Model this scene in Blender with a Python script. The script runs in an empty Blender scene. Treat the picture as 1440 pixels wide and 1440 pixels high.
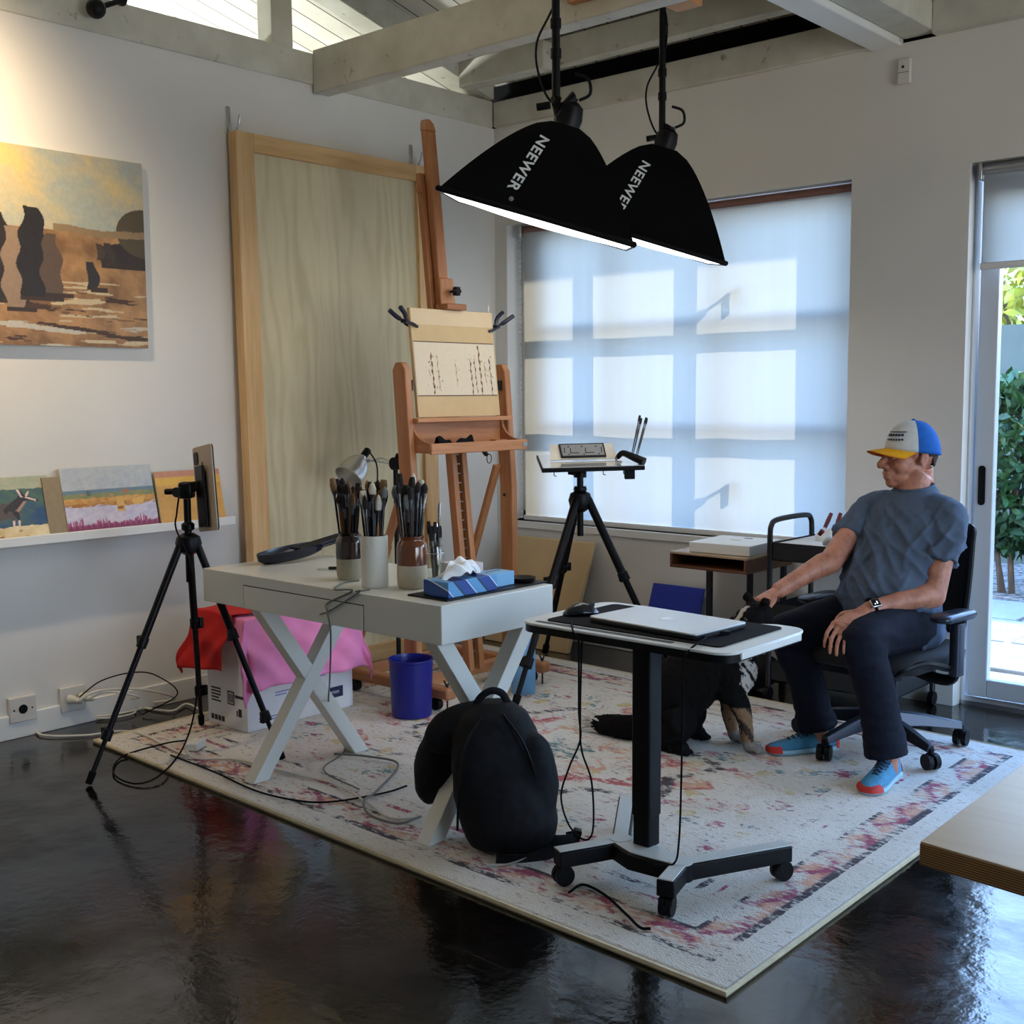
import bpy, bmesh, math, random
import numpy as np
from mathutils import Vector as V, Matrix as M, noise as MN
random.seed(7)
D = bpy.data; SC = bpy.context.scene; COL = SC.collection
R_ = math.radians; PI = math.pi
# ------------------------------------------------------------------ camera
FPX, YAW, PIT, ROL = 1658.96, -.726994, .0992725, -.00752010
CAM = V((0, 0, 1.45))
_cy, _sy, _cp, _sp = math.cos(YAW), math.sin(YAW), math.cos(PIT), math.sin(PIT)
FW = V((_sy*_cp, _cy*_cp, -_sp)); _r = V((_cy, -_sy, 0)); _u = _r.cross(FW)
RT = _r*math.cos(ROL) + _u*math.sin(ROL); UP = -_r*math.sin(ROL) + _u*math.cos(ROL)
cd = D.cameras.new('camera'); cam = D.objects.new('camera', cd); COL.objects.link(cam)
cd.sensor_width = 36; cd.lens = FPX/1440*36; cd.clip_end = 200; cd.clip_start = .05
cam.matrix_world = M(((RT.x, UP.x, -FW.x, 0), (RT.y, UP.y, -FW.y, 0), (RT.z, UP.z, -FW.z, 1.45), (0, 0, 0, 1)))
SC.camera = cam
def ray(px, py): return FW + RT*((px-720)/FPX) - UP*((py-720)/FPX)
def P(px, py, d): return CAM + ray(px, py)*d            # a measured point at distance d
def PZ(px, py, z): r = ray(px, py); return CAM + r*((z-1.45)/r.z)
def PX(px, py, x): r = ray(px, py); return CAM + r*(x/r.x)
def PY(px, py, y): r = ray(px, py); return CAM + r*(y/r.y)
XW, YW, RUG = -4.88, 5.35, .014
# ------------------------------------------------------------------ nodes / materials
def nt(name):
    m = D.materials.new(name); m.use_nodes = True
    t = m.node_tree; b = t.nodes['Principled BSDF']
    return m, t, b
def N(t, typ, **k):
    n = t.nodes.new(typ)
    for a, v in k.items():
        if a.startswith('i_'): n.inputs[a[2:].replace('_', ' ')].default_value = v
        else: setattr(n, a, v)
    return n
def L(t, a, b): t.links.new(a, b)
def lin(c): return tuple((x/12.92 if x <= .04045 else ((x+.055)/1.055)**2.4) for x in c)
def rgb(r, g, b): return lin((r/255, g/255, b/255))
def ramp(t, fac, stops):
    n = t.nodes.new('ShaderNodeValToRGB'); e = n.color_ramp.elements
    while len(e) < len(stops): e.new(.5)
    for x, (p, c) in zip(e, stops): x.position = p; x.color = (*c, 1) if len(c) == 3 else c
    L(t, fac, n.inputs[0]); return n.outputs[0]
def mixc(t, f, a, b, mode='MIX'):
    n = t.nodes.new('ShaderNodeMix'); n.data_type = 'RGBA'; n.blend_type = mode
    for s, v in ((0, f), (6, a), (7, b)):
        if hasattr(v, 'links'): L(t, v, n.inputs[s])
        else: n.inputs[s].default_value = v if not isinstance(v, tuple) else ((*v, 1) if len(v) == 3 else v)
    return n.outputs[2]
def math_(t, op, a, b=0., c=0.):
    n = t.nodes.new('ShaderNodeMath'); n.operation = op
    for s, v in ((0, a), (1, b), (2, c)):
        if hasattr(v, 'links'): L(t, v, n.inputs[s])
        else: n.inputs[s].default_value = v
    return n.outputs[0]
def coords(t, scale=(1, 1, 1), rot=(0, 0, 0), kind='Object'):
    tc = t.nodes.new('ShaderNodeTexCoord'); mp = t.nodes.new('ShaderNodeMapping')
    mp.inputs['Scale'].default_value = scale; mp.inputs['Rotation'].default_value = rot
    L(t, tc.outputs[kind], mp.inputs[0]); return mp.outputs[0]
def noise_(t, vec, scale, detail=4, rough=.55, out='Fac'):
    n = t.nodes.new('ShaderNodeTexNoise'); n.inputs['Scale'].default_value = scale
    n.inputs['Detail'].default_value = detail; n.inputs['Roughness'].default_value = rough
    if vec: L(t, vec, n.inputs['Vector'])
    return n.outputs[out]
def bump_(t, b, h, strength, dist=.01):
    n = t.nodes.new('ShaderNodeBump'); n.inputs['Strength'].default_value = strength; n.inputs['Distance'].default_value = dist
    L(t, h, n.inputs['Height']); L(t, n.outputs[0], b.inputs['Normal'])
def mat(name, c, rough=.5, metal=0., var=.12, vs=6., bump=0., bs=60., spec=.5, coat=0.):
    m, t, b = nt(name); v = coords(t)
    f = noise_(t, v, vs, 4)
    lo = tuple(x*(1-var) for x in c); hi = tuple(min(1, x*(1+var)) for x in c)
    L(t, ramp(t, f, [(.3, lo), (.7, hi)]), b.inputs['Base Color'])
    b.inputs['Roughness'].default_value = rough; b.inputs['Metallic'].default_value = metal
    b.inputs['Specular IOR Level'].default_value = spec; b.inputs['Coat Weight'].default_value = coat
    if bump: bump_(t, b, noise_(t, v, bs, 3), bump, .004)
    return m
def wood(name, dark, light, axis=2, scale=9., rough=.45, stretch=.07, bump=.08):
    m, t, b = nt(name); s = [1, 1, 1]; s[axis] = stretch
    v = coords(t, tuple(s))
    n1 = noise_(t, v, scale, 6, .62); n2 = noise_(t, v, scale*7, 3, .6)
    f = math_(t, 'ADD', math_(t, 'MULTIPLY', n1, .75), math_(t, 'MULTIPLY', n2, .25))
    L(t, ramp(t, f, [(.32, dark), (.62, light)]), b.inputs['Base Color'])
    b.inputs['Roughness'].default_value = rough; bump_(t, b, n2, bump, .003)
    return m
def vcol_mat(name, rough=.55, detail=.25, ds=90., bump=.2, coat=0.):
    m, t, b = nt(name)
    a = t.nodes.new('ShaderNodeAttribute'); a.attribute_name = 'Col'
    v = coords(t); n = noise_(t, v, ds, 4, .6)
    g = ramp(t, n, [(.25, (1-detail,)*3), (.75, (1, 1, 1))])
    L(t, mixc(t, 1., a.outputs['Color'], g, 'MULTIPLY'), b.inputs['Base Color'])
    b.inputs['Roughness'].default_value = rough; b.inputs['Coat Weight'].default_value = coat
    if bump: bump_(t, b, n, bump, .003)
    return m
def emis(name, c, s, c2=None):
    m, t, b = nt(name); b.inputs['Base Color'].default_value = (*(c2 or c), 1)
    b.inputs['Emission Color'].default_value = (*c, 1); b.inputs['Emission Strength'].default_value = s
    b.inputs['Roughness'].default_value = .6
    return m
def glass_thin(name, tint=(1, 1, 1), refl=.08):
    m = D.materials.new(name); m.use_nodes = True; t = m.node_tree; t.nodes.clear()
    o = t.nodes.new('ShaderNodeOutputMaterial'); tr = t.nodes.new('ShaderNodeBsdfTransparent'); gl = t.nodes.new('ShaderNodeBsdfGlossy')
    tr.inputs[0].default_value = (*tint, 1); gl.inputs['Roughness'].default_value = .02
    mx = t.nodes.new('ShaderNodeMixShader'); fr = t.nodes.new('ShaderNodeLayerWeight'); fr.inputs['Blend'].default_value = .5
    L(t, math_(t, 'ADD', math_(t, 'MULTIPLY', math_(t, 'POWER', fr.outputs['Facing'], 5.), .5), refl*.5), mx.inputs[0]); L(t, tr.outputs[0], mx.inputs[1]); L(t, gl.outputs[0], mx.inputs[2]); L(t, mx.outputs[0], o.inputs[0])
    return m
# ------------------------------------------------------------------ mesh builder
class MB:
    def __init__(s): s.bm = bmesh.new(); s.mi = 0; s.sm = False
    def _f(s, vs):
        try: f = s.bm.faces.new(vs); f.material_index = s.mi; f.smooth = s.sm; return f
        except ValueError: return None
    def poly(s, pts): return s._f([s.bm.verts.new(p) for p in pts])
    def box(s, c, d, Rm=None):
        c = V(c); h = V(d)/2; vs = []
        for x, y, z in ((-1,-1,-1),(1,-1,-1),(1,1,-1),(-1,1,-1),(-1,-1,1),(1,-1,1),(1,1,1),(-1,1,1)):
            o = V((x*h.x, y*h.y, z*h.z)); vs.append(s.bm.verts.new(c + (Rm @ o if Rm else o)))
        for q in ((0,3,2,1),(4,5,6,7),(0,1,5,4),(1,2,6,5),(2,3,7,6),(3,0,4,7)): s._f([vs[i] for i in q])
        return s
    def bb(s, a, b): return s.box([(x+y)/2 for x, y in zip(a, b)], [abs(y-x) for x, y in zip(a, b)])
    def bar(s, p0, p1, w, t, up=(0, 0, 1)):             # box beam: w along side, t along up
        p0, p1 = V(p0), V(p1); z = (p1-p0); l = z.length; z.normalize(); up = V(up)
        x = z.cross(up)
        if x.length < 1e-4: x = z.cross(V((1, 0, 0)))
        x.normalize(); y = x.cross(z)
        return s.box((p0+p1)/2, (w, t, l), M((x, y, z)).transposed())
    def loft(s, rings, caps=True, close=True, wrap=False):
        rv = [[s.bm.verts.new(p) for p in r] for r in rings]; n = len(rv[0])
        pairs = list(zip(rv, rv[1:])) + ([(rv[-1], rv[0])] if wrap else [])
        for a, b in pairs:
            for i in range(n if close else n-1): s._f((a[i], a[(i+1) % n], b[(i+1) % n], b[i]))
        if caps and close and not wrap: s._f(rv[0][::-1]); s._f(rv[-1])
        return s
    def tube(s, pts, r, seg=10, caps=True, closed=False):
        pts = [V(p) for p in pts]; n = len(pts); rings = []; x = None
        for i, p in enumerate(pts):
            a = pts[i-1] if (i or closed) else p; b = pts[(i+1) % n] if (i < n-1 or closed) else p
            t = (b-a).normalized()
            if x is None:
                x = t.orthogonal().normalized()
            else:
                x = x - t*x.dot(t)
                x = x.normalized() if x.length > 1e-6 else t.orthogonal().normalized()
            y = t.cross(x); ri = r[i] if isinstance(r, list) else r
            ra, rb = ri if isinstance(ri, (list, tuple)) else (ri, ri)
            rings.append([p + x*math.cos(2*PI*k/seg)*ra + y*math.sin(2*PI*k/seg)*rb for k in range(seg)])
        return s.loft(rings, caps and not closed, wrap=closed)
    def cyl(s, p0, p1, r0, r1=None, seg=16): return s.tube([p0, p1], [r0, r0 if r1 is None else r1], seg)
    def lathe(s, prof, c=(0, 0, 0), seg=28, Rm=None, caps=True):
        c = V(c); rings = []
        for r, z in prof:
            o = [V((r*math.cos(2*PI*k/seg), r*math.sin(2*PI*k/seg), z)) for k in range(seg)]
            rings.append([c + (Rm @ q if Rm else q) for q in o])
        return s.loft(rings, caps)
    def ell(s, c, r, Rm=None, seg=18, rg=12):
        c = V(c); r = V(r) if not isinstance(r, (int, float)) else V((r, r, r)); rings = []
        for j in range(rg+1):
            a = -PI/2 + PI*min(max(j/rg, .02), .98); q = []
            for k in range(seg):
                o = V((r.x*math.cos(a)*math.cos(2*PI*k/seg), r.y*math.cos(a)*math.sin(2*PI*k/seg), r.z*math.sin(a)))
                q.append(c + (Rm @ o if Rm else o))
            rings.append(q)
        return s.loft(rings)
    def prism(s, pts, fa, fb):                          # two mapped copies of a 2-D outline, joined
        return s.loft([[fa(*p) for p in pts], [fb(*p) for p in pts]])
    def grid(s, fn, nu, nv):
        vs = [[s.bm.verts.new(fn(i/nu, j/nv)) for j in range(nv+1)] for i in range(nu+1)]
        for i in range(nu):
            for j in range(nv): s._f((vs[i][j], vs[i+1][j], vs[i+1][j+1], vs[i][j+1]))
        return s
    def mesh(s, name):
        bmesh.ops.recalc_face_normals(s.bm, faces=s.bm.faces[:])
        me = D.meshes.new(name); s.bm.to_mesh(me); s.bm.free(); return me
def spline(pts, n=8):                                   # Catmull-Rom
    pts = [V(p) for p in pts]; o = []
    q = [pts[0]*2-pts[1]] + pts + [pts[-1]*2-pts[-2]]
    for i in range(1, len(q)-2):
        for k in range(n):
            t = k/n; a, b, c, d = q[i-1:i+3]
            o.append(.5*((2*b) + (c-a)*t + (2*a-5*b+4*c-d)*t*t + (3*b-a-3*c+d)*t**3))
    return o + [pts[-1]]
def rotm(x=0, y=0, z=0): return (M.Rotation(z, 3, 'Z') @ M.Rotation(y, 3, 'Y') @ M.Rotation(x, 3, 'X'))
def frame(xa, za):                                      # 3x3 with given x axis and approx z axis
    x = V(xa).normalized(); y = V(za).cross(x).normalized(); z = x.cross(y)
    return M((x, y, z)).transposed()
# ------------------------------------------------------------------ scene objects
def wm(o):
    m = o.matrix_basis.copy()
    return m if o.parent is None else wm(o.parent) @ o.matrix_parent_inverse @ m
def attach(o, parent):
    if parent is not None:
        o.parent = parent; o.matrix_parent_inverse = wm(parent).inverted()
def tag(o, label=None, cat=None, group=None, kind=None):
    for k, v in (('label', label), ('category', cat), ('group', group), ('kind', kind)):
        if v: o[k] = v
    return o
def thing(name, loc, label, cat, group=None):
    o = D.objects.new(name, None); COL.objects.link(o); o.location = loc; o.empty_display_size = .05
    return tag(o, label, cat, group)
def obj(name, mb, m, parent=None, smooth=None, bevel=0., bseg=2, sub=0, label=None, angle=40):
    me = mb.mesh(name) if isinstance(mb, MB) else mb
    o = D.objects.new(name, me); COL.objects.link(o)
    for k in (m if isinstance(m, (list, tuple)) else [m]): me.materials.append(k)
    if smooth is None: smooth = angle
    if smooth:
        me.polygons.foreach_set('use_smooth', [True]*len(me.polygons))
        if smooth is not True: me.set_sharp_from_angle(angle=R_(smooth))
    if bevel:
        b = o.modifiers.new('bevel', 'BEVEL'); b.width = bevel; b.segments = bseg; b.limit_method = 'ANGLE'; b.angle_limit = R_(35)
    if sub:
        b = o.modifiers.new('sub', 'SUBSURF'); b.levels = sub; b.render_levels = sub
    attach(o, parent)
    if label: o['label'] = label
    return o
def organic(mb, voxel, it=6, fac=.5, name='organic'):   # fuse overlapping volumes into one skin
    o = D.objects.new('tmp', mb.mesh(name)); COL.objects.link(o)
    r = o.modifiers.new('r', 'REMESH'); r.mode = 'VOXEL'; r.voxel_size = voxel
    if it:
        s = o.modifiers.new('s', 'SMOOTH'); s.iterations = it; s.factor = fac
    dg = bpy.context.evaluated_depsgraph_get(); me = D.meshes.new_from_object(o.evaluated_get(dg))
    D.objects.remove(o); me.name = name; me.materials.clear(); return me
def displace(me, fn):
    n = len(me.vertices); no = [v.normal.copy() for v in me.vertices]
    for v, q in zip(me.vertices, no): v.co = v.co + q*fn(v.co, q)
    me.update(); return me
def paint(me, fn):                                      # per-vertex colour from the vertex position
    n = len(me.vertices); co = np.empty(n*3, 'f'); me.vertices.foreach_get('co', co)
    c = np.ones((n, 4), 'f'); c[:, :3] = fn(co.reshape(-1, 3))
    a = me.color_attributes.new('Col', 'FLOAT_COLOR', 'POINT'); a.data.foreach_set('color', c.ravel()); return me
def text(name, s, size, fn, m, parent=None, ext=.0006, align='CENTER', shear=0., bold=0., spacing=1.):
    cu = D.curves.new('t', 'FONT'); cu.body = s; cu.size = size; cu.extrude = ext; cu.align_x = align; cu.align_y = 'CENTER'
    cu.shear = shear; cu.offset = bold; cu.space_character = spacing
    o = D.objects.new('t', cu); COL.objects.link(o)
    dg = bpy.context.evaluated_depsgraph_get(); me = D.meshes.new_from_object(o.evaluated_get(dg)); D.objects.remove(o)
    for v in me.vertices: v.co = fn(v.co)
    me.materials.clear(); me.name = name
    return obj(name, me, m, parent, smooth=False)
def onplane(o, x, y, off=.001):                         # text mapping: origin, x dir, y dir
    o, x, y = V(o), V(x).normalized(), V(y).normalized(); z = x.cross(y)
    return lambda c: o + x*c.x + y*c.y + z*(off + c.z)
def struct(o): o['kind'] = 'structure'; return o
def copy_tree(o, parent=None):
    c = o.copy(); COL.objects.link(c)
    if parent: c.parent = parent
    for k in [k for k in D.objects if k.parent == o]: copy_tree(k, c)
    return c
SKY, SUN, EXPO = 4.2, 3.6, 1.28
# ================================================================== MATERIALS
m_wall = mat('wall_paint', rgb(224, 221, 215), .75, 0, .02, 3, .05, 220, .3)
m_white = mat('white_paint', rgb(232, 232, 228), .45, 0, .02)
m_black = mat('black_plastic', (.004, .004, .005), .45, 0, .2, 20, 0, 0, .18)
m_blackmat = mat('black_matte', (.004, .004, .005), .75, 0, .25, 20, .1, 200, .12)
m_steel = mat('steel', (.55, .56, .58), .28, 1., .05)
m_dkmetal = mat('dark_metal', (.02, .021, .024), .38, .6, .1)
m_alu = mat('aluminium', (.72, .73, .74), .32, 1., .03)
m_clear = glass_thin('window_glass')
def beam_mat():
    m, t, b = nt('painted_timber'); v = coords(t)
    f = noise_(t, v, 5, 5); knots = noise_(t, v, 9, 3, .7)
    base = ramp(t, f, [(.3, rgb(190, 186, 170)), (.7, rgb(214, 211, 198))])
    k = ramp(t, knots, [(.64, (0, 0, 0)), (.73, (1, 1, 1))])
    L(t, mixc(t, math_(t, 'MULTIPLY', k, .75), base, rgb(122, 110, 92)), b.inputs['Base Color'])
    b.inputs['Roughness'].default_value = .7; bump_(t, b, noise_(t, v, 40, 3), .15, .004); return m
m_beam = beam_mat()
def plank_mat():
    m, t, b = nt('roof_planks'); v = coords(t)
    s = t.nodes.new('ShaderNodeSeparateXYZ'); L(t, v, s.inputs[0])
    u = math_(t, 'DIVIDE', s.outputs[0], .155); fr = math_(t, 'FRACT', math_(t, 'ADD', u, 100.))
    g = math_(t, 'LESS_THAN', fr, .055)
    cell = math_(t, 'FLOOR', u); wn = t.nodes.new('ShaderNodeTexWhiteNoise'); wn.noise_dimensions = '1D'; L(t, cell, wn.inputs['W'])
    c = ramp(t, wn.outputs['Value'], [(0, rgb(196, 191, 178)), (1, rgb(222, 218, 208))])
    n = noise_(t, v, 4, 5); c = mixc(t, 1., c, ramp(t, n, [(.3, (.86, .85, .82)), (.6, (1, 1, 1))]), 'MULTIPLY')
    L(t, mixc(t, g, c, rgb(60, 55, 48)), b.inputs['Base Color']); b.inputs['Roughness'].default_value = .7
    bump_(t, b, math_(t, 'SUBTRACT', 1., g), .6, .01); return m
m_plank = plank_mat()
def floor_mat():
    m, t, b = nt('stained_concrete'); v = coords(t)
    a = noise_(t, v, .9, 6, .6); c = noise_(t, v, 2.6, 6, .65); f = noise_(t, v, 55, 4, .7)
    base = ramp(t, a, [(.38, (.0015, .0012, .001)), (.52, (.007, .0052, .0035)), (.66, (.028, .018, .010))])
    red = ramp(t, c, [(.60, (0, 0, 0)), (.74, (1, 1, 1))])
    base = mixc(t, math_(t, 'MULTIPLY', red, .5), base, (.06, .014, .008))
    spk = ramp(t, f, [(.60, (0, 0, 0)), (.78, (1, 1, 1))])
    base = mixc(t, math_(t, 'MULTIPLY', spk, .25), base, (.12, .105, .09))
    s = t.nodes.new('ShaderNodeSeparateXYZ'); L(t, v, s.inputs[0])
    wob = math_(t, 'MULTIPLY', math_(t, 'SUBTRACT', noise_(t, v, 6, 2), .5), .02)
    def seam(ax, pos, w): return math_(t, 'LESS_THAN', math_(t, 'ABSOLUTE', math_(t, 'ADD', math_(t, 'SUBTRACT', s.outputs[ax], pos), wob)), w)
    sm = seam(1, 2.12, .004)
    for ax, pos in ((1, .9), (0, -.55), (0, 1.2), (1, 5.0)): sm = math_(t, 'MAXIMUM', sm, seam(ax, pos, .004))
    L(t, mixc(t, sm, base, (.003, .0025, .002)), b.inputs['Base Color'])
    r = noise_(t, v, 7, 4)
    L(t, ramp(t, r, [(.3, (.06,)*3), (.75, (.20,)*3)]), b.inputs['Roughness'])
    b.inputs['Specular IOR Level'].default_value = .88
    h = math_(t, 'SUBTRACT', math_(t, 'ADD', math_(t, 'MULTIPLY', noise_(t, v, 16, 3), .7), math_(t, 'MULTIPLY', f, .1)), math_(t, 'MULTIPLY', sm, .6))
    L(t, ramp(t, noise_(t, v, 1.3, 4, .6), [(.40, (.30,)*3), (.56, (1.,)*3)]), b.inputs['Specular IOR Level'])
    bump_(t, b, h, .20, .012); return m
m_floor = floor_mat()
# ================================================================== ROOM SHELL
XR, YR, ZT = 3.2, -3.2, 3.03                     # right wall, rear wall, wall-plate height
SL = .25; RZ0 = 3.33; YRG = 0.6                  # roof slope, height over back wall, ridge line
def roofz(y): return RZ0 + SL*(YW-y) if y > YRG else RZ0 + SL*(YW-YRG) - SL*(YRG-y)
struct(obj('floor', MB().bb((-9.2, YR-.2, -.12), (XR+.2, YW+.22, 0)), m_floor, smooth=False))
# back wall with window and sliding-door openings (thickness .22)
WX0, WX1, WZ0, WZ1 = -4.785, -2.588, .69, 2.455
DX0, DX1, DZ1 = -2.028, 2.9, 2.455
T = .22
mb = MB()
mb.bb((-9.2, YW, 0), (WX0, YW+T, ZT)); mb.bb((WX0, YW, 0), (WX1, YW+T, WZ0)); mb.bb((WX0, YW, WZ1), (WX1, YW+T, ZT))
mb.bb((WX1, YW, 0), (DX0, YW+T, ZT)); mb.bb((DX0, YW, DZ1), (DX1, YW+T, ZT)); mb.bb((DX1, YW, 0), (XR, YW+T, ZT))
struct(obj('wall_back', mb, m_wall, smooth=False))
struct(obj('wall_left', MB().bb((XW-.15, YR, 0), (XW, YW, ZT)), m_wall, smooth=False))
# right wall
mb = MB(); ys = [(1.1, 4.3)]; y0 = YR
for a, b_ in ys + [(YW, YW)]:
    mb.bb((XR, y0, 0), (XR+.2, a, ZT)); y0 = b_
for a, b_ in ys:
    mb.bb((XR, a, 0), (XR+.2, b_, .2)); mb.bb((XR, a, 2.6), (XR+.2, b_, ZT))
struct(obj('wall_right', mb, m_wall, smooth=False))
mb = MB().bb((-9.2, YR-.2, 0), (XR+.2, YR, 4.4))
struct(obj('wall_rear', mb, m_wall, smooth=False))
struct(obj('wall_far', MB().bb((-9.3, YR, 0), (-9.2, YW, 4.6)), m_wall, smooth=False))
mb = MB()                                         # right gable triangle
mb.prism([(YR-.2, ZT), (YW+T, ZT), (YW+T, roofz(YW)), (YRG, roofz(YRG)), (YR-.2, roofz(YR))], lambda y, z: (XR, y, z), lambda y, z: (XR+.2, y, z))
struct(obj('wall_gable', mb, m_wall, smooth=False))
mb = MB()                                         # plank roof, two slopes
for ya, yb in ((YW+.9, YRG), (YRG, YR-.4)):
    za, zb = (roofz(YW)-SL*.9, roofz(YRG)) if ya > 1 else (roofz(YRG), roofz(YR)-SL*.4)
    mb.prism([(ya, za), (yb, zb), (yb, zb+.08), (ya, za+.08)], lambda y, z: (-9.4, y, z), lambda y, z: (XR+.6, y, z))
struct(obj('ceiling', mb, m_plank, smooth=False))
# timber work
def trim(n, mb, m=None, bevel=.006): return struct(obj('trim_%d' % n, mb, m or m_beam, bevel=bevel))
trim(1, MB().bb((XW-.16, YR, ZT), (XW+.012, YW-.02, ZT+.155)))                      # plate along the left partition
trim(2, MB().bb((-4.86, YW-.03, ZT), (-2.36, YW+.1, ZT+.145)))                      # plate over the window wall
trim(3, MB().bb((XW+.013, 3.97, 2.985), (XR, 4.07, 3.2)))                       # tie beam across the room
mb = MB()                                                                          # gable rafter
z0 = roofz(5.3); mb.prism([(5.3, z0-.16), (5.3, z0), (YRG, roofz(YRG)), (YRG, roofz(YRG)-.16)], lambda y, z: (XW-.1, y, z), lambda y, z: (XW+.05, y, z))
trim(4, mb)
trim(5, MB().bb((XW+.05, 5.08, 3.215), (XR, 5.16, 3.36)))                            # purlin close to the back wall
trim(6, MB().bb((XW+.05, 5.00, 3.195), (-4.2, 5.08, 3.34)))                          # blocking
trim(7, MB().bb((XW+.05, 4.02, 3.50), (-4.15, 4.10, 3.645)))
trim(8, MB().bb((XW+.05, 4.10, 3.53), (XR, 4.18, 3.655)))
trim(9, MB().bb((-2.355, YRG-2, ZT+.02), (-2.20, YW+.02, ZT+.20)))                   # bottom chord running to the back wall
trim(10, MB().bb((-2.50, YRG-2, ZT-.01), (-2.36, YW+.02, ZT+.035)), m_white)
trim(11, MB().bb((-2.20, YW-.05, ZT), (XR, YW+.1, ZT+.16)))
trim(12, MB().bb((XW-.12, 3.73, ZT+.155), (XW+.0, 3.86, roofz(3.8))))                # post on the partition
trim(13, MB().bb((-9.2, YW+.02, ZT), (XR+.2, YW+T, 3.14)), m_blackmat)               # black fill, the shade of the eave gap as colour
trim(14, MB().bb((-9.2, YW+.1, 3.1), (XR+.2, YW+.24, 3.7)), m_blackmat)  # black backing, same shade put in as colour
trim(15, MB().bb((XW+.06, 4.72, 3.36), (XR, 4.78, 3.47)))
mb = MB(); mb.prism([(2.6, roofz(2.6)-.17), (2.6, roofz(2.6)), (YRG, roofz(YRG)), (YRG, roofz(YRG)-.17)], lambda y, z: (-2.35, y, z), lambda y, z: (-2.2, y, z)); trim(16, mb)
# baseboards
mb = MB(); mb.bb((XW, YR, 0), (XW+.016, YW, .105)); struct(obj('baseboard_left', mb, m_white, bevel=.004))
mb = MB(); mb.bb((XW+.016, YW-.016, 0), (DX0, YW, .105)); struct(obj('baseboard_back', mb, m_white, bevel=.004))
# ------------------------------------------------------------------ window_1 : steel-look grid window, 3 x 3 panes, two latch handles
win = struct(thing('window_1', (WX0, YW+.17, WZ0), 'wide grid window behind the lowered roller blind', 'window'))
YG = YW+.165
mb = MB(); fw = .05
for a, b_ in (((WX0, WZ0), (WX0+.25, WZ1)), ((WX1-fw, WZ0), (WX1, WZ1)), ((WX0, WZ0), (WX1, WZ0+fw)), ((WX0, WZ1-fw), (WX1, WZ1))):  # left stile widened to stop sun reaching the corner wall
    mb.bb((a[0], YG-.03, a[1]), (b_[0], YG+.03, b_[1]))
obj('window_frame', mb, m_white, win, bevel=.004)
mb = MB()
pw = (WX1-WX0-.1)/3
for i in (1, 2): x = WX0+.05+pw*i; mb.bb((x-.03, YG-.025, WZ0+fw), (x+.03, YG+.025, WZ1-fw))
ph = (WZ1-WZ0-.1)/3
for i in (1, 2): z = WZ0+.05+ph*i; mb.bb((WX0+fw, YG-.025, z-.022), (WX1-fw, YG+.025, z+.022))
obj('muntins', mb, m_white, win)
obj('window_glass', MB().bb((WX0+fw, YG-.003, WZ0+fw), (WX1-fw, YG+.003, WZ1-fw)), m_clear, win, smooth=False)
for z in (1.93, .93):
    mb = MB(); x = WX0+.05+2*pw
    mb.bb((x-.012, YG-.06, z), (x+.03, YG-.02, z+.03)); mb.bar((x+.02, YG-.06, z+.02), (x+.13, YG-.07, z+.075), .022, .012); mb.bar((x+.12, YG-.07, z+.08), (x+.12, YG-.07, z-.03), .022, .012)
    obj('latch_handle', mb, m_white, win)
struct(obj('trim_17', MB().bb((WX0, YW-.012, WZ0-.045), (WX1+.02, YW+.14, WZ0)), m_white, bevel=.005))   # window stool
# ------------------------------------------------------------------ roller blinds
def blind_mat(c=(.47, .465, .43)):
    m = D.materials.new('blind_fabric'); m.use_nodes = True; t = m.node_tree; t.nodes.clear()
    o = t.nodes.new('ShaderNodeOutputMaterial'); d = t.nodes.new('ShaderNodeBsdfDiffuse'); tr = t.nodes.new('ShaderNodeBsdfTranslucent')
    v = coords(t, (1, 1, .04)); n = noise_(t, v, 14, 4)
    cc = ramp(t, n, [(.3, tuple(x*.95 for x in c)), (.7, c)])
    for k in (d, tr): L(t, cc, k.inputs[0])
    mx = t.nodes.new('ShaderNodeMixShader'); mx.inputs[0].default_value = .55
    L(t, d.outputs[0], mx.inputs[1]); L(t, tr.outputs[0], mx.inputs[2]); L(t, mx.outputs[0], o.inputs[0]); return m
m_blind = blind_mat()
def blind(x0, x1, ztop, zbot, y, label, dark_tube):
    b = thing('roller_blind', ((x0+x1)/2, y, zbot), label, 'blind')
    nu, nv = 40, 60
    def f(u, v):
        w = .004*math.sin(u*9+1)*(1-v)+.003*math.sin(u*31)*(1-v)
        return (x0+(x1-x0)*u, y+w, zbot+.02+(ztop-.04-zbot-.02)*v)
    obj('blind_fabric', MB().grid(f, nu, nv), m_blind, b, smooth=True)
    obj('bottom_rail', MB().bb((x0-.004, y-.012, zbot), (x1+.004, y+.012, zbot+.03)), m_white, b, bevel=.004)
    obj('roller_tube', MB().cyl((x0-.01, y+.02, ztop-.03), (x1+.01, y+.02, ztop-.03), .026), dark_tube, b)
    for x in (x0-.018, x1+.004): obj('bracket', MB().bb((x, y-.02, ztop-.075), (x+.014, y+.05, ztop-.002)), m_steel, b, bevel=.003)
    return b
blind(-4.69, -2.60, 2.45, .6905, YW+.045, 'wide pale roller blind lowered over the big window, sunlit grid showing through', mat('rust_tube', rgb(130, 92, 84), .5))
blind(DX0+.055, DX1-.03, 2.45, 1.985, YW+.02, 'short roller blind pulled partly down at the top of the glass door', m_steel)
# pull chain of the window blind
ch = MB(); pts = [(-4.70, YW+.02, 2.39-.03*i) for i in range(58)]
for p in pts[::1]: ch.ell(p, .005, None, 6, 4)
tag(obj('pull_chain', ch, m_white), 'thin white bead chain hanging in the left corner of the window', 'chain')['kind'] = 'stuff'
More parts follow.
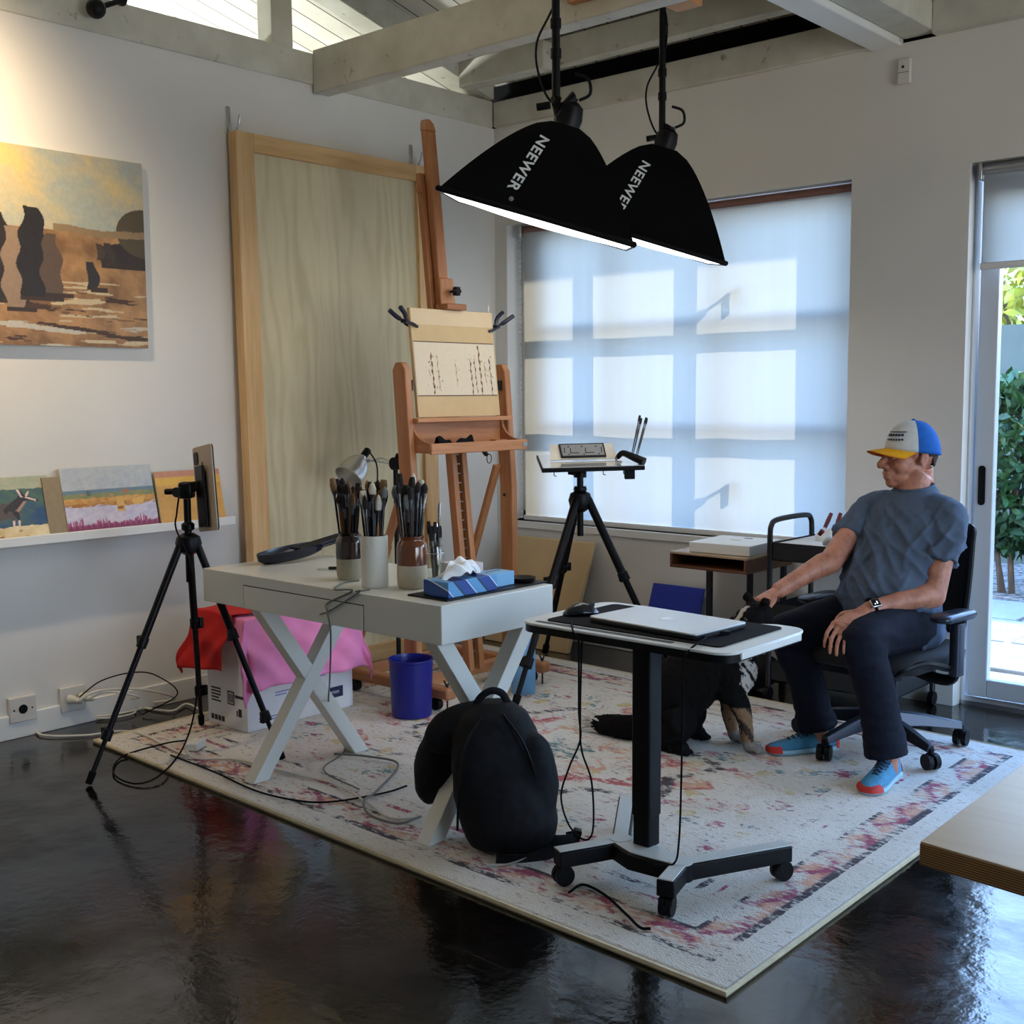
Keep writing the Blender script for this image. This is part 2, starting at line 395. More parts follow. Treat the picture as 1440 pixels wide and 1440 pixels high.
# ------------------------------------------------------------------ door_1 : sliding glass door
dr = struct(thing('door_1', (DX0, YW+.12, 0), 'white framed sliding glass door to the patio', 'door'))
m_frame = mat('door_frame', rgb(206, 210, 216), .35, 0, .02)
yd = YW+.125
mb = MB(); mb.bb((DX0, yd-.06, 0), (DX0+.012, YW+T-.01, DZ1)); mb.bb((DX1-.05, yd-.05, 0), (DX1, yd+.05, DZ1))
mb.bb((DX0+.012, yd-.06, DZ1-.05), (DX1, yd+.06, DZ1)); obj('door_frame', mb, m_frame, dr, bevel=.004)
mb = MB(); mb.bb((DX0+.012, yd-.07, 0), (DX1, yd+.07, .022)); mb.bb((DX0+.012, yd-.03, .022), (DX1, yd-.022, .034)); obj('track', mb, m_alu, dr)
sx = DX0+.022
pn = MB()
for a, b_ in ((sx, sx+.085), (sx+1.55, sx+1.65), (sx+1.65, sx+1.75), (sx+3.1, sx+3.2), (sx+3.2, sx+3.3), (DX1-.15, DX1-.05)): pn.bb((a, yd-.025, .035), (b_, yd+.025, DZ1-.06))
for z0, z1 in ((.035, .12), (DZ1-.13, DZ1-.06)): pn.bb((sx+.085, yd-.025, z0), (DX1-.15, yd+.025, z1))
obj('sash', pn, m_frame, dr, bevel=.005)
obj('door_glass', MB().bb((sx+.085, yd-.004, .12), (sx+1.55, yd+.004, DZ1-.13)).bb((sx+1.75, yd-.004, .12), (sx+3.1, yd+.004, DZ1-.13)).bb((sx+3.3, yd-.004, .12), (DX1-.15, yd+.004, DZ1-.13)), m_clear, dr, smooth=False)
hb = MB(); zc = 1.02; xc = sx+.036
hb.prism([(xc+.016*math.cos(a)*1, zc+(.075 if math.sin(a) > 0 else -.075)+.016*math.sin(a)) for a in [2*PI*k/20 for k in range(20)]], lambda x, z: (x, yd-.024, z), lambda x, z: (x, yd-.030, z))
obj('door_handle', hb, m_black, dr, label='dark recessed finger pull')
# tall right-hand windows, added out of frame to light the left wall
for i, (a, b_) in enumerate(ys):
    w = struct(thing('window_%d' % (i+2), (XR+.1, a, .2), 'unseen tall side window added for daylight', 'window')); mb = MB()
    for z0, z1 in ((.2, .26), (2.54, 2.6)): mb.bb((XR+.07, a, z0), (XR+.13, b_, z1))
    for y0, y1 in ((a, a+.05), ((a+b_)/2-.025, (a+b_)/2+.025), (b_-.05, b_)): mb.bb((XR+.07, y0, .2), (XR+.13, y1, 2.6))
    obj('window_frame', mb, m_white, w)
# ================================================================== OUTSIDE
m_paver = mat('paver', rgb(158, 155, 150), .8, 0, .08, 5, .2, 60)
def gravel_mat():
    m, t, b = nt('gravel'); v = coords(t); vo = t.nodes.new('ShaderNodeTexVoronoi'); vo.inputs['Scale'].default_value = 28; L(t, v, vo.inputs['Vector'])
    L(t, ramp(t, vo.outputs['Color'], [(.1, rgb(70, 64, 58)), (.9, rgb(170, 160, 150))]), b.inputs['Base Color'])
    bump_(t, b, vo.outputs['Distance'], .8, .02); b.inputs['Roughness'].default_value = .9; return m
struct(obj('floor_garden', MB().bb((-14, YW+T, -.3), (9, 24, -.06)), gravel_mat(), smooth=False))
pv = 0
for i in range(6):
    for j in range(4):
        x0 = -5.6+i*1.02+(.0 if j % 2 else .18); y0 = YW+T+.02+j*.72+(0.06 if j else 0)
        o = obj('paver', MB().bb((x0, y0, -.07), (x0+.98, y0+.69, -.03)), m_paver, bevel=.006)
        tag(o, 'pale concrete paving slab outside the glass door', 'paver', 'patio pavers')
m_stucco = mat('stucco', rgb(104, 110, 100), .9, 0, .10, 2.5, .35, 35)
struct(obj('wall_garden', MB().bb((-9, 10.6, -.1), (6, 10.8, 2.02)), m_stucco, smooth=False))
struct(obj('wall_sun_blocker', MB().box(V((-.30, .54, 6))+V((.867, .497, 0))*17.5, (3, 10.6, 13.2), rotm(0, 0, math.atan2(.43, .75))), mat('sun_blocker_stucco', rgb(225, 220, 210), .9), smooth=False))  # unseen block added to keep direct sun out of the glazed openings
m_leaf = mat('leaf', rgb(44, 80, 34), .5, 0, .45, 3); m_leaf2 = mat('leaf_yellow', rgb(150, 150, 50), .5, 0, .35, 3); m_bark = mat('bark', rgb(96, 78, 62), .9, 0, .2, 10, .3)
def foliage(name, n, fn, size, m, parent, seed):
    rnd = random.Random(seed); mb = MB()
    for _ in range(n):
        p = fn(rnd); s = size*rnd.uniform(.6, 1.3)
        d = V((rnd.uniform(-1, 1), rnd.uniform(-1, 1), rnd.uniform(-.5, 1))).normalized(); e = d.orthogonal().normalized()
        e = M.Rotation(rnd.uniform(0, 6.28), 3, d) @ e; w = d.cross(e)
        q = [p-e*s, p-e*s*.3+w*s*.42+d*s*.1, p+e*s*.35+w*s*.36+d*s*.08, p+e*s, p+e*s*.35-w*s*.36+d*s*.08, p-e*s*.3-w*s*.42+d*s*.1]
        mb._f([mb.bm.verts.new(x) for x in q])
    return obj(name, mb, m, parent, smooth=False)
def shrub(x, y, h, w, seed, label, size=.07, n=1500, m=None):
    s = thing('garden_shrub', (x, y, -.06), label, 'shrub', None); rnd = random.Random(seed); mb = MB()
    for k in range(6):
        a = rnd.uniform(0, 6.28); q = V((x+math.cos(a)*w*.5, y+math.sin(a)*w*.4, h*.55))
        mb.tube(spline([(x+rnd.uniform(-.06, .06), y, -.1), V((x, y, h*.2))*.6+q*.4-V((0, 0, h*.1)), q], 5), [.020-.001*i for i in range(11)], 6)
    obj('stem', mb, m_bark, s)
    def fn(r):
        while True:
            p = V((r.uniform(-1, 1), r.uniform(-1, 1), r.uniform(-1, 1)))
            if p.length < 1: break
        p = p.normalized()*p.length**.45
        return V((x+p.x*w, y+p.y*w*.7, h*.60+p.z*h*.46))
    foliage('foliage', n, fn, size, m or m_leaf, s, seed)
for i, (x, y, h, w) in enumerate(((-3.05, 9.0, 1.5, .50), (-2.0, 9.0, 1.5, .48), (-.95, 9.05, 1.6, .48), (.1, 9.05, 1.5, .5))):
    shrub(x, y, h, w, 10+i, ('leafy green shrub against the garden wall, nearest the door jamb', 'second leafy green shrub along the garden wall from the door jamb', 'third leafy green shrub along the garden wall from the door jamb', 'fourth leafy green shrub along the garden wall, farthest from the jamb')[i], .06, 2600)
tr = thing('garden_tree', (-4.5, 13., -.06), 'yellow green treetop showing above the garden wall', 'tree')
obj('trunk', MB().tube([(-4.5, 13, -.1), (-4.4, 13, 1.6), (-4.6, 13.1, 2.6)], [.12, .1, .06], 8), m_bark, tr)
def fn(r):
    while True:
        p = V((r.uniform(-1, 1), r.uniform(-1, 1), r.uniform(-1, 1)))
        if p.length < 1: return V((-4.5+p.x*1.9, 13+p.y*1.2, 2.2+p.z*.62))
foliage('foliage', 2200, fn, .08, m_leaf2, tr, 5)
# ================================================================== RUG
def rug_mat():
    m, t, b = nt('rug_pile'); v = coords(t)
    a = t.nodes.new('ShaderNodeAttribute'); a.attribute_name = 'Col'
    n1 = noise_(t, coords(t, (.5, 1.25, 1)), 46, 5, .8); n2 = noise_(t, v, 5.5, 3, .6); n3 = noise_(t, v, 160, 2, .6)
    wear = math_(t, 'ADD', math_(t, 'MULTIPLY', n1, .7), math_(t, 'MULTIPLY', n2, .5))
    base = ramp(t, noise_(t, v, 3, 3), [(.3, rgb(214, 208, 196)), (.7, rgb(232, 228, 220))])
    base = mixc(t, ramp(t, n3, [(.3, (.45,)*3), (.6, (0, 0, 0))]), base, rgb(196, 190, 182))
    keep = ramp(t, math_(t, 'ADD', wear, math_(t, 'MULTIPLY', math_(t, 'SUBTRACT', a.outputs['Alpha'], .8), .42)), [(.60, (0, 0, 0)), (.67, (.92, .92, .92))])
    c = mixc(t, math_(t, 'MULTIPLY', keep, math_(t, 'GREATER_THAN', a.outputs['Alpha'], .05)), base, a.outputs['Color'])
    fl = noise_(t, coords(t, (.45, 1.5, 1)), 60, 4, .8); c = mixc(t, ramp(t, fl, [(.575, (0, 0, 0)), (.67, (.8,)*3)]), c, mixc(t, noise_(t, v, 2.5, 2), rgb(52, 48, 66), rgb(150, 96, 84)))
    L(t, c, b.inputs['Base Color']); b.inputs['Roughness'].default_value = .95; b.inputs['Specular IOR Level'].default_value = .1
    bump_(t, b, math_(t, 'ADD', n3, math_(t, 'MULTIPLY', n1, .6)), .5, .006); return m
RC = [V((-4.55, 2.455, 0)), V((-1.425, 2.365, 0)), V((-1.44, 4.80, 0)), V((-4.60, 4.90, 0))]
NU, NV = 300, 236
def rp(u, v, z): return (RC[0]*(1-u)+RC[1]*u)*(1-v) + (RC[3]*(1-u)+RC[2]*u)*v + V((0, 0, z))
mb = MB(); mb.grid(lambda u, v: rp(u, v, RUG if .001 < u < .999 and .001 < v < .999 else .002), NU, NV)
me = mb.mesh('rug')
def rug_col(co):
    W, H = 3.1, 2.45
    n = NU+1; uu, vv = np.meshgrid(np.linspace(0, 1, NU+1), np.linspace(0, 1, NV+1), indexing='ij')
    x = uu.ravel()*W; y = vv.ravel()*H
    d = np.minimum(np.minimum(x, W-x), np.minimum(y, H-y))
    rs = np.random.RandomState(3)
    pal = np.array([rgb(186, 92, 96), rgb(214, 164, 138), rgb(56, 62, 96), rgb(84, 128, 134), rgb(160, 66, 98), rgb(206, 186, 136), rgb(48, 44, 60), rgb(190, 124, 112)])
    col = np.tile(np.array(rgb(200, 120, 96)), (len(x), 1)); al = np.zeros(len(x))
    def zone(msk, c, a):
        col[msk] = c; al[msk] = a
    cx, cy = x-W/2, y-H/2
    # field: scrolled motifs on a repeating lattice, mirrored like an oriental rug
    ax, ay = np.abs(cx), np.abs(cy); inner = d > .46
    s = np.sin(ax*11+2*np.sin(ay*7))*np.cos(ay*13+1.6*np.sin(ax*9)); s2 = np.sin(ax*23+ay*6)*np.sin(ay*21-ax*5)
    for k, (lo, hi, c, a) in enumerate(((.45, .75, 0, .80), (.75, 1.1, 1, .86), (-.62, -.40, 2, .78), (-1.1, -.74, 3, .82))): zone(inner & (s > lo) & (s < hi), pal[c], a)
    zone(inner & (s2 > .62), pal[5], .84); zone(inner & (s2 < -.66), pal[4], .82)
    r = np.hypot(cx/1.25, cy); th = np.arctan2(cy, cx/1.25); med = r+.05*np.cos(8*th)
    zone((med > .48) & (med < .53), pal[6], .9); zone((med > .34) & (med < .40), pal[0], .9); zone((med < .10), pal[3], .9); zone((med > .2) & (med < .24), pal[1], .9)
    # borders
    b1 = (d > .115) & (d <= .235); zone(b1, pal[7], .79)
    q = np.sin((np.where(np.minimum(x, W-x) < np.minimum(y, H-y), y, x))*24); w = (d-.175)/.06
    zone(b1 & (np.abs(w-.6*q) < .42), pal[1], .84); zone(b1 & (np.abs(w+.6*q) < .26), pal[4], .88)
    zone((d > .10) & (d < .128), pal[6], .88); zone((d > .222) & (d < .245), pal[6], .86)
    zone((d > .30) & (d < .325), pal[4], .80); zone((d > .36) & (d < .385), pal[6], .74)
    return np.concatenate([col, al[:, None]], 1)
c = rug_col(None).astype('f'); a = me.color_attributes.new('Col', 'FLOAT_COLOR', 'POINT'); a.data.foreach_set('color', c.ravel())
o = obj('area_rug', me, rug_mat(), smooth=True); tag(o, 'large distressed cream oriental rug on the dark concrete floor', 'rug')
m_edge = mat('rug_edge', rgb(206, 192, 160), .9, 0, .1, 40, .4, 120)
mb = MB(); pts = [rp(u, v, .008) for u, v in ((0, 0), (1, 0), (1, 1), (0, 1))]
mb.tube(pts, .009, 6, closed=True); obj('bound_edge', mb, m_edge, o)
# ================================================================== WHITE DESK
m_desk = mat('desk_lacquer', rgb(222, 222, 214), .22, 0, .015, 3, 0, 0, .5)
DKX0, DKX1, DKY0, DKY1, DKZ0, DKZ1 = -3.905, -2.60, 2.585, 3.135, .662, .79
dk = thing('writing_desk', ((DKX0+DKX1)/2, (DKY0+DKY1)/2, 0), 'white lacquered writing desk with crossed legs and a flush drawer', 'desk')
obj('desk_body', MB().bb((DKX0, DKY0, DKZ0), (DKX1, DKY1, DKZ1)), m_desk, dk, bevel=.003)
dw = obj('drawer', MB().bb((-3.64, DKY0-.0025, DKZ0+.001), (-2.97, DKY0+.004, DKZ1-.042)), m_desk, dk, bevel=.001)
gap = MB()
gap.bb((-3.643, DKY0-.0012, DKZ1-.042), (-2.967, DKY0+.002, DKZ1-.0385)); gap.bb((-3.6425, DKY0-.0012, DKZ0), (-3.6400, DKY0+.002, DKZ1-.04)); gap.bb((-2.9700, DKY0-.0012, DKZ0), (-2.9675, DKY0+.002, DKZ1-.04))
obj('drawer_gap', gap, m_black, dk)
for x in (-3.585, -2.655):
    for ya, yb, xs in ((2.575, 3.045, .03), (3.075, 2.625, .0292)):
        z0, z1 = RUG+.001, DKZ0; dy = .036
        mb = MB(); off = 0.0
        mb.prism([(ya-dy, z0), (ya+dy, z0), (yb+dy, z1), (yb-dy, z1)], lambda y, z: (x-xs-off, y, z), lambda y, z: (x+xs, y, z))
        obj('crossed_leg', mb, m_desk, dk, bevel=.002)
# ------------------------------------------------------------------ jars and brushes
m_glaze_d = mat('dark_glaze', rgb(46, 26, 20), .15, 0, .4, 14, 0, 0, .6, .5); m_glaze_b = mat('brown_glaze', rgb(112, 58, 26), .15, 0, .3, 12, 0, 0, .6, .5)
m_stone = mat('stoneware', rgb(202, 190, 166), .7, 0, .08, 30, .2, 150); m_crock = mat('white_crock', rgb(226, 222, 210), .45, 0, .03)
m_greyst = mat('grey_stoneware', rgb(168, 164, 146), .65, 0, .08, 30, .2, 150)
def jarpt(px, py): p = PZ(px, py, DKZ1); return p
def jar(name, px, py, rad, h, label, style):
    c = jarpt(px, py); c.y += rad*.75; c.x -= rad*.66; j = thing(name, c, label, 'jar'); z = DKZ1+.0008
    if style == 'white':
        mb = MB(); mb.lathe([(rad*.96, 0), (rad, .004), (rad, h), (rad-.004, h+.001), (rad-.006, h-.002), (rad-.007, .008), (0.001, .007)], (c.x, c.y, z), 36); obj('crock_body', mb, m_crock, j)
    else:
        gl = m_glaze_d if style == 'dark' else m_glaze_b; lo = m_greyst if style == 'dark' else m_stone
        s = h*.46
        mb = MB(); mb.lathe([(rad*.86, 0), (rad*.97, .012), (rad, .03), (rad, s)], (c.x, c.y, z), 36, caps=True); obj('bare_clay', mb, lo, j, label='unglazed pale lower half')
        mb = MB(); mb.lathe([(rad+.0006, s-.002), (rad+.0008, h*.78), (rad*.96, h*.86), (rad*.80, h*.91), (rad*.78, h*.94), (rad*.83, h*.97), (rad*.83, h), (rad*.76, h), (rad*.72, h*.92), (rad*.9, h*.84), (rad*.92, h*.5)], (c.x, c.y, z), 36, caps=False); obj('glazed_top', mb, gl, j, label='glossy dark brown glaze' if style == 'dark' else 'glossy reddish brown glaze')
    return c
m_handle = mat('brush_handle', rgb(12, 10, 11), .25, 0, .3, 30, 0, 0, .6); m_handle2 = mat('brush_handle_wood', rgb(150, 100, 56), .4, 0, .2); m_handle3 = mat('brush_handle_red', rgb(70, 26, 18), .3, 0, .2)
m_fer = mat('ferrule', (.20, .20, .21), .3, 1., .3, 60); m_br_d = mat('bristle_dark', rgb(34, 28, 26), .8, 0, .3, 60); m_br_l = mat('bristle_pale', rgb(214, 204, 186), .8, 0, .15, 60); m_br_t = mat('bristle_tan', rgb(150, 116, 78), .8, 0, .2, 60); m_br_b = mat('bristle_grey', rgb(120, 126, 126), .8, 0, .2, 60)
rb = random.Random(11)
def brush(base, d, ln, k, label, group):
    d = V(d).normalized(); tip = base + d*ln
    b = thing('paint_brush', base, label, 'brush', group)
    hr = k['r']; x = d.orthogonal().normalized(); bl = k['bl']
    ft = base + d*(ln-bl); fb = base + d*(ln-bl-k['fl'])
    obj('handle', MB().tube([base, base+d*(ln*.35), base+d*(ln*.62), fb], [hr*.55, hr*.8, hr*1.15, hr], 8), k['h'], b)
    w = k['w']
    up = k['flat']
    def ring(p, a, c): y = d.cross(x); return [p + (x*math.cos(2*PI*i/10)*a + y*math.sin(2*PI*i/10)*c) for i in range(10)]
    obj('ferrule', MB().loft([ring(fb, hr*1.05, hr*1.05), ring(fb+d*k['fl']*.5, hr*1.2, hr*1.05), ring(ft, w, w*up)]), m_fer, b)
    obj('bristles', MB().loft([ring(ft-d*.002, w*1.0, w*up), ring(ft+d*bl*.4, w*1.22, w*up*1.15), ring(ft+d*bl*.8, w*(1.05 if k['fl_tip'] else .75), w*up*.8), ring(tip, w*(.9 if k['fl_tip'] else .15), w*up*.35)]), k['b'], b)
    return b
def brushes(c, n, rad, h, jarname, cols, spread=.16, tall=(.27, .34)):
    g = 'brushes standing in the '+jarname
    for i in range(n):
        a = 2.399963*i; r = rad*.60*math.sqrt((i+.4)/n); z = DKZ1+.012; f = rb.uniform(2.05, 2.25)
        base = V((c.x+math.cos(a)*r*.62, c.y+math.sin(a)*r*.62, z)); hh = rb.uniform(*tall); sl = (f-1)*r/.30
        d = V((math.cos(a)*sl, math.sin(a)*sl, 1)); ln = d.length*hh
        kd = rb.choice(cols); w = rb.uniform(.0065, .0115)
        k = dict(r=rb.uniform(.0032, .0046), bl=rb.uniform(.028, .05), fl=rb.uniform(.03, .055), w=w, flat=rb.choice((.35, .6, 1.)), fl_tip=rb.random() < .5, h=rb.choice((m_handle, m_handle, m_handle, m_handle, m_handle, m_handle2, m_handle3)), b=kd)
        brush(base, d, ln, k, 'paint brush in the crowded bunch standing in the '+jarname, g)
c1 = jar('stoneware_jar', 489, 817, .046, .17, 'dark brown glazed stoneware jar of brushes, left of the white crock', 'dark')
c2 = jar('utensil_crock', 525, 828, .0475, .178, 'tall plain white crock of brushes between two glazed jars', 'white')
c3 = jar('stoneware_jar', 578, 830, .052, .18, 'reddish brown glazed stoneware jar of brushes, right of the white crock', 'brown')
brushes(c1, 22, .046, .16, 'dark brown jar', (m_br_d, m_br_d, m_br_d, m_br_t), tall=(.285, .355))
brushes(c2, 24, .047, .17, 'white crock', (m_br_d, m_br_d, m_br_d, m_br_t, m_br_t, m_br_b, m_br_l), tall=(.285, .36))
brushes(c3, 22, .052, .165, 'reddish brown jar', (m_br_d, m_br_d, m_br_d, m_br_l, m_br_b), tall=(.305, .385))
# glass jar with a wire bail
c4 = jarpt(612, 815); g = thing('glass_jar', c4, 'clear glass jar holding knives and thin brushes, right of the reddish jar', 'jar')
obj('jar_glass', MB().lathe([(.03, .0008), (.034, .006), (.034, .105), (.029, .118), (.030, .125), (.0285, .125), (.0275, .118), (.032, .103), (.032, .008), (.001, .006)], (c4.x, c4.y, DKZ1), 24), glass_thin('jar_glass_mat', (.93, .96, .96), .12), g)
obj('wire_bail', MB().tube([(c4.x+.0355*math.cos(a), c4.y+.0355*math.sin(a), DKZ1+.098) for a in [2*PI*k/24 for k in range(24)]], .0012, 6, closed=True), m_steel, g)
for i in range(9):
    a = 2*PI*i/9; r = .017
    base = V((c4.x+math.cos(a)*.008, c4.y+math.sin(a)*.008, DKZ1+.008)); d = V((math.cos(a)*.07, math.sin(a)*.07, 1)); ln = rb.uniform(.17, .21) if i else .27
    k = dict(r=.0032, bl=rb.uniform(.03, .05), fl=.03, w=rb.uniform(.004, .010), flat=.3, fl_tip=True, h=m_handle, b=rb.choice((m_br_d, m_steel, m_br_d)))
    brush(base, d, ln, k, 'thin brush or knife standing in the clear glass jar', 'tools in the glass jar')
# ------------------------------------------------------------------ black palette tray and small things
m_tray = mat('navy_black_tray', rgb(18, 22, 38), .25, 0, .1, 5, 0, 0, .5)
p0 = PZ(376, 797, DKZ1); p1 = PZ(480, 784, DKZ1); ax = (p1-p0); ax.z = 0; ln = ax.length; ax.normalize(); ay = V((-ax.y, ax.x, 0))
tr = thing('palette_tray', p0, 'black oval dish tray with a ribbed handle lying on the desk left end', 'tray')
def trf(u, w, z): return p0 + ax*u + ay*w + V((0, 0, z))
def tray_ring(s, z, tilt=.09): return [trf(.15+(.16*s if math.cos(a) < 0 else .15*s)*math.cos(a), .055+.066*s*math.sin(a), z+.001+tilt*max(0, .15+.15*math.cos(a))) for a in [2*PI*k/40 for k in range(40)]]
obj('dish', MB().loft([tray_ring(.78, 0), tray_ring(.95, .012), tray_ring(1., .04), tray_ring(.97, .041), tray_ring(.9, .016), tray_ring(.75, .007)], caps=True), m_tray, tr, smooth=40)
for k in range(4): w = .02+.022*k; obj('rib', MB().bar(trf(.17, w, .048), trf(.40, w, .085), .006, .008), m_tray, tr)
obj('handle', MB().bar(trf(.27, .054, .052), trf(.47, .054, .082), .085, .010), m_tray, tr, bevel=.004)
q = PZ(462, 802, DKZ1); kn = thing('palette_knife', q, 'small dark palette knife lying left of the dark jar', 'knife')
obj('handle', MB().bar(q+V((0, 0, .008)), q+V((.05, .05, .008)), .012, .012), m_handle, kn, bevel=.003); obj('blade', MB().bar(q+V((0, 0, .006)), q+V((-.04, -.02, .003)), .012, .002), m_steel, kn)
# tissue boxes
def tissue_mat():
    m, t, b = nt('tissue_box_print'); v = coords(t); s = t.nodes.new('ShaderNodeSeparateXYZ'); L(t, v, s.inputs[0])
    f = math_(t, 'ADD', math_(t, 'MULTIPLY', s.outputs[1], 9.), math_(t, 'MULTIPLY', s.outputs[2], 9.)); f = math_(t, 'ADD', f, math_(t, 'MULTIPLY', s.outputs[0], 3.))
    fr = math_(t, 'FRACT', f)
    c = ramp(t, fr, [(0, rgb(24, 70, 150)), (.42, rgb(24, 70, 150)), (.43, rgb(230, 240, 250)), (.46, rgb(230, 240, 250)), (.47, rgb(96, 160, 214)), (.88, rgb(120, 178, 224)), (.89, rgb(20, 60, 92))])
    t.nodes[-1].color_ramp.interpolation = 'CONSTANT' if t.nodes[-1].type == 'VALTORGB' else None
    for n in t.nodes:
        if n.type == 'VALTORGB': n.color_ramp.interpolation = 'CONSTANT'
    L(t, c, b.inputs['Base Color']); b.inputs['Roughness'].default_value = .4; return m
m_tb = tissue_mat(); m_paper = mat('paper', rgb(236, 238, 240), .8, 0, .02, 20, .1, 80); m_bluecard = mat('blue_card', rgb(128, 182, 222), .5, 0, .03)
tb = PZ(626, 846, DKZ1); tyd = .235; bx0, bx1, by0, by1 = tb.x-.118, tb.x-.003, tb.y+.018, tb.y+.253
TX = thing('tissue_box', (bx0, by0, DKZ1), 'blue patterned tissue box with a tissue pulled up, at the desk corner', 'tissue box')
zt = DKZ1+.0065
obj('carton', MB().bb((bx0, by0, zt), (bx1, by1, zt+.052)), m_tb, TX, bevel=.002)
def tis(u, v):
    x = bx0+.02+.075*u+.012*math.sin(v*7+u*5); y = by0+.03+.17*v+.02*math.sin(u*6)
    z = zt+.053+.052*(math.sin(PI*min(1, max(0, v)))**.7)*(.35+.65*math.sin(PI*u)**.6)+.010*math.sin(u*15+v*4)*math.sin(PI*u)+.006*math.sin(v*21-u*7)*math.sin(PI*v)
    return (x, y, z)
obj('tissue', MB().grid(tis, 26, 30), m_paper, TX, smooth=True, label='crumpled white tissue')
b2 = thing('tissue_box', (bx0, by1+.05, DKZ1), 'light blue low carton behind the patterned tissue box', 'tissue box')
obj('carton', MB().bb((bx0+.005, by1+.015, zt), (bx1-.03, by1+.12, zt+.047)), m_bluecard, b2, bevel=.002)
obj('tear_strip', MB().bb((bx0+.03, by1+.03, zt+.047), (bx0+.036, by1+.105, zt+.0478)), m_black, b2)
# white tray under the boxes
o = obj('desk_tray', MB().loft([[V((bx0-.055+(bx1-bx0+.07)*x, by0-.02+.50*y, z)) for x, y in ((0, 0), (1, 0), (1, 1), (0, 1))] for z in (DKZ1+.0008, DKZ1+.006)]), m_black); tag(o, 'flat black edged tray under the tissue boxes', 'tray')
dk2 = thing('black_dish', (bx1-.06, by1+.17, DKZ1), 'small black dish of scraps behind the tissue box, near the desk edge', 'dish')
obj('dish', MB().lathe([(.03, .0075), (.045, .012), (.048, .022), (.045, .022), (.03, .012)], (bx1-.05, by1+.075+.11, DKZ1), 24), m_black, dk2)
o = obj('paper_slip', MB().bb((bx0-.04, by0+.36, DKZ1+.0064), (bx0+.03, by0+.44, DKZ1+.0078)), mat('pale_green_paper', rgb(206, 222, 170), .7)); tag(o, 'pale green paper slip on the tray at the desk back corner', 'paper')
o = obj('book', MB().bb((-3.02, 3.0, DKZ1+.0008), (-2.90, 3.1, DKZ1+.055)), mat('book_cover', rgb(206, 196, 196), .6)); tag(o, 'small pale stacked block behind the white crock and reddish jar', 'box')
# lamp on floor stand behind the desk
lp = PZ(557, 965, .0); lp = V((-4.21, 4.0, 0)); lx = PY(557, 700, 4.0).x; lp.x = lx
ls = thing('clamp_lamp_stand', lp, 'black floor stand carrying a silver reflector clamp lamp behind the desk', 'lamp')
obj('base', MB().lathe([(.001, RUG+.001), (.07, RUG+.001), (.07, RUG+.012), (.02, RUG+.022), (.001, RUG+.022)], (lp.x, lp.y, 0), 28), m_black, ls)
zj = PY(557, 652, 4.0).z; obj('pole', MB().cyl((lp.x, lp.y, RUG+.01), (lp.x, lp.y, zj), .012), m_black, ls)
jt = V((lp.x, lp.y, zj)); obj('joint', MB().cyl(jt+V((0, -.016, 0)), jt+V((0, .016, 0)), .032), m_black, ls)
obj('bracket', MB().bar(jt, PY(560, 638, 4.0), .02, .012), m_black, ls)
hd = PY(507, 648, 3.95); a1 = PY(522, 648, 3.96)
obj('wire_arm', MB().tube([jt+V((0, 0, .006)), PY(536, 644, 3.97), a1], .0035, 6).tube([jt-V((0, 0, .006)), PY(536, 650, 3.97), a1], .0035, 6).tube([a1, hd], .008, 8), m_steel, ls)
n_ = ((PY(490, 672, 3.88)-PY(510, 640, 3.95)).normalized()-FW*.45).normalized(); Rf = frame(n_.orthogonal(), n_); top = PY(511, 642, 3.95)
k_ = PY(489, 676, 3.9); dl = (k_-top).length
obj('reflector', MB().lathe([(.018, 0), (.022, dl*.10), (.046, dl*.22), (.062, dl*.42), (.071, dl*.68), (.076, dl*.98), (.079, dl), (.074, dl), (.068, dl*.68), (.059, dl*.45), (.042, dl*.26), (.02, dl*.16)], top, 32, Rf, caps=False), m_alu, ls)
obj('socket', MB().lathe([(.014, -.05), (.019, -.045), (.019, .004), (.012, .004)], top, 16, Rf), m_black, ls)
obj('lamp_cord', MB().tube(spline([top-n_*.05, PY(520, 636, 3.95), PY(530, 655, 3.95), PY(530, 690, 3.9), PY(528, 720, 3.88)]), .004, 6), m_black, ls)
# cables over the desk edge
def cable(name, pts, r, m, label, cat='cable', n=10):
    o = obj(name, MB().tube(spline(pts, n), r, 7), m); tag(o, label, cat); return o
m_greycab = mat('grey_cable', rgb(110, 112, 106), .5); m_whitecab = mat('white_cable', rgb(216, 214, 204), .5)
yf = DKY0-.006
def D2(px, py, y): return PY(px, py, y)
cable('cable', [PZ(505, 816, DKZ1+.004), PZ(484, 819, DKZ1+.004), PZ(470, 829, DKZ1+.006), V((PZ(466, 838, DKZ1).x, DKY0-.005, DKZ1+.006)), D2(461, 848, yf), D2(460, 860, yf-.02), D2(465, 890, yf-.02), D2(464, 950, yf+.05), D2(462, 985, yf+.1), PZ(466, 1010, RUG+.01)+V((0, 0, .08)), PZ(486, 1050, RUG+.008), PZ(455, 1082, RUG+.008), PZ(505, 1110, RUG+.008)], .0032, m_greycab, 'thin dark grey cable looping from the desktop down past the drawer to the rug')
cable('cable', [PZ(520, 829, DKZ1+.004), PZ(500, 832, DKZ1+.004), V((PZ(486, 838, DKZ1).x, DKY0-.005, DKZ1+.006)), D2(465, 858, yf-.004), D2(450, 864, yf-.006)], .003, m_greycab, 'short grey cable end hanging over the drawer front')
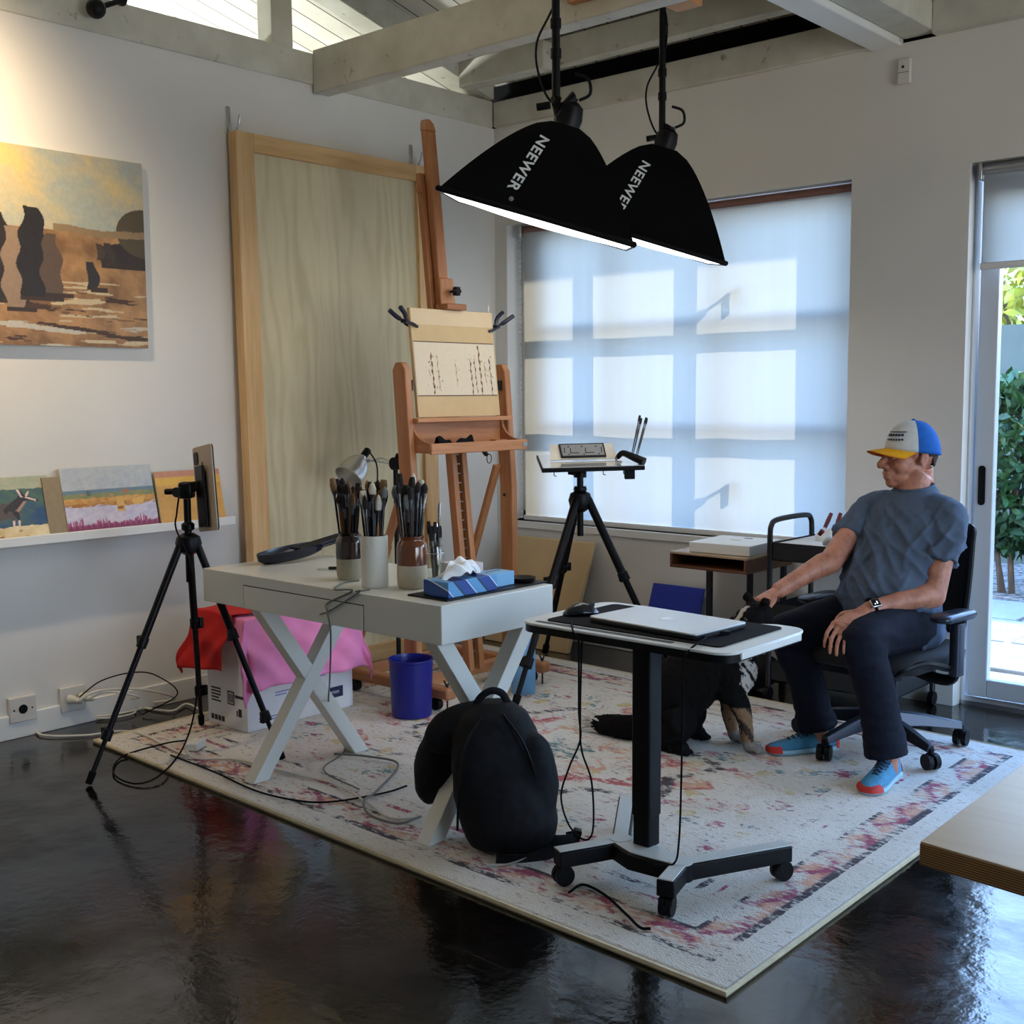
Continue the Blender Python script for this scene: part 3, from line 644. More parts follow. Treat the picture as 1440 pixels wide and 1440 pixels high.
# ================================================================== WALL ART AND LEFT WALL
def sm(x, a, b): t = np.clip((x-a)/(b-a), 0, 1); return t*t*(3-2*t)
def lerp(a, b, t): return a*(1-t[:, None]) + np.asarray(b)*t[:, None] if not isinstance(a, tuple) else np.asarray(a)*(1-t[:, None]) + np.asarray(b)*t[:, None]
def fbm(u, v, f, seed, oct_=4):
    r = np.random.RandomState(seed); o = np.zeros_like(u); amp = 1.
    for k in range(oct_):
        for _ in range(3):
            a, b, p = r.uniform(-1, 1)*f, r.uniform(-1, 1)*f, r.uniform(0, 6.28); q, c, p2 = r.uniform(-1, 1)*f, r.uniform(-1, 1)*f, r.uniform(0, 6.28)
            o += amp*np.sin(a*u+b*v+p+1.4*np.sin(q*u+c*v+p2))
        f *= 2.1; amp *= .55
    return o/3.
def blob(u, v, cu, cv, ru, rv): return ((u-cu)/ru)**2+((v-cv)/rv)**2 < 1
def put(c, m, col): c[m] = col
C_ = lambda *a: np.array(rgb(*a))
m_canvas = vcol_mat('oil_paint', .5, .18, 45, .5); m_canvasedge = mat('canvas_edge', rgb(206, 196, 176), .8, 0, .08, 30)
def canvas(name, corner, xd, zd, W, H, th, nx, ny, fn, label, edge=None, cat='painting'):
    o3, xd, zd = V(corner), V(xd).normalized(), V(zd).normalized(); nn = xd.cross(zd)      # nn points into the room
    fr = thing(name, o3, label, cat)
    mb = MB(); mb.loft([[o3+xd*a+zd*b+nn*n for a, b in ((0, 0), (W, 0), (W, H), (0, H))] for n in (-th, -.0005)]); obj('stretcher', mb, edge or m_canvasedge, fr, smooth=False)
    mb = MB(); mb.grid(lambda u, v: o3+xd*(u*W)+zd*(v*H)+nn*.001, nx, ny); me = mb.mesh('picture')
    uu, vv = np.meshgrid(np.linspace(0, 1, nx+1), np.linspace(0, 1, ny+1), indexing='ij'); c = np.ones((uu.size, 4), 'f'); c[:, :3] = fn(uu.ravel(), vv.ravel())
    a = me.color_attributes.new('Col', 'FLOAT_COLOR', 'POINT'); a.data.foreach_set('color', c.ravel())
    obj('picture', me, m_canvas, fr, smooth=False); return fr
def beach(u, v):                                     # plain generic stand-in: warm sky over brown shore with dark loose strokes
    n = fbm(u*1.5, v, 9, 1); n2 = fbm(u*1.5, v, 30, 2)
    c = lerp(tuple(rgb(176, 182, 170)), C_(226, 196, 128), np.clip(.5+.55*n, 0, 1)); c = lerp(c, C_(160, 172, 176), np.clip(n2*.5, 0, .5))
    g = v < .60+.01*n; sand = lerp(tuple(rgb(128, 92, 58)), C_(186, 142, 94), np.clip(.5+.5*n2, 0, 1)); c[g] = sand[g]
    put(c, (v < .34) & (fbm(u*.6, v*3, 26, 4) > .55), C_(206, 186, 150)); put(c, (v < .3) & (fbm(u*.6, v*3, 26, 5) > .6), C_(70, 44, 28)); put(c, (v < .12) & (fbm(u*.6, v*3, 20, 6) > .35), C_(196, 190, 176))
    put(c, (u > .86) & (v > .42) & (v < .60-.35*(.97-u)+.02*n), C_(48, 38, 28)); put(c, blob(u, v, 1.0, .62, .09, .13+.0*u), C_(86, 74, 52))
    put(c, (np.abs(v-.615-.012*n) < .018) & (u > .72), C_(150, 126, 92))
    r = np.random.RandomState(8)                     # upright loose strokes, no figures
    for cu, w, lo, hi, col in ((.56, .045, .22, .66, (40, 30, 28)), (.60, .03, .18, .60, (150, 126, 104)), (.66, .045, .24, .70, (34, 28, 28)), (.71, .03, .26, .58, (92, 74, 60)), (.47, .04, .16, .70, (30, 24, 24)), (.41, .04, .2, .66, (120, 92, 70)), (.33, .05, .18, .68, (36, 30, 28)), (.2, .05, .2, .66, (52, 40, 34)), (.83, .018, .30, .46, (40, 34, 36)), (.885, .014, .44, .58, (60, 48, 40)), (.925, .012, .44, .57, (44, 36, 32)), (.855, .012, .46, .57, (70, 56, 46))):
        put(c, (np.abs(u-cu-.006*np.sin(v*40+cu*30)) < w*(.55+.45*np.sin((v-lo)/(hi-lo)*PI*.9+.5))) & (v > lo) & (v < hi+.02*n), C_(*col))
        put(c, (np.abs(u-cu-.02) < w*1.4) & (np.abs(v-lo) < .012), C_(56, 38, 26))
    return c
canvas('canvas_painting', (XW+.033, 1.42, 1.672), (0, 1, 0), (0, 0, 1), 1.54, .822, .03, 440, 234, beach, 'large unframed canvas of brown shore and cloudy sky, high on left wall')
# picture ledge
LZ = .838
lg = thing('picture_ledge', (XW, 1.3, LZ), 'long narrow white picture ledge on the left wall', 'shelf')
obj('shelf_board', MB().bb((XW+.001, -.6, LZ), (XW+.105, 3.345, LZ+.018)), m_white, lg, bevel=.003)
obj('front_lip', MB().bb((XW+.105, -.6, LZ-.002), (XW+.12, 3.345, LZ+.038)), m_white, lg, bevel=.003)
def deer(u, v):
    n = fbm(u, v, 12, 21); c = lerp(tuple(rgb(196, 190, 160)), C_(170, 178, 150), np.clip(.5+.5*n, 0, 1))
    m = v < .80+.03*n; bg = lerp(tuple(rgb(40, 78, 118)), C_(88, 116, 84), np.clip(.35+.5*n+(.55-u)*.2+(v-.5)*.8, 0, 1)); c[m] = bg[m]
    k = v < .22+.02*n; st = lerp(tuple(rgb(206, 176, 116)), C_(238, 220, 176), np.clip(.5+.7*n, 0, 1)); c[k] = st[k]; put(c, k & (fbm(u, v, 30, 23) > .7), C_(140, 100, 56))
    br, pale, dk_ = C_(92, 78, 74), C_(232, 204, 190), C_(52, 44, 46)
    body = blob(u, v, .42, .47, .26, .15) | blob(u, v, .62, .48, .085, .125); put(c, body, br)
    def seg(a, b, w0, w1):
        ax, ay = a; bx, by = b; t = np.clip(((u-ax)*(bx-ax)+(v-ay)*(by-ay))/((bx-ax)**2+(by-ay)**2), 0, 1)
        return np.hypot(u-ax-t*(bx-ax), (v-ay-t*(by-ay))) < w0+(w1-w0)*t
    put(c, seg((.62, .48), (.735, .66), .075, .045), dk_); put(c, seg((.66, .44), (.75, .60), .02, .014), C_(176, 140, 120))
    put(c, seg((.735, .68), (.84, .625), .042, .022), dk_); put(c, seg((.77, .67), (.865, .61), .012, .013), pale); put(c, blob(u, v, .868, .612, .012, .014), C_(20, 18, 20))
    put(c, seg((.735, .69), (.70, .79), .018, .012), pale); put(c, seg((.745, .69), (.725, .78), .012, .008), dk_); put(c, seg((.775, .70), (.80, .76), .012, .008), pale)
    for x0, x1 in ((.60, .625), (.655, .675)): put(c, seg((x0, .44), (x1, .31), .026, .012), br if x0 < .62 else dk_); put(c, seg((x1, .31), (x1-.008, .2), .011, .009), pale)
    put(c, seg((.34, .42), (.31, .30), .05, .02), dk_); put(c, seg((.31, .30), (.33, .2), .016, .014), pale)
    return c
def marsh(u, v):
    n = fbm(u*1.3, v, 10, 31); n2 = fbm(u*1.3, v*2, 28, 32)
    c = lerp(tuple(rgb(178, 186, 198)), C_(198, 202, 200), np.clip(.5+.4*n2, 0, 1))
    m = v < .66; put(c, m, C_(110, 134, 150)); m = v < .60+.01*n; gr = lerp(tuple(rgb(120, 138, 92)), C_(150, 150, 96), np.clip(.5+.5*n, 0, 1)); c[m] = gr[m]
    m = v < .535+.01*n; og = lerp(tuple(rgb(196, 138, 66)), C_(232, 176, 92), np.clip(.5+.6*n2, 0, 1)); c[m] = og[m]
    m = v < .42+.05*n; wa = lerp(tuple(rgb(196, 190, 214)), C_(222, 214, 228), np.clip(.5+.5*n2, 0, 1)); c[m] = wa[m]
    put(c, (v > .40) & (v < .45+.02*n2) & (n2 > -.2), C_(176, 116, 40)); put(c, (np.abs(u-.60) < .045) & (v > .30) & (v < .52), C_(226, 176, 96)); put(c, blob(u+.01*n2, v+.01*n, .60, .35, .035, .025), C_(150, 96, 48)); put(c, blob(u, v, .80, .44, .07, .05), C_(232, 180, 96))
    put(c, blob(u+.02*n2, v+.02*n, .28, .60, .03, .04), C_(92, 104, 104)); put(c, blob(u+.03*n2, v+.03*n, .68, .615, .045, .05), C_(166, 116, 94)); put(c, (n2 > .75) & (v < .6) & (v > .5), C_(196, 150, 84))
    put(c, v < .12+.10*np.abs(np.sin(u*37+2*np.sin(u*90)))*np.clip(.6+n, 0, 1.3), C_(170, 72, 116)); put(c, v < .07+.07*np.abs(np.sin(u*51)), C_(132, 50, 92)); put(c, v < .03+.02*n2, C_(150, 112, 84))
    return c
def sunset(u, v):
    n = fbm(u, v, 6, 41); c = lerp(tuple(rgb(228, 176, 92)), C_(214, 160, 84), np.clip(.5+.4*n, 0, 1)); m = v > .88; put(c, m, C_(212, 150, 122)); m = (v > .74) & (v <= .88); put(c, m, C_(236, 186, 84)); return c
def lean(name, y0, W, Hh, th, tilt, fn, label, nx, ny, xoff=0., edge=None, cat='painting'):
    zd = V((-math.sin(tilt), 0, math.cos(tilt))); base = V((XW+.098-xoff, y0, LZ+.0195))
    base.x = min(base.x, XW+.102)
    return canvas(name, base, (0, 1, 0), zd, W, Hh, th, nx, ny, fn, label, edge, cat)
lean('canvas_painting', 1.985, .465, .272, .008, .26, deer, 'small painting of a grey deer on pale rocks against dark blue, leaning on the ledge', 220, 130)
lean('canvas_painting', 2.505, .440, .295, .012, .24, marsh, 'small landscape painting of an orange marsh with pink reeds, leaning on the ledge', 220, 148)
lean('canvas_painting', 2.958, .35, .255, .008, .22, sunset, 'small plain orange and yellow painted panel, right end of the ledge', 60, 40)
lean('backing_board', 2.42, .08, .26, .01, .22, lambda u, v: np.tile(C_(150, 130, 96), (len(u), 1)), 'narrow bare tan board standing between the deer painting and the marsh painting', 4, 4, 0., mat('tan_board', rgb(150, 130, 96), .8), 'board')
# ------------------------------------------------------------------ tall plywood panel, framed, hooks above
def birch(name='birch_ply'):
    m, t, b = nt(name); v = coords(t, (1, 2.2, .42)); n = noise_(t, v, 2.4, 4, .6); wv = t.nodes.new('ShaderNodeTexWave'); wv.wave_type = 'RINGS'; wv.rings_direction = 'X'
    wv.inputs['Scale'].default_value = 1.6; wv.inputs['Distortion'].default_value = 16; wv.inputs['Detail'].default_value = 3; wv.inputs['Detail Scale'].default_value = 1.1; L(t, v, wv.inputs['Vector'])
    f = math_(t, 'ADD', math_(t, 'MULTIPLY', wv.outputs['Fac'], .16), math_(t, 'MULTIPLY', n, .80)); c = ramp(t, f, [(.3, rgb(204, 188, 148)), (.52, rgb(222, 208, 170)), (.75, rgb(214, 198, 158))])
    kn = t.nodes.new('ShaderNodeTexVoronoi'); kn.inputs['Scale'].default_value = 1.7; L(t, coords(t, (1, 1.3, 1)), kn.inputs['Vector'])
    c = mixc(t, ramp(t, kn.outputs['Distance'], [(.018, (.85,)*3), (.05, (0, 0, 0))]), c, rgb(120, 84, 44))
    L(t, c, b.inputs['Base Color']); b.inputs['Roughness'].default_value = .6; bump_(t, b, wv.outputs['Fac'], .04, .002); return m
m_birch = birch(); m_pine_z = wood('pine_upright', rgb(196, 146, 88), rgb(232, 194, 140), 2, 8); m_pine_y = wood('pine_rail', rgb(196, 146, 88), rgb(232, 194, 140), 1, 8)
pan = thing('framed_plywood_panel', (XW+.05, 4.08, .02), 'tall birch plywood panel in a pine frame leaning against the left wall', 'panel')
PY0, PY1, PZ1 = 3.44, 4.735, 2.70
xb, xt = XW+.115, XW+.055
def pf(y, z, d): return V((xb+(xt-xb)*z/PZ1+d, y, z+.012))
def pbox(y0, y1, z0, z1, d0, d1): return MB().loft([[pf(y, z, d) for y, z in ((y0, z0), (y1, z0), (y1, z1), (y0, z1))] for d in (d0, d1)])
obj('panel_face', pbox(PY0+.03, PY1-.03, .03, PZ1-.03, -.012, .0), m_birch, pan, smooth=False)
obj('frame_upright', pbox(PY0, PY0+.105, 0, PZ1, -.04, .022), m_pine_z, pan, bevel=.003); obj('frame_upright', pbox(PY1-.105, PY1, 0, PZ1, -.04, .022), m_pine_z, pan, bevel=.003)
obj('frame_rail', pbox(PY0+.105, PY1-.105, PZ1-.088, PZ1, -.04, .022), m_pine_y, pan, bevel=.003); obj('frame_rail', pbox(PY0+.105, PY1-.105, 0, .09, -.04, .022), m_pine_y, pan, bevel=.003)
def hook(y, z, label):
    h = thing('wall_hook', (XW, y, z), label, 'hook'); x = XW
    obj('back_plate', MB().bb((x+.001, y-.011, z), (x+.006, y+.011, z+.10)), m_steel, h, bevel=.002)
    obj('hook_arm', MB().tube(spline([(x+.005, y, z+.02), (x+.02, y, z-.02), (x+.05, y+.004, z-.022), (x+.072, y+.008, z+.008), (x+.08, y+.012, z+.05)], 6), .006, 8), m_steel, h)
hook(3.455, 2.735, 'steel utility hook above the left corner of the plywood panel'); hook(4.66, 2.735, 'steel utility hook above the right corner of the plywood panel')
# outlets
m_plate = mat('outlet_plate', rgb(214, 210, 202), .4, 0, .02)
def plate(y, z, label):
    o = thing('wall_outlet', (XW, y, z), label, 'outlet'); x = XW+.018
    obj('cover_plate', MB().bb((XW+.001, y-.06, z-.055), (x+.006, y+.06, z+.055)), m_plate, o, bevel=.004); return o, x+.006
o, x = plate(2.30, .125, 'white wall plate with one round black socket, by the floor at left'); obj('socket', MB().cyl((x-.003, 2.30, .125), (x+.001, 2.30, .125), .02), m_black, o); 
for dz in (-.04, .04): obj('screw', MB().cyl((x-.002, 2.30+dz, .125), (x+.001, 2.30+dz, .125), .004), m_dkmetal, o)
o, x = plate(2.53, .125, 'white double wall outlet with two plugs in it, right of the round socket')
for dy in (-.025, .03):
    obj('plug', MB().lathe([(.019, 0), (.019, .025), (.013, .045), (.006, .07)], (x, 2.53+dy, .128), 12, rotm(0, PI/2+.15, .5)), m_whitecab, o)
z_ = .008
cable('extension_cord', [(x+.06, 2.51, .125), (x+.09, 2.6, .16), (x+.1, 2.8, .13), (x+.09, 2.98, .05), PZ(195, 992, .01), PZ(240, 1000, .01), PZ(262, 990, .012), PZ(285, 1000, .02)], .0055, m_whitecab, 'thick white cord running from the double outlet along the baseboard')
cable('extension_cord', [(x+.06, 2.56, .125), (x+.10, 2.64, .15), (x+.12, 2.78, .10), PZ(160, 985, .012), PZ(190, 998, .012), PZ(178, 1006, .012), PZ(138, 1010, .012), PZ(130, 1002, .012), PZ(150, 993, .014), PZ(185, 990, .016), PZ(196, 997, .016), PZ(150, 1006, .02), PZ(90, 1012, .009), PZ(54, 1024, .009), PZ(62, 1034, .009), PZ(120, 1034, .009), PZ(170, 1028, .009), PZ(205, 1034, RUG+.008), PZ(235, 1050, RUG+.008), PZ(262, 1062, RUG+.008)], .0048, m_whitecab, 'white cord coiled on the concrete and running onto the rug corner')
cable('adapter_cord', [(x+.05, 2.53, .14), (x+.08, 2.62, .2), (x+.1, 2.76, .215), (x+.1, 2.88, .18), (x+.13, 2.97, .08), PZ(200, 1005, .009)], .003, m_blackmat, 'thin dark cord arching above the white plugs')
o = obj('power_strip', MB().box(PZ(275, 1047, RUG+.02), (.055, .085, .034), rotm(0, 0, .5)), m_whitecab, bevel=.006); tag(o, 'small white cube power block lying on the rug corner', 'power block')
cable('cable', [PZ(262, 1055, RUG+.012), PZ(275, 1066, RUG+.008), PZ(330, 1068, RUG+.008), PZ(380, 1080, RUG+.008), PZ(420, 1090, RUG+.008), PZ(470, 1102, RUG+.008), PZ(515, 1128, RUG+.008), PZ(548, 1150, RUG+.008), PZ(590, 1150, RUG+.008)], .0045, m_whitecab, 'white flex lying across the rug under the desk')
cable('cable', [PZ(240, 1062, RUG+.008), PZ(300, 1085, RUG+.009), PZ(360, 1112, RUG+.007), PZ(420, 1126, RUG+.009), PZ(470, 1127, RUG+.009), PZ(540, 1115, RUG+.008), PZ(572, 1105, RUG+.008)], .0035, m_blackmat, 'black flex lying along the near edge of the rug under the desk')
cable('cable', [PZ(470, 1060, RUG+.016), PZ(520, 1064, RUG+.014), PZ(560, 1075, RUG+.014), PZ(530, 1112, RUG+.016), PZ(512, 1126, RUG+.02), PZ(520, 1146, RUG+.014), PZ(560, 1158, RUG+.014), PZ(592, 1148, RUG+.014)], .0045, m_greycab, 'grey flex curled on the rug beside the backpack')
# carton under the desk with red and pink cloths
def carton_mat():
    m, t, b = nt('printed_carton'); v = coords(t); s = t.nodes.new('ShaderNodeSeparateXYZ'); L(t, v, s.inputs[0])
    L(t, ramp(t, noise_(t, v, 5, 2), [(.3, rgb(226, 226, 228)), (.7, rgb(238, 238, 240))]), b.inputs['Base Color']); b.inputs['Roughness'].default_value = .6; return m
BX0, BX1, BY0, BY1, BZ = -4.42, -4.13, 2.93, 3.52, .40
bx = thing('shipping_carton', ((BX0+BX1)/2, 3.2, RUG), 'white printed shipping carton on the rug under cloths, behind the desk legs', 'box')
z0 = RUG+.001
obj('carton', MB().bb((BX0, BY0, z0), (BX1, BY1, BZ)), carton_mat(), bx, bevel=.003)
class PR:
    def bb(s, a, b): obj('print_mark', MB().bb(a, b), m_ink, bx, smooth=False)
m_ink = mat('carton_ink', rgb(48, 48, 58), .6)
pr_ = PR(); pr2 = MB()
for k in range(5): pr_.bb((BX0+.03, BY0-.0012, .175-.014*k), (BX0+(.10 if k != 3 else .085), BY0, .182-.014*k))
for k in range(4): pr_.bb((BX0+.025+.026*k, BY0-.0012, .035), (BX0+.045+.026*k, BY0, .058))
pr_.bb((BX0+.15, BY0-.0012, .12), (BX0+.20, BY0, .18)); pr_.bb((BX0+.205, BY0-.0012, .155), (BX0+.265, BY0, .168))
pr2.bb((BX0+.156, BY0-.0018, .126), (BX0+.194, BY0-.001, .174)); 
for k in range(6): pr_.bb((BX0+.160+.006*k, BY0-.0026, .130), (BX0+.163+.006*k, BY0-.0016, .170))
pr_.bb((BX0+.215, BY0-.0012, .075), (BX0+.222, BY0, .10)); pr_.bb((BX0+.228, BY0-.0012, .075), (BX0+.25, BY0, .11))
m_inkb = mat('carton_ink_blue', rgb(40, 44, 86), .6)
obj('barcode_label', pr2, m_white, bx, smooth=False)
ps = MB(); x = BX1+.0008
ps.bb((BX1, BY0+.16, .24), (x+.0004, BY0+.36, .385))
obj('print_panel', ps, m_ink, bx, smooth=False)
ps = MB(); ps.bb((BX1, BY0+.41, .075), (x+.0004, BY0+.53, .125)); obj('brand_panel', ps, m_inkb, bx, smooth=False)
tf = lambda oy, z, s=1: onplane((x, oy, z), (0, 1, 0), (0, 0, 1), .0006)
text('brand_text', 'Carton', .026, tf(BY0+.47, .102), m_white, bx); 
for oy, z, s_, tx in ((BY0+.18, .20, .012, 'fold here'), (BY0+.20, .16, .010, 'handle with care'), (BY0+.18, .13, .010, 'this side up'), (BY0+.42, .19, .010, '24 x 16 x 12'), (BY0+.44, .165, .010, 'flat pack'), (BY0+.09, .045, .008, 'recyclable board')):
    pass
ln_ = MB()
for oy, z, w in ((.14, .205, .10), (.14, .192, .07), (.15, .160, .09), (.15, .147, .06), (.38, .20, .07), (.38, .188, .05), (.06, .06, .14), (.06, .048, .10)): ln_.bb((BX1, BY0+oy, z), (x, BY0+oy+w, z+.006))
obj('print_lines', ln_, mat('faint_ink', rgb(150, 152, 190), .6), bx, smooth=False)
m_red = mat('red_cloth', rgb(186, 16, 12), .85, 0, .08, 12, .2, 160); m_pink = mat('pink_cloth', rgb(236, 140, 190), .85, 0, .06, 12, .2, 160)
def drape(name, fn, nu, nv, m, label):
    o = obj(name, MB().grid(fn, nu, nv), m, smooth=True); s = o.modifiers.new('s', 'SOLIDIFY'); s.thickness = .003; tag(o, label, 'cloth'); return o
# each cloth: a sheet over the carton top that turns down over its edges
def over(x, y, topz, seed, lift, flare=.22):
    ox = max(0, x-(BX1+lift)); oy = max(0, (BY0-lift)-y); oz = max(0, y-(BY1+lift)); ow = max(0, (BX0-lift)-x)
    d = math.hypot(ox+ow, oy+oz)
    X = min(max(x, BX0-lift), BX1+lift); Y = min(max(y, BY0-lift), BY1+lift); k = min(1, d*8)
    w = (.5+.5*math.sin((x*.6+y)*26+seed))*.034+.010*math.sin((x-y)*41+seed*2)
    X += (w*.7+ox*flare)*k*(ox > 0)-(w*.5+ow*flare*1.3)*k*(ow > 0); Y -= (w*.7+oy*flare)*k*(oy > 0)-oz*flare
    return V((X, Y, topz+.003*math.sin(x*40+y*30)*(1-k)-d*.965))
def redf(u, v): return over(BX0-.16+u*.40, BY0-.27+v*.50-.03*(1-u)*(1-v), .525, 2., .030, .22)
def pinkf(u, v): return over(BX0+.02+u*.58-.10*(1-v)*(u > .5)*0, BY0-.06-.16*u*(1-v)+v*(BY1-BY0+.30), .508, 4., .0065)
# the carton carries a second, lower box that lifts the cloths to the photographed height
o = obj('carton_lid', MB().bb((BX0+.005, BY0+.005, BZ+.001), (BX1-.005, BY1-.005, .50)), mat('grey_lid', rgb(170, 170, 172), .6), bevel=.003); tag(o, 'grey box resting on the printed carton, hidden under the red and pink cloths', 'box')
drape('pink_cloth', pinkf, 50, 60, m_pink, 'pink cloth draped over the carton behind the desk legs')
drape('red_cloth', redf, 34, 44, m_red, 'red cloth draped over the left end of the carton')
# ------------------------------------------------------------------ blue bin, towel roll
c = PZ(577, 1013, RUG); c = V((c.x-.06, c.y+.066, 0))
bn = thing('waste_bin', c, 'cobalt blue round plastic waste bin beside the desk leg', 'bin'); m_bin = mat('cobalt_plastic', rgb(16, 22, 120), .35, 0, .05, 6, 0, 0, .5)
obj('bin_body', MB().lathe([(.076, RUG+.001), (.09, RUG+.004), (.098, .264), (.102, .268), (.102, .276), (.097, .276), (.094, .262), (.087, RUG+.01), (.001, RUG+.008)], (c.x, c.y, 0), 40), m_bin, bn)
c = PZ(736, 978, RUG); c = V((c.x-.04, c.y+.045, 0)); tw = thing('paper_towel_roll', c, 'pale blue shop towel roll standing on the rug near the easel foot', 'towel roll')
m_tow = mat('blue_towel', rgb(120, 172, 214), .9, 0, .06, 10, .4, 90)
obj('roll', MB().lathe([(.022, RUG+.001), (.058, RUG+.001), (.060, .10), (.060, .272), (.057, .276), (.022, .276), (.0215, .10)], (c.x, c.y, 0), 36), m_tow, tw); obj('core', MB().lathe([(.0195, RUG+.002), (.0215, RUG+.002), (.0215, .2755), (.0195, .2755)], (c.x, c.y, 0), 24), mat('card_tube', rgb(90, 72, 54), .8), tw)
# ------------------------------------------------------------------ leaning boards at the back wall
m_kraft = mat('kraft_board', rgb(206, 176, 130), .75, 0, .05, 8, .05, 60)
def leanboard(name, x0, x1, yb, yt, h, th, m, label):
    def f(x, z, d): s = z/h; return V((x, yb+(yt-yb)*s-d, z+.002))
    o = obj(name, MB().loft([[f(x, z, d) for x, z in ((x0, 0), (x1, 0), (x1, h), (x0, h))] for d in (0, th)]), m, bevel=.002); tag(o, label, 'board'); return o
leanboard('cardboard_panel', -4.72, -4.09, 5.08, 5.325, .60, .03, m_kraft, 'wide tan cardboard panel leaning on the wall under the window')
leanboard('blue_board', -3.69, -3.36, 5.17, 5.325, .41, .012, mat('ultramarine_board', rgb(20, 48, 160), .5, 0, .05), 'small bright blue board leaning on the wall left of the side table')
# ================================================================== EASEL
m_bx = wood('beech_x', rgb(146, 88, 50), rgb(190, 130, 84), 0, 10, .4); m_by = wood('beech_y', rgb(146, 88, 50), rgb(196, 136, 90), 1, 10, .4); m_bz = wood('beech_z', rgb(142, 86, 48), rgb(190, 130, 84), 2, 10, .4)
EYL, EYR, EYC = 3.72, 4.40, 4.055
es = thing('studio_easel', (-4.0, EYC, RUG), 'large beech studio easel with a tray and a tall mast, left of the window', 'easel')
def mastx(z): return -3.905-.104*(z-.6)
for y, x0, x1 in ((EYL, -4.46, -3.68), (EYR, -4.44, -3.69)):
    o = obj('base_runner', MB().bb((x0, y-.032, .075), (x1, y+.032, .13)), m_bx, es, bevel=.012)
    for x in (x0+.03, x1-.03):
        obj('levelling_screw', MB().cyl((x, y, RUG+.001), (x, y, .14), .004), m_dkmetal, o); 
        w = MB(); w.tube([(x, y-.004, .135), (x, y-.02, .165)], .004, 6).tube([(x, y+.004, .135), (x, y+.02, .165)], .004, 6).ell((x, y, .14), .008, None, 8, 6); obj('wing_nut', w, m_dkmetal, o)
    for x in (x0+.12, x1-.10): obj('caster', MB().cyl((x, y-.016, RUG+.031), (x, y+.016, RUG+.031), .03), m_black, o, bevel=.004)
    px = MB(); px.loft([[V((xc+dx, y+dy, z)) for dx, dy in ((-.042, -.02), (.042, -.02), (.042, .02), (-.042, .02))] for xc, z in ((-3.93, .131), (-3.935, 1.0), (-3.978, 1.565))] + [[V((-3.979+dx, y+dy, 1.60)) for dx, dy in ((-.02, -.02), (.02, -.02), (.02, .02), (-.02, .02))]])
    obj('upright_post', px, m_bz, es, bevel=.006)
    obj('rear_strut', MB().bar((-3.98, y+(.035 if y < 4 else -.035), 1.10), (-4.37, y, .13), .022, .042, (0, 1, 0)), m_bz, es, bevel=.003)
    obj('post_bolt', MB().cyl((-3.945, y-.024, .95), (-3.945, y+.024, .95), .008), m_dkmetal, es)
    obj('strut_bracket', MB().bar((-4.20, y+.03*(1 if y < 4 else -1), .58), (-4.13, y+.03*(1 if y < 4 else -1), .74), .016, .06, (0, 1, 0)), m_bz, es, bevel=.003)
for x in (-3.95, -4.34): obj('cross_rail', MB().bb((x-.03, EYL+.032, .08), (x+.03, EYR-.032, .125)), m_by, es, bevel=.004)
def mbar(y0, y1, z0, z1, d0, d1):
    return MB().loft([[V((mastx(z)+d, y, z)) for d, y in ((d0, y0), (d1, y0), (d1, y1), (d0, y1))] for z in (z0, z1)])
ms = obj('mast', mbar(EYC-.032, EYC+.032, 1.30, 2.70, -.02, .02), m_bz, es, bevel=.006)
obj('mast_tip', MB().loft([[V((mastx(z)+d, y, z)) for d, y in ((-.02, EYC-.032+k), (.02, EYC-.032+k), (.02, EYC+.032-k2), (-.02, EYC+.032-k2))] for z, k, k2 in ((2.70, 0, 0), (2.735, .004, .012), (2.752, .012, .034))]), m_bz, ms)
obj('sliding_rail', mbar(EYC-.058, EYC-.02, 1.3, 2.50, -.052, -.022), m_bz, es, bevel=.003)
obj('rail_knob', MB().cyl((mastx(2.42)-.03, EYC-.075, 2.42), (mastx(2.42)-.03, EYC-.055, 2.42), .016), m_bz, es)
for a in (-.052, .018): obj('mast_rail', mbar(EYC+a, EYC+a+.034, .13, 1.30, -.022, .022), m_bz, es, bevel=.003)
rk = MB()
for k in range(22): z = .22+.045*k; rk.box((mastx(z), EYC, z), (.012, .034, .006))
obj('ratchet_rungs', rk, m_steel, es); obj('ratchet_slot', mbar(EYC-.017, EYC+.017, .14, 1.28, -.018, -.012), m_blackmat, es)
# head clamp
z = 1.855
hc = obj('head_clamp', MB().loft([[V((mastx(zz)+d, EYC+y, zz)) for d, y in ((.0205, -.045), (.036, -.045), (.036, .05), (.0205, .05))] for zz in (z+.005, z+.15)]), m_bz, es, bevel=.008)
obj('clamp_ledge', MB().bb((mastx(z)-.01, EYC-.048, z-.002), (mastx(z)+.075, EYC+.085, z+.026)), m_by, hc, bevel=.006)
kb = MB(); kx = mastx(z+.085)+.036; kb.cyl((kx, EYC+.02, z+.085), (kx+.03, EYC+.02, z+.085), .006).tube([(kx+.03+.022*0, EYC+.02, z+.085), (kx+.055, EYC+.02, z+.085)], .017, 14)
for k in range(6): a = PI/3*k; kb.cyl((kx+.032, EYC+.02+.016*math.cos(a), z+.085+.016*math.sin(a)), (kx+.053, EYC+.02+.016*math.cos(a), z+.085+.016*math.sin(a)), .007)
obj('clamp_knob', kb, m_black, hc)
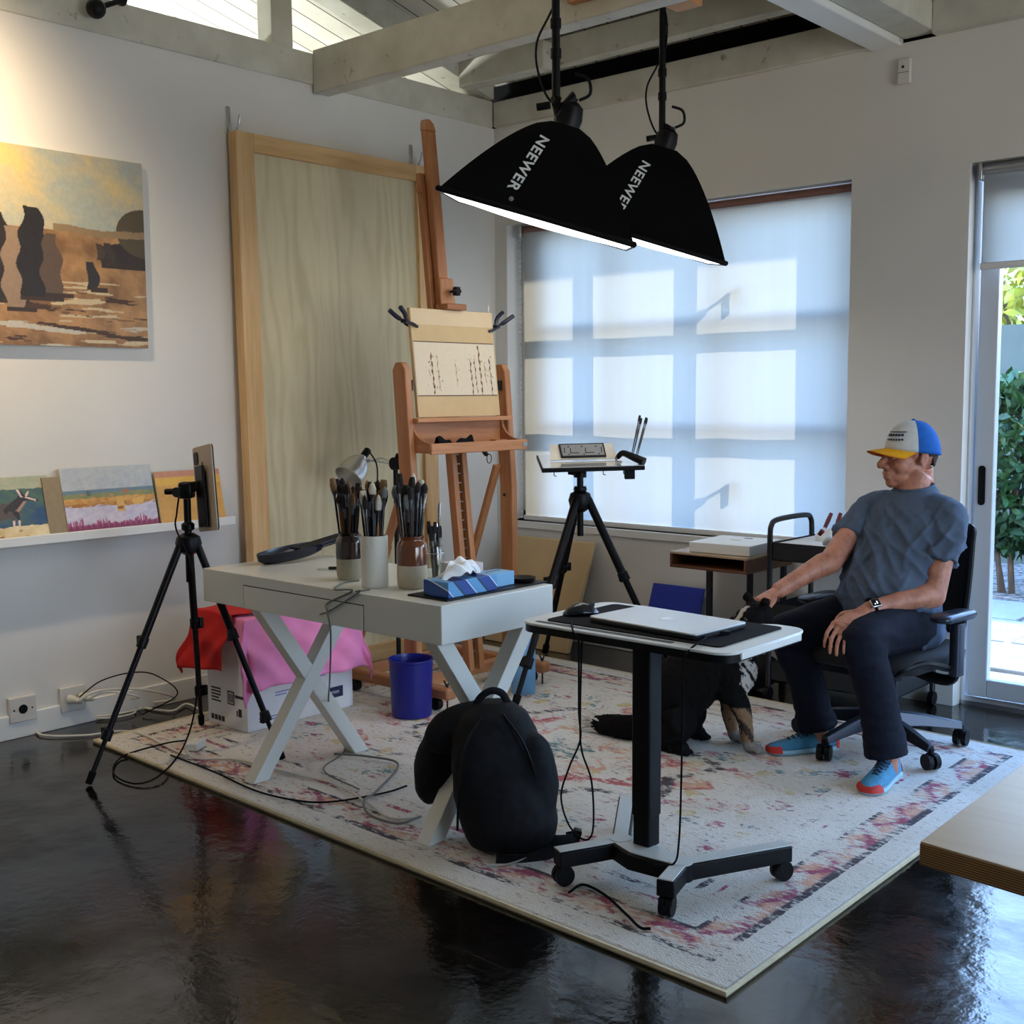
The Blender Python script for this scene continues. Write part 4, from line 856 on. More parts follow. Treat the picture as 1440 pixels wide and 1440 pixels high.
# tray
xb0, xf0, zb, zt_ = -3.935, -3.80, 1.187, 1.325
tr = obj('tray_floor', MB().bb((xb0, EYC-.325, zb), (xf0, EYC+.295, zb+.012)), m_by, es)
obj('tray_back', MB().bb((xb0-.012, EYC-.325, zb), (xb0, EYC+.295, zt_)), m_by, tr)
obj('tray_front', MB().bb((xf0, EYC-.34, zb-.004), (xf0+.018, EYC+.315, zb+.045)), m_by, tr, bevel=.004)
for y in (EYC-.325, EYC+.283):
    pts = [(xb0, zb)]+[(xb0+.125*(1-math.sin(a*PI/16)) if a < 9 else xb0, zt_-(zt_-zb-.04)*math.cos(a*PI/16)) for a in range(0, 0)]
    arc = [(xf0-(xf0-xb0-.012)*math.sin(a*PI/2/8), zb+.045+(zt_-zb-.045)*(1-math.cos(a*PI/2/8))) for a in range(9)]
    q = [(xb0, zb+.012), (xf0, zb+.012)]+arc+[(xb0, zt_)]
    obj('tray_side', MB().prism(q, lambda x, z: (x, y, z), lambda x, z: (x, y+.012, z)), m_bx, tr)
obj('canvas_rest', MB().bb((xb0-.03, EYC-.325, zt_), (xb0+.052, EYC+.325, zt_+.02)), m_by, es, bevel=.003)
obj('tray_catch', MB().bb((xf0+.012, EYC+.28, zb+.012), (xf0+.022, EYC+.31, zb+.03)), m_steel, tr)
for dy in (-.34, .30): obj('side_block', MB().bb((xb0-.05, EYC+dy, 1.47), (xb0-.02, EYC+dy+.055, 1.52)), m_dkmetal, es)
obj('pull_ring', MB().tube([(-3.84, EYC+.10+.016*math.cos(a), 1.145+.022*math.sin(a)) for a in [2*PI*k/20 for k in range(20)]], .0022, 6, closed=True).cyl((-3.86, EYC+.1, 1.166), (-3.84, EYC+.06, 1.187), .012), m_dkmetal, es)
ck = MB(); ck.grid(lambda u, v: (xf0-.075+.045*v+.006*math.sin(u*9), EYC-.24+.23*u, zb+.014+.058*math.sin(PI*v)*(.4+.6*abs(math.cos(u*PI)))+.006*math.sin(u*21)), 24, 10)
o = obj('black_cloth', ck, m_blackmat, smooth=True); tag(o, 'crumpled black rag lying in the easel tray', 'cloth')
o = obj('wood_offcut', MB().bb((xf0-.06, EYC+.13, zb+.013), (xf0-.02, EYC+.21, zb+.048)), m_by); tag(o, 'small wooden block in the easel tray, right of the black rag', 'block')
# drawing board with paper strip
zb0, zb1 = 1.347, 1.852
def bx_(z): return mastx(z)+.0225
bd = thing('drawing_board', (-3.95, EYC, zb0), 'tan drawing board clamped on the easel, with a paint-streaked paper strip', 'board')
def bq(y0, y1, z0, z1, d0, d1): return MB().loft([[V((bx_(z)+d, y, z)) for y, z in ((y0, z0), (y1, z0), (y1, z1), (y0, z1))] for d in (d0, d1)])
obj('board', bq(EYC-.265, EYC+.295, zb0, zb1, 0, .018), m_kraft, bd, bevel=.002)
obj('top_strip', bq(EYC-.262, EYC+.293, zb1-.075, zb1-.002, .018, .0195), mat('pale_card', rgb(222, 196, 158), .8, 0, .03), bd, smooth=False)
pm = MB(); pm.grid(lambda u, v: V((bx_(1.445+.255*v)+.0195, EYC-.26+.545*u, 1.445+.255*v)), 180, 90); pme = pm.mesh('paper_strip')
def drips(u, v):
    n = fbm(u, v, 40, 61, 3); c = np.tile(C_(226, 208, 180), (len(u), 1)); r = np.random.RandomState(4)
    for cu, w, top, bot, col in ((.20, .008, .80, .04, (110, 70, 24)), (.27, .004, .75, .1, (150, 110, 60)), (.49, .004, .62, .2, (150, 120, 80)), (.68, .006, .70, .0, (90, 64, 40)), (.735, .005, .72, .05, (120, 90, 60)), (.80, .008, .95, .0, (110, 64, 24)), (.86, .004, .6, .25, (140, 100, 60)), (.93, .006, .72, .02, (80, 56, 40)), (.16, .004, .5, .4, (130, 100, 60))):
        m = (np.abs(u-cu-.004*np.sin(v*30+cu*50)-(.5-v)*.02) < w*(.85+.45*np.sin(v*47+cu*90))) & (v < top) & (v > bot); c[m] = C_(*col)
    for k in range(60):
        cu, cv = r.choice([.2, .25, .5, .7, .8, .93])+r.normal()*.04, r.uniform(.1, .8); m = np.hypot((u-cu)*2, v-cv) < r.uniform(.004, .014); c[m] = C_(100, 70, 40)
    c[v < .015] = C_(90, 66, 44); c[v > .985] = C_(70, 50, 34); return c
uu, vv = np.meshgrid(np.linspace(0, 1, 181), np.linspace(0, 1, 91), indexing='ij'); c = np.ones((uu.size, 4), 'f'); c[:, :3] = drips(uu.ravel(), vv.ravel())
a = pme.color_attributes.new('Col', 'FLOAT_COLOR', 'POINT'); a.data.foreach_set('color', c.ravel()); obj('paper_strip', pme, vcol_mat('streaked_paper', .8, .06, 60, .1), bd, smooth=False)
m_clamp = mat('navy_clamp', rgb(20, 22, 48), .4, 0, .1)
def sclamp(p, dy, label, tilt):
    t = thing('spring_clamp', p, label, 'clamp'); p = V(p); o1 = V((0, dy, 0))
    for s in (1, -1):
        jaw = [p-o1*.045+V((s*.014, 0, -.025)), p-o1*.01+V((s*.024, 0, -.014)), p+o1*.02+V((s*.012, 0, 0)), p+o1*.055+V((s*.028+.01, 0, .028+tilt*(s < 0))), p+o1*.095+V((s*.036+.015, 0, .055+tilt*(s < 0)))]
        obj('clamp_arm', MB().tube(spline(jaw, 5), [(.007+.004*(i > 12)) for i in range(21)], 8), m_clamp, t)
    obj('spring', MB().cyl(p+o1*.022+V((-.018, 0, 0)), p+o1*.022+V((.018, 0, 0)), .010), m_dkmetal, t)
sclamp((bx_(1.78)+.01, EYC-.272, 1.79), -1, 'dark spring clamp on the left edge of the drawing board', -.01); sclamp((bx_(1.78)+.01, EYC+.305, 1.785), 1, 'dark spring clamp on the right edge of the drawing board', .02)
# ================================================================== TRIPODS
m_trip = mat('tripod_black', (.004, .004, .005), .4, .1, .2, 20, 0, 0, .2)
def leg3(top, foot, r, parent, secs=3):
    top, foot = V(top), V(foot); d = foot-top
    g = obj('leg', MB().tube([top, top+d*.42], r, 12), m_trip, parent)
    obj('lower_tube', MB().tube([top+d*.42, top+d*.80], r*.78, 12), m_trip, g)
    obj('foot_tube', MB().tube([top+d*.80, top+d*.955], r*.6, 10), m_trip, g)
    for q in (.40, .78): obj('leg_lock', MB().tube([top+d*q, top+d*(q+.045)], r*1.28, 12), m_trip, g, bevel=.003); 
    for q in (.42, .80): obj('lock_lever', MB().box(top+d*q+d.cross(V((0, 0, 1))).normalized()*r*1.5, (.02, .02, .045)), m_trip, g, bevel=.003)
    obj('rubber_foot', MB().tube([top+d*.95, foot], [r*.95, r*.85], 10), m_blackmat, g, bevel=.003)
ct = V((-4.035, 2.61, 0)); 
tp = thing('camera_tripod', ct, 'black camera tripod standing left of the white desk, half on the concrete', 'tripod')
for fx, fy, fz in ((-4.055, 2.155, .007), (-3.705, 2.79, RUG+.008), (-4.385, 2.87, RUG+.008)):
    f = V((fx, fy, fz)); h = (f-ct); h.z = 0; h.normalize(); leg3(ct+h*.035+V((0, 0, .875)), f, .0155, tp)
obj('spider', MB().lathe([(.02, .83), (.045, .845), (.052, .875), (.045, .90), (.022, .915)], (ct.x, ct.y, 0), 20), m_trip, tp)
obj('centre_column', MB().cyl(ct+V((0, 0, .72)), ct+V((0, 0, 1.05)), .0145), m_trip, tp); obj('column_collar', MB().lathe([(.018, .925), (.026, .93), (.026, .95), (.018, .957)], (ct.x, ct.y, 0), 16), m_trip, tp)
hd = obj('tripod_head', MB().box(ct+V((0, 0, 1.085)), (.055, .06, .065), rotm(0, 0, .7)), m_trip, tp, bevel=.01)
obj('head_knob', MB().cyl(ct+V((-.03, -.02, 1.08)), ct+V((-.075, -.05, 1.078)), .012), m_trip, hd, bevel=.003); obj('head_dial', MB().cyl(ct+V((.0, -.03, 1.08)), ct+V((.012, -.055, 1.08)), .02), m_dkmetal, hd)
pt, pb = P(283, 632, 4.62), P(292, 742, 4.62); dn = (pb-pt).normalized(); wv_ = V((-.963, .248, 0)); wv_ = (wv_-dn*wv_.dot(dn)).normalized()
obj('mount_arm', MB().bar(ct+V((0, 0, 1.095)), (pt+pb)/2+V((-.012, -.006, .012)), .035, .04), m_trip, hd, bevel=.006)
nv = wv_.cross(dn).normalized(); nv = nv if nv.x > 0 else -nv
Tm = M((nv, wv_, nv.cross(wv_))).transposed()
cc = (pt+pb)/2
obj('clamp_plate', MB().box(cc-nv*.014-dn*-.03, (.012, .085, .24), Tm), m_trip, tp, bevel=.003)
TL = .335
tab = thing('tablet', cc, 'tablet in a pale case clamped upright on the camera tripod', 'tablet'); cc2 = cc+nv*.004
def rrect(w, h, r, n=5): return [(sx*(w/2-r)+r*math.cos(a0+PI/2*k/n), sy*(h/2-r)+r*math.sin(a0+PI/2*k/n)) for sx, sy, a0 in ((1, 1, 0), (-1, 1, PI/2), (-1, -1, PI), (1, -1, 1.5*PI)) for k in range(n+1)]
q = rrect(.215, TL, .018)
obj('back_case', MB().prism(q, lambda a, b: cc2+wv_*a-dn*b-nv*.004, lambda a, b: cc2+wv_*a-dn*b+nv*.001), mat('pale_case', rgb(176, 160, 142), .5, 0, .03), tab, bevel=.001)
obj('screen', MB().prism(q, lambda a, b: cc2+wv_*a*.995-dn*b*.995+nv*.001, lambda a, b: cc2+wv_*a*.995-dn*b*.995+nv*.006), m_black, tab)
obj('camera_bump', MB().prism(rrect(.045, .05, .012), lambda a, b: cc2+wv_*(a+.065)-dn*(b+TL/2-.045)-nv*.004, lambda a, b: cc2+wv_*(a+.065)-dn*(b+TL/2-.045)-nv*.008), m_black, tab); obj('case_slot', MB().prism(rrect(.012, .065, .005), lambda a, b: cc2+wv_*(a+.0)-dn*(b+TL/2-.095)-nv*.004, lambda a, b: cc2+wv_*(a+.0)-dn*(b+TL/2-.095)-nv*.0055), m_black, tab)
cable('cable', [ct+V((-.01, -.03, 1.06)), ct+V((-.03, -.03, .99)), ct+V((-.02, -.04, .93)), P(270, 800, 4.5), P(275, 900, 4.45), P(276, 985, 4.45), PZ(258, 1050, RUG+.03), PZ(225, 1090, .02), PZ(190, 1102, .008), PZ(160, 1088, .008), PZ(172, 1064, .008), PZ(230, 1046, RUG+.02), PZ(262, 1041, RUG+.008)], .0035, m_blackmat, 'black cord dropping from the camera tripod head and looping on the floor')
# painting tripod
c2 = V((-3.66, 4.63, 0)); t2 = thing('painting_tripod', c2, 'black tripod carrying the glass palette board in front of the window', 'tripod')
for fx, fy, fz in ((-3.525, 3.97, RUG+.009), (-3.19, 4.775, RUG+.009), (-4.19, 4.98, .009)):
    f = V((fx, fy, fz)); h = (f-c2); h.z = 0; h.normalize(); leg3(c2+h*.04+V((0, 0, .93)), f, .021, t2)
obj('spider', MB().lathe([(.02, .86), (.05, .88), (.06, .92), (.05, .955), (.03, .965), (.034, .975), (.03, .99)], (c2.x, c2.y, 0), 20), m_trip, t2)
obj('centre_column', MB().cyl(c2+V((0, 0, .74)), c2+V((0, 0, 1.05)), .0165), m_trip, t2); 
h2 = obj('tripod_head', MB().lathe([(.02, 1.035), (.032, 1.035), (.032, 1.075), (.026, 1.085)], (c2.x, c2.y, 0), 18), m_trip, t2); obj('head_knob', MB().cyl(c2+V((-.03, 0, 1.06)), c2+V((-.06, -.02, 1.065)), .017), m_trip, h2)
FL, FR, BL = P(762, 659, 5.7), P(907, 655, 5.72), P(738, 640, 6.1); ux = (FR-FL).normalized(); uy = (BL-FL); uy = (uy-ux*uy.dot(ux)).normalized(); un = ux.cross(uy)
FLp = FL
off = c2+V((0, 0, 0)); 
def pl(a, b, c=0): return FL+ux*a+uy*b+un*c
W_, D_ = (FR-FL).length, .405
pb_ = thing('palette_board', pl(W_/2, D_/2), 'clear glass palette board with a dark edge on the tripod by the window', 'palette')
Rp = M((ux, uy, un)).transposed()
obj('board', MB().box(pl(W_/2, D_/2, -.011), (W_, D_, .020), Rp), m_black, pb_, bevel=.002)
mg, t_, b_s = nt('palette_glass'); b_s.inputs['Base Color'].default_value = (*rgb(196, 194, 190), 1); b_s.inputs['Roughness'].default_value = .04; b_s.inputs['Coat Weight'].default_value = 1.
obj('glass_top', MB().box(pl(W_/2, D_/2, .0012), (W_-.012, D_-.012, .003), Rp), mg, pb_)
for a, b in ((.06, .02), (.3, .02), (.40, .02), (.2, .1)): obj('under_hook', MB().tube([pl(a, b, -.021), pl(a, b, -.04), pl(a+.012, b, -.043)], .0025, 6), m_dkmetal, pb_)
obj('mount_block', MB().box(pl(.43, .03, -.045), (.05, .03, .045), Rp), m_black, pb_, bevel=.003)
# tilted easel panel on the palette
tl = .95
ty = (uy*math.cos(tl)+un*math.sin(tl)); tn = ux.cross(ty)
def tq(a, b, c=0): return pl(.055, .175, .0105)+ux*a+ty*b+tn*c
vp_ = thing('value_panel', tq(0, 0), 'small cream panel with a black framed grid, propped on the glass palette board', 'panel')
obj('backing', MB().prism([(0, 0), (.335, 0), (.315, .085), (-.0, .085)], lambda a, b: tq(a, b, 0), lambda a, b: tq(a, b, -.006)), mat('cream_panel', rgb(216, 206, 186), .5), vp_)
obj('grid_frame', MB().prism([(.055, .008), (.28, .008), (.27, .083), (.045, .083)], lambda a, b: tq(a, b, .0005), lambda a, b: tq(a, b, .012)), m_black, vp_, bevel=.001)
obj('grid_field', MB().prism([(.062, .016), (.272, .016), (.263, .077), (.053, .077)], lambda a, b: tq(a, b, .012), lambda a, b: tq(a, b, .0128)), mat('grey_field', rgb(128, 128, 126), .5), vp_)
gm = MB()
for a, b, w, h in ((.10, .028, .045, .004), (.10, .028, .004, .03), (.175, .028, .045, .004), (.175, .028, .004, .03), (.07, .03, .004, .03), (.255, .03, .004, .03), (.088, .062, .008, .006), (.155, .062, .008, .006), (.225, .062, .008, .006), (.09, .02, .008, .005), (.165, .02, .008, .005), (.24, .02, .008, .005)):
    gm.prism([(a, b), (a+w, b), (a+w, b+h), (a, b+h)], lambda x, y: tq(x, y, .0126), lambda x, y: tq(x, y, .0135))
obj('grid_marks', gm, m_black, vp_)['kind'] = 'stuff'
bh = thing('brush_holder', pl(.44, .12), 'black clip-on brush holder at the right edge of the palette board', 'holder')
obj('holder_body', MB().tube(spline([pl(.385, .14, .02), pl(.41, .12, .045), pl(.45, .06, .035), pl(.50, .02, .016)], 5), [.012+.010*i/15 for i in range(16)], 10), m_black, bh)
obj('clip', MB().tube(spline([pl(.375, .13, .025), pl(.38, .12, .006), pl(.40, .10, .004)], 4), .005, 8), m_steel, bh)
for k, (px0, py0, px1, py1) in enumerate(((888, 640, 900, 584), (890, 641, 902, 588), (894, 642, 909, 587), (896, 642, 910, 588))):
    a = P(px0, py0, 5.78); b = P(px1, py1, 5.80)
    brush(a, b-a, (b-a).length, dict(r=.004, bl=.03, fl=.025, w=.0055, flat=.6, fl_tip=True, h=m_handle, b=m_br_d), 'brush standing in the black holder on the palette board', 'brushes on the palette board')
# ================================================================== ROLLING TABLE
m_top = mat('white_laminate', rgb(226, 228, 224), .28, 0, .01)
TZ = .76; tx0, tx1, ty0, ty1 = -2.362, -1.612, 2.672, 3.125
rt = thing('rolling_table', (-1.95, 2.79, RUG), 'height adjustable rolling table with white top and black column, in front', 'table')
o2 = [(x+(tx0+tx1)/2, y+(ty0+ty1)/2) for x, y in rrect(tx1-tx0, ty1-ty0, .06, 6)]
def notch(pts):
    out = []
    for x, y in pts:
        out.append((x, y))
    k = max(range(len(out)), key=lambda i: (out[i][1], out[i][0]))
    ins = [(-1.72-(.40)*t/14, ty1-.045*min(1, math.sin(PI*t/14)*1.6)) for t in range(15)]
    i = [j for j, p in enumerate(out) if abs(p[1]-ty1) < 1e-6]
    return out[:i[0]+1]+ins+out[i[0]+1:]
o2 = notch(o2)
obj('table_top', MB().prism(o2, lambda x, y: (x, y, TZ-.008), lambda x, y: (x, y, TZ)), m_top, rt, bevel=.002)
obj('top_core', MB().prism([((x+1.987)*.992-1.987, (y-2.9)*.99+2.9) for x, y in o2], lambda x, y: (x, y, TZ-.030), lambda x, y: (x, y, TZ-.0081)), m_black, rt)
obj('edge_trim', MB().bar((tx1-.001, ty0+.06, TZ-.014), (tx1-.001, ty1-.06, TZ-.014), .010, .022), m_top, rt, bevel=.003, label='white edge band')
gv = MB(); gq = [(x-2.06, y+2.705) for x, y in rrect(.50, .018, .008, 4)]; obj('pencil_groove', gv.prism(gq, lambda x, y: (x, y, TZ+.0003), lambda x, y: (x, y, TZ+.0012)), m_dkmetal, rt)
pcx, pcy = -1.955, 2.785
obj('column', MB().prism(rrect(.066, .066, .01), lambda x, y: (pcx+x, pcy+y, .215), lambda x, y: (pcx+x, pcy+y, TZ-.03)), m_black, rt, bevel=.001)
obj('inner_column', MB().prism(rrect(.059, .059, .008), lambda x, y: (pcx+x, pcy+y, .124), lambda x, y: (pcx+x, pcy+y, .215)), m_black, rt)
obj('mount_plate', MB().bb((pcx-.16, pcy-.05, TZ-.045), (pcx+.16, pcy+.22, TZ-.0305)), m_black, rt, bevel=.003)
bz0, bz1 = .074, .122
Lv, Rv = V((-2.035, 2.765, 0)), V((-1.80, 2.735, 0)); ends = ((Lv, V((-2.125, 2.575, 0))), (Lv, V((-2.245, 3.085, 0))), (Rv, V((-1.762, 2.60, 0))), (Rv, V((-1.640, 3.06, 0))))
m_base = mat('base_grey_top', rgb(196, 198, 192), .35, 0, .02)
obj('base_plate', MB().prism([(-2.06, 2.73), (-1.95, 2.685), (-1.79, 2.70), (-1.775, 2.765), (-1.95, 2.80), (-2.05, 2.80)], lambda x, y: (x, y, bz0), lambda x, y: (x, y, bz1)), [m_black], rt, bevel=.004)
for jv in (Lv, Rv):
    jo = obj('base_joint', MB().cyl(jv+V((0, 0, bz0+.001)), jv+V((0, 0, bz1+.001)), .036, seg=24), m_black, rt)
    obj('joint_cover', MB().cyl(jv+V((0, 0, bz1+.001)), jv+V((0, 0, bz1+.0055)), .034, seg=24), m_base, jo)
obj('base_cover', MB().prism([(-2.05, 2.735), (-1.95, 2.695), (-1.80, 2.705), (-1.785, 2.76), (-1.95, 2.79), (-2.045, 2.79)], lambda x, y: (x, y, bz1), lambda x, y: (x, y, bz1+.004)), m_base, rt, bevel=.002)
for a, b in ends:
    d = (b-a).normalized(); a2 = a-d*.02
    g = obj('base_leg', MB().bar(a2+V((0, 0, (bz0+bz1)/2)), b+V((0, 0, (bz0+bz1)/2)), .052, bz1-bz0), m_black, rt, bevel=.004)
    obj('leg_cover', MB().bar(a2+V((0, 0, bz1+.002)), b+V((0, 0, bz1+.002)), .044, .004), m_base, g, bevel=.002, label='pale top face')
    w = b-d*.02; s_ = d.cross(V((0, 0, 1)))
    cs = obj('caster', MB().cyl(w+s_*.004+V((0, 0, RUG+.031)), w+s_*.018+V((0, 0, RUG+.031)), .030, seg=20).cyl(w-s_*.004+V((0, 0, RUG+.031)), w-s_*.018+V((0, 0, RUG+.031)), .030, seg=20).cyl(w+V((0, 0, RUG+.03)), w+V((0, 0, bz0)), .009).bar(w+s_*.02+V((0, 0, RUG+.045)), w-s_*.02+V((0, 0, RUG+.045)), .04, .02), m_black, g)
# mouse mat, laptop, mouse, hub
mq = [(x-1.985, y+2.905) for x, y in rrect(.62, .355, .02, 5)]
o = obj('desk_mat', MB().prism(mq, lambda x, y: (x, y, TZ+.0004), lambda x, y: (x, y, TZ+.004)), mat('black_felt', (.008, .008, .010), .9, 0, .2, 60, .3, 300, .2), bevel=.001); tag(o, 'large black desk mat on the rolling table', 'mat')
lpq = [V((-2.165, 2.775, 0)), V((-1.765, 2.745, 0)), V((-1.745, 2.995, 0)), V((-2.145, 3.025, 0))]; lc = sum(lpq, V())/4; lx = (lpq[1]-lpq[0]).normalized(); ly = V((-lx.y, lx.x, 0))
lt = thing('laptop', lc, 'closed silver laptop lying on the black desk mat', 'laptop'); q = rrect(.40, .25, .014, 5)
def lq(z): return lambda a, b: lc+lx*a+ly*b+V((0, 0, z))
m_lap = mat('laptop_silver', (.62, .64, .66), .35, .6, .02)
obj('laptop_base', MB().prism(q, lq(TZ+.0055), lq(TZ+.017)), m_dkmetal, lt, bevel=.002); obj('laptop_lid', MB().prism(q, lq(TZ+.0176), lq(TZ+.0235)), m_lap, lt, bevel=.0015)  # base coloured dark for the shade on the laptop's front edge
m_logo = mat('logo_mirror', rgb(240, 244, 246), .1, .2, 0)
ap = MB(); A = []
for k in range(60):                                   # bitten-apple mark with a leaf
    th = 2*PI*k/60; r = .0215*(1-.10*math.exp(-((th-PI/2)/.32)**2)-.10*math.exp(-((th-1.5*PI)/.30)**2)+.04*abs(math.cos(th)))
    x, y = r*math.cos(th)*.95, r*math.sin(th)*1.02
    bx_c = (.0245, .004); dd = math.hypot(x-bx_c[0], y-bx_c[1])
    if dd < .0105: s = .0105/dd; x, y = bx_c[0]+(x-bx_c[0])*s, bx_c[1]+(y-bx_c[1])*s; x = min(x, .019) if abs(y-.004) > .009 else bx_c[0]-math.sqrt(max(0, .0105**2-(y-bx_c[1])**2))
    A.append((-x, -y))
ap.prism(A, lq(TZ+.0236), lq(TZ+.0241)); lf = [(.001+.006*math.sin(t)*1+.004*t/3, .023+.0035*t) for t in (0, .6, 1.2, 1.8, 2.4, 3)]+[(.012-.004, .0335), (.0045, .031), (.001, .027)]
lf = [(.0005, .0235), (.003, .0238), (.0065, .026), (.0082, .030), (.0084, .033), (.0055, .0325), (.0022, .030), (.0006, .027)]
ap.prism([(-x, -y) for x, y in lf], lq(TZ+.0236), lq(TZ+.0241)); obj('apple_logo', ap, m_logo, lt, smooth=False)
mo = PZ(812, 866, TZ+.004); mo = mo+V((.0, .02, 0)); mt_ = thing('computer_mouse', mo, 'black computer mouse on the mat beside the laptop', 'mouse'); md = V((.55, .83, 0)).normalized(); msd = V((-md.y, md.x, 0))
def mring(t):
    w, h = .032*math.sin(PI*min(max(t, .03), .97))**.45, .038*math.sin(PI*min(max(t*.92+.05, .03), .97))**.7
    return [mo+md*(-.058+.116*t)+msd*(w*math.cos(a))+V((0, 0, .0006+(h*math.sin(a) if math.sin(a) > 0 else .0))) for a in [2*PI*k/18 for k in range(18)]]
obj('mouse_shell', MB().loft([mring(i/12) for i in range(13)]), mat('mouse_gloss', (.008, .008, .012), .18, 0, .1, 5, 0, 0, .6), mt_, smooth=True); obj('scroll_wheel', MB().cyl(mo+md*.035-msd*.004+V((0, 0, .031)), mo+md*.035+msd*.004+V((0, 0, .031)), .008), m_dkmetal, mt_)
hb = thing('usb_adapter', PZ(995, 892, TZ+.006), 'small white cable adapter plugged in beside the laptop corner', 'adapter')
p = PZ(1000, 890, TZ+.006); obj('plug_body', MB().bar(p+V((-.03, -.005, .006)), p+V((.025, .012, .006)), .014, .008), m_whitecab, hb, bevel=.002); obj('black_body', MB().bar(p+V((.026, .0, .005)), p+V((.05, .02, .005)), .018, .009), m_black, hb, bevel=.002)
yq = ty0-.012
cable('cable', [PZ(985, 893, TZ+.008), PZ(992, 897, TZ+.012), PZ(980, 905, TZ+.008), PY(968, 916, yq+.01), PY(962, 930, yq-.005), PY(960, 1000, 2.72), PY(958, 1100, 2.76), PY(955, 1180, 2.74), V((-1.80, 2.70, bz1+.008)), V((-1.84, 2.66, bz1+.006))], .003, m_blackmat, 'thin black cable hanging from the laptop adapter to the table base')
cable('cable', [PZ(803, 873, TZ+.008), PZ(806, 888, TZ+.006), PY(812, 897, yq), PY(814, 910, yq), PY(814, 1000, 2.72), PY(816, 1040, 2.72), PY(800, 1080, 2.72), PY(789, 1120, 2.72), PY(800, 1160, 2.72), PY(822, 1181, 2.72), PY(834, 1165, 2.72), PY(832, 1100, 2.72), PY(818, 1055, 2.72), PY(816, 1010, 2.73), PY(818, 910, 2.74), V((-2.17, 2.76, TZ-.05))], .003, m_blackmat, 'black mouse cable hanging in a long loop under the rolling table')
cable('cable', [PZ(800, 1255, RUG+.008), PZ(820, 1244, RUG+.008), PZ(850, 1258, RUG+.007), PZ(880, 1285, RUG+.007), PZ(900, 1304, RUG+.007), PZ(915, 1306, RUG+.007)], .004, m_blackmat, 'black cable on the rug between the rolling table casters')
# ================================================================== BACKPACK
bk = thing('backpack', (-2.45, 2.72, RUG), 'black backpack slumped against the right desk leg', 'backpack')
m_pack = mat('pack_nylon', (.006, .006, .008), .75, 0, .3, 30, .3, 160, .25)
mb = MB(); px0, py0 = -2.452, 2.70
fx = V((.747, .665, 0))*1.0; fy = V((-.665, .747, 0))
def bp(a, b, z): return V((px0, py0, z))+fx*a+fy*b
rings = []
for z, w, dd, oa, ob in ((RUG+.004, .10, .07, .03, .0), (.03, .135, .10, .03, .0), (.10, .158, .12, .02, .0), (.20, .162, .12, .005, .005), (.30, .152, .115, -.01, .015), (.38, .135, .10, -.02, .03), (.44, .105, .08, -.025, .04), (.475, .06, .05, -.03, .05)):
    rings.append([bp(oa+w*math.copysign(abs(math.cos(t))**.75, math.cos(t)), ob+dd*math.copysign(abs(math.sin(t))**.75, math.sin(t)), z) for t in [2*PI*k/28 for k in range(28)]])
mb.loft(rings)
mb.ell(bp(-.215, .17, .245), (.075, .07, .155), rotm(0, .25, .73)); mb.ell(bp(-.14, .06, .385), (.12, .06, .075), rotm(0, -.5, .73)); mb.ell(bp(.10, -.02, .22), (.08, .09, .17), rotm(0, 0, .73)); mb.ell(bp(.02, -.085, .16), (.12, .06, .12), rotm(0, 0, .73))
me = organic(mb, .008, 8); displace(me, lambda p, n: .004*MN.noise(p*14)+.002*MN.noise(p*40))
obj('pack_body', me, m_pack, bk, smooth=True)
obj('grab_handle', MB().tube(spline([bp(-.09, .03, .44), bp(-.07, .02, .49), bp(-.035, .02, .515), bp(.0, .03, .505), bp(.02, .04, .47)], 6), (.012, .004), 8), m_pack, bk)
st = MB(); st.tube(spline([bp(.10, -.03, .07), bp(.16, -.06, .055), bp(.22, -.04, .05), bp(.235, .0, .045), bp(.21, .03, .03)], 6), (.018, .004), 8); obj('waist_strap', st, m_pack, bk)
obj('buckle', MB().box(bp(.235, -.01, .052), (.028, .035, .04), rotm(0, .3, .7)), m_black, bk, bevel=.006)
obj('waist_strap', MB().tube(spline([bp(-.02, -.13, .02), bp(.06, -.13, .016), bp(.15, -.09, .03), bp(.21, -.05, .045)], 6), (.022, .004), 8), m_pack, bk)
obj('loose_strap', MB().tube(spline([bp(.10, -.09, RUG+.006), bp(.02, -.16, RUG+.006), bp(-.05, -.17, RUG+.006)], 5), (.008, .002), 6), m_whitecab, bk, label='thin pale loose strap end')
zp = MB()
for s in (-1, 1): zp.tube(spline([bp(.13*s-.01, -.09, .10), bp(.12*s-.012, -.10, .25), bp(.09*s-.02, -.085, .37), bp(.03*s-.025, -.04, .455)], 6), .004, 6)
obj('zip_piping', zp, m_black, bk)
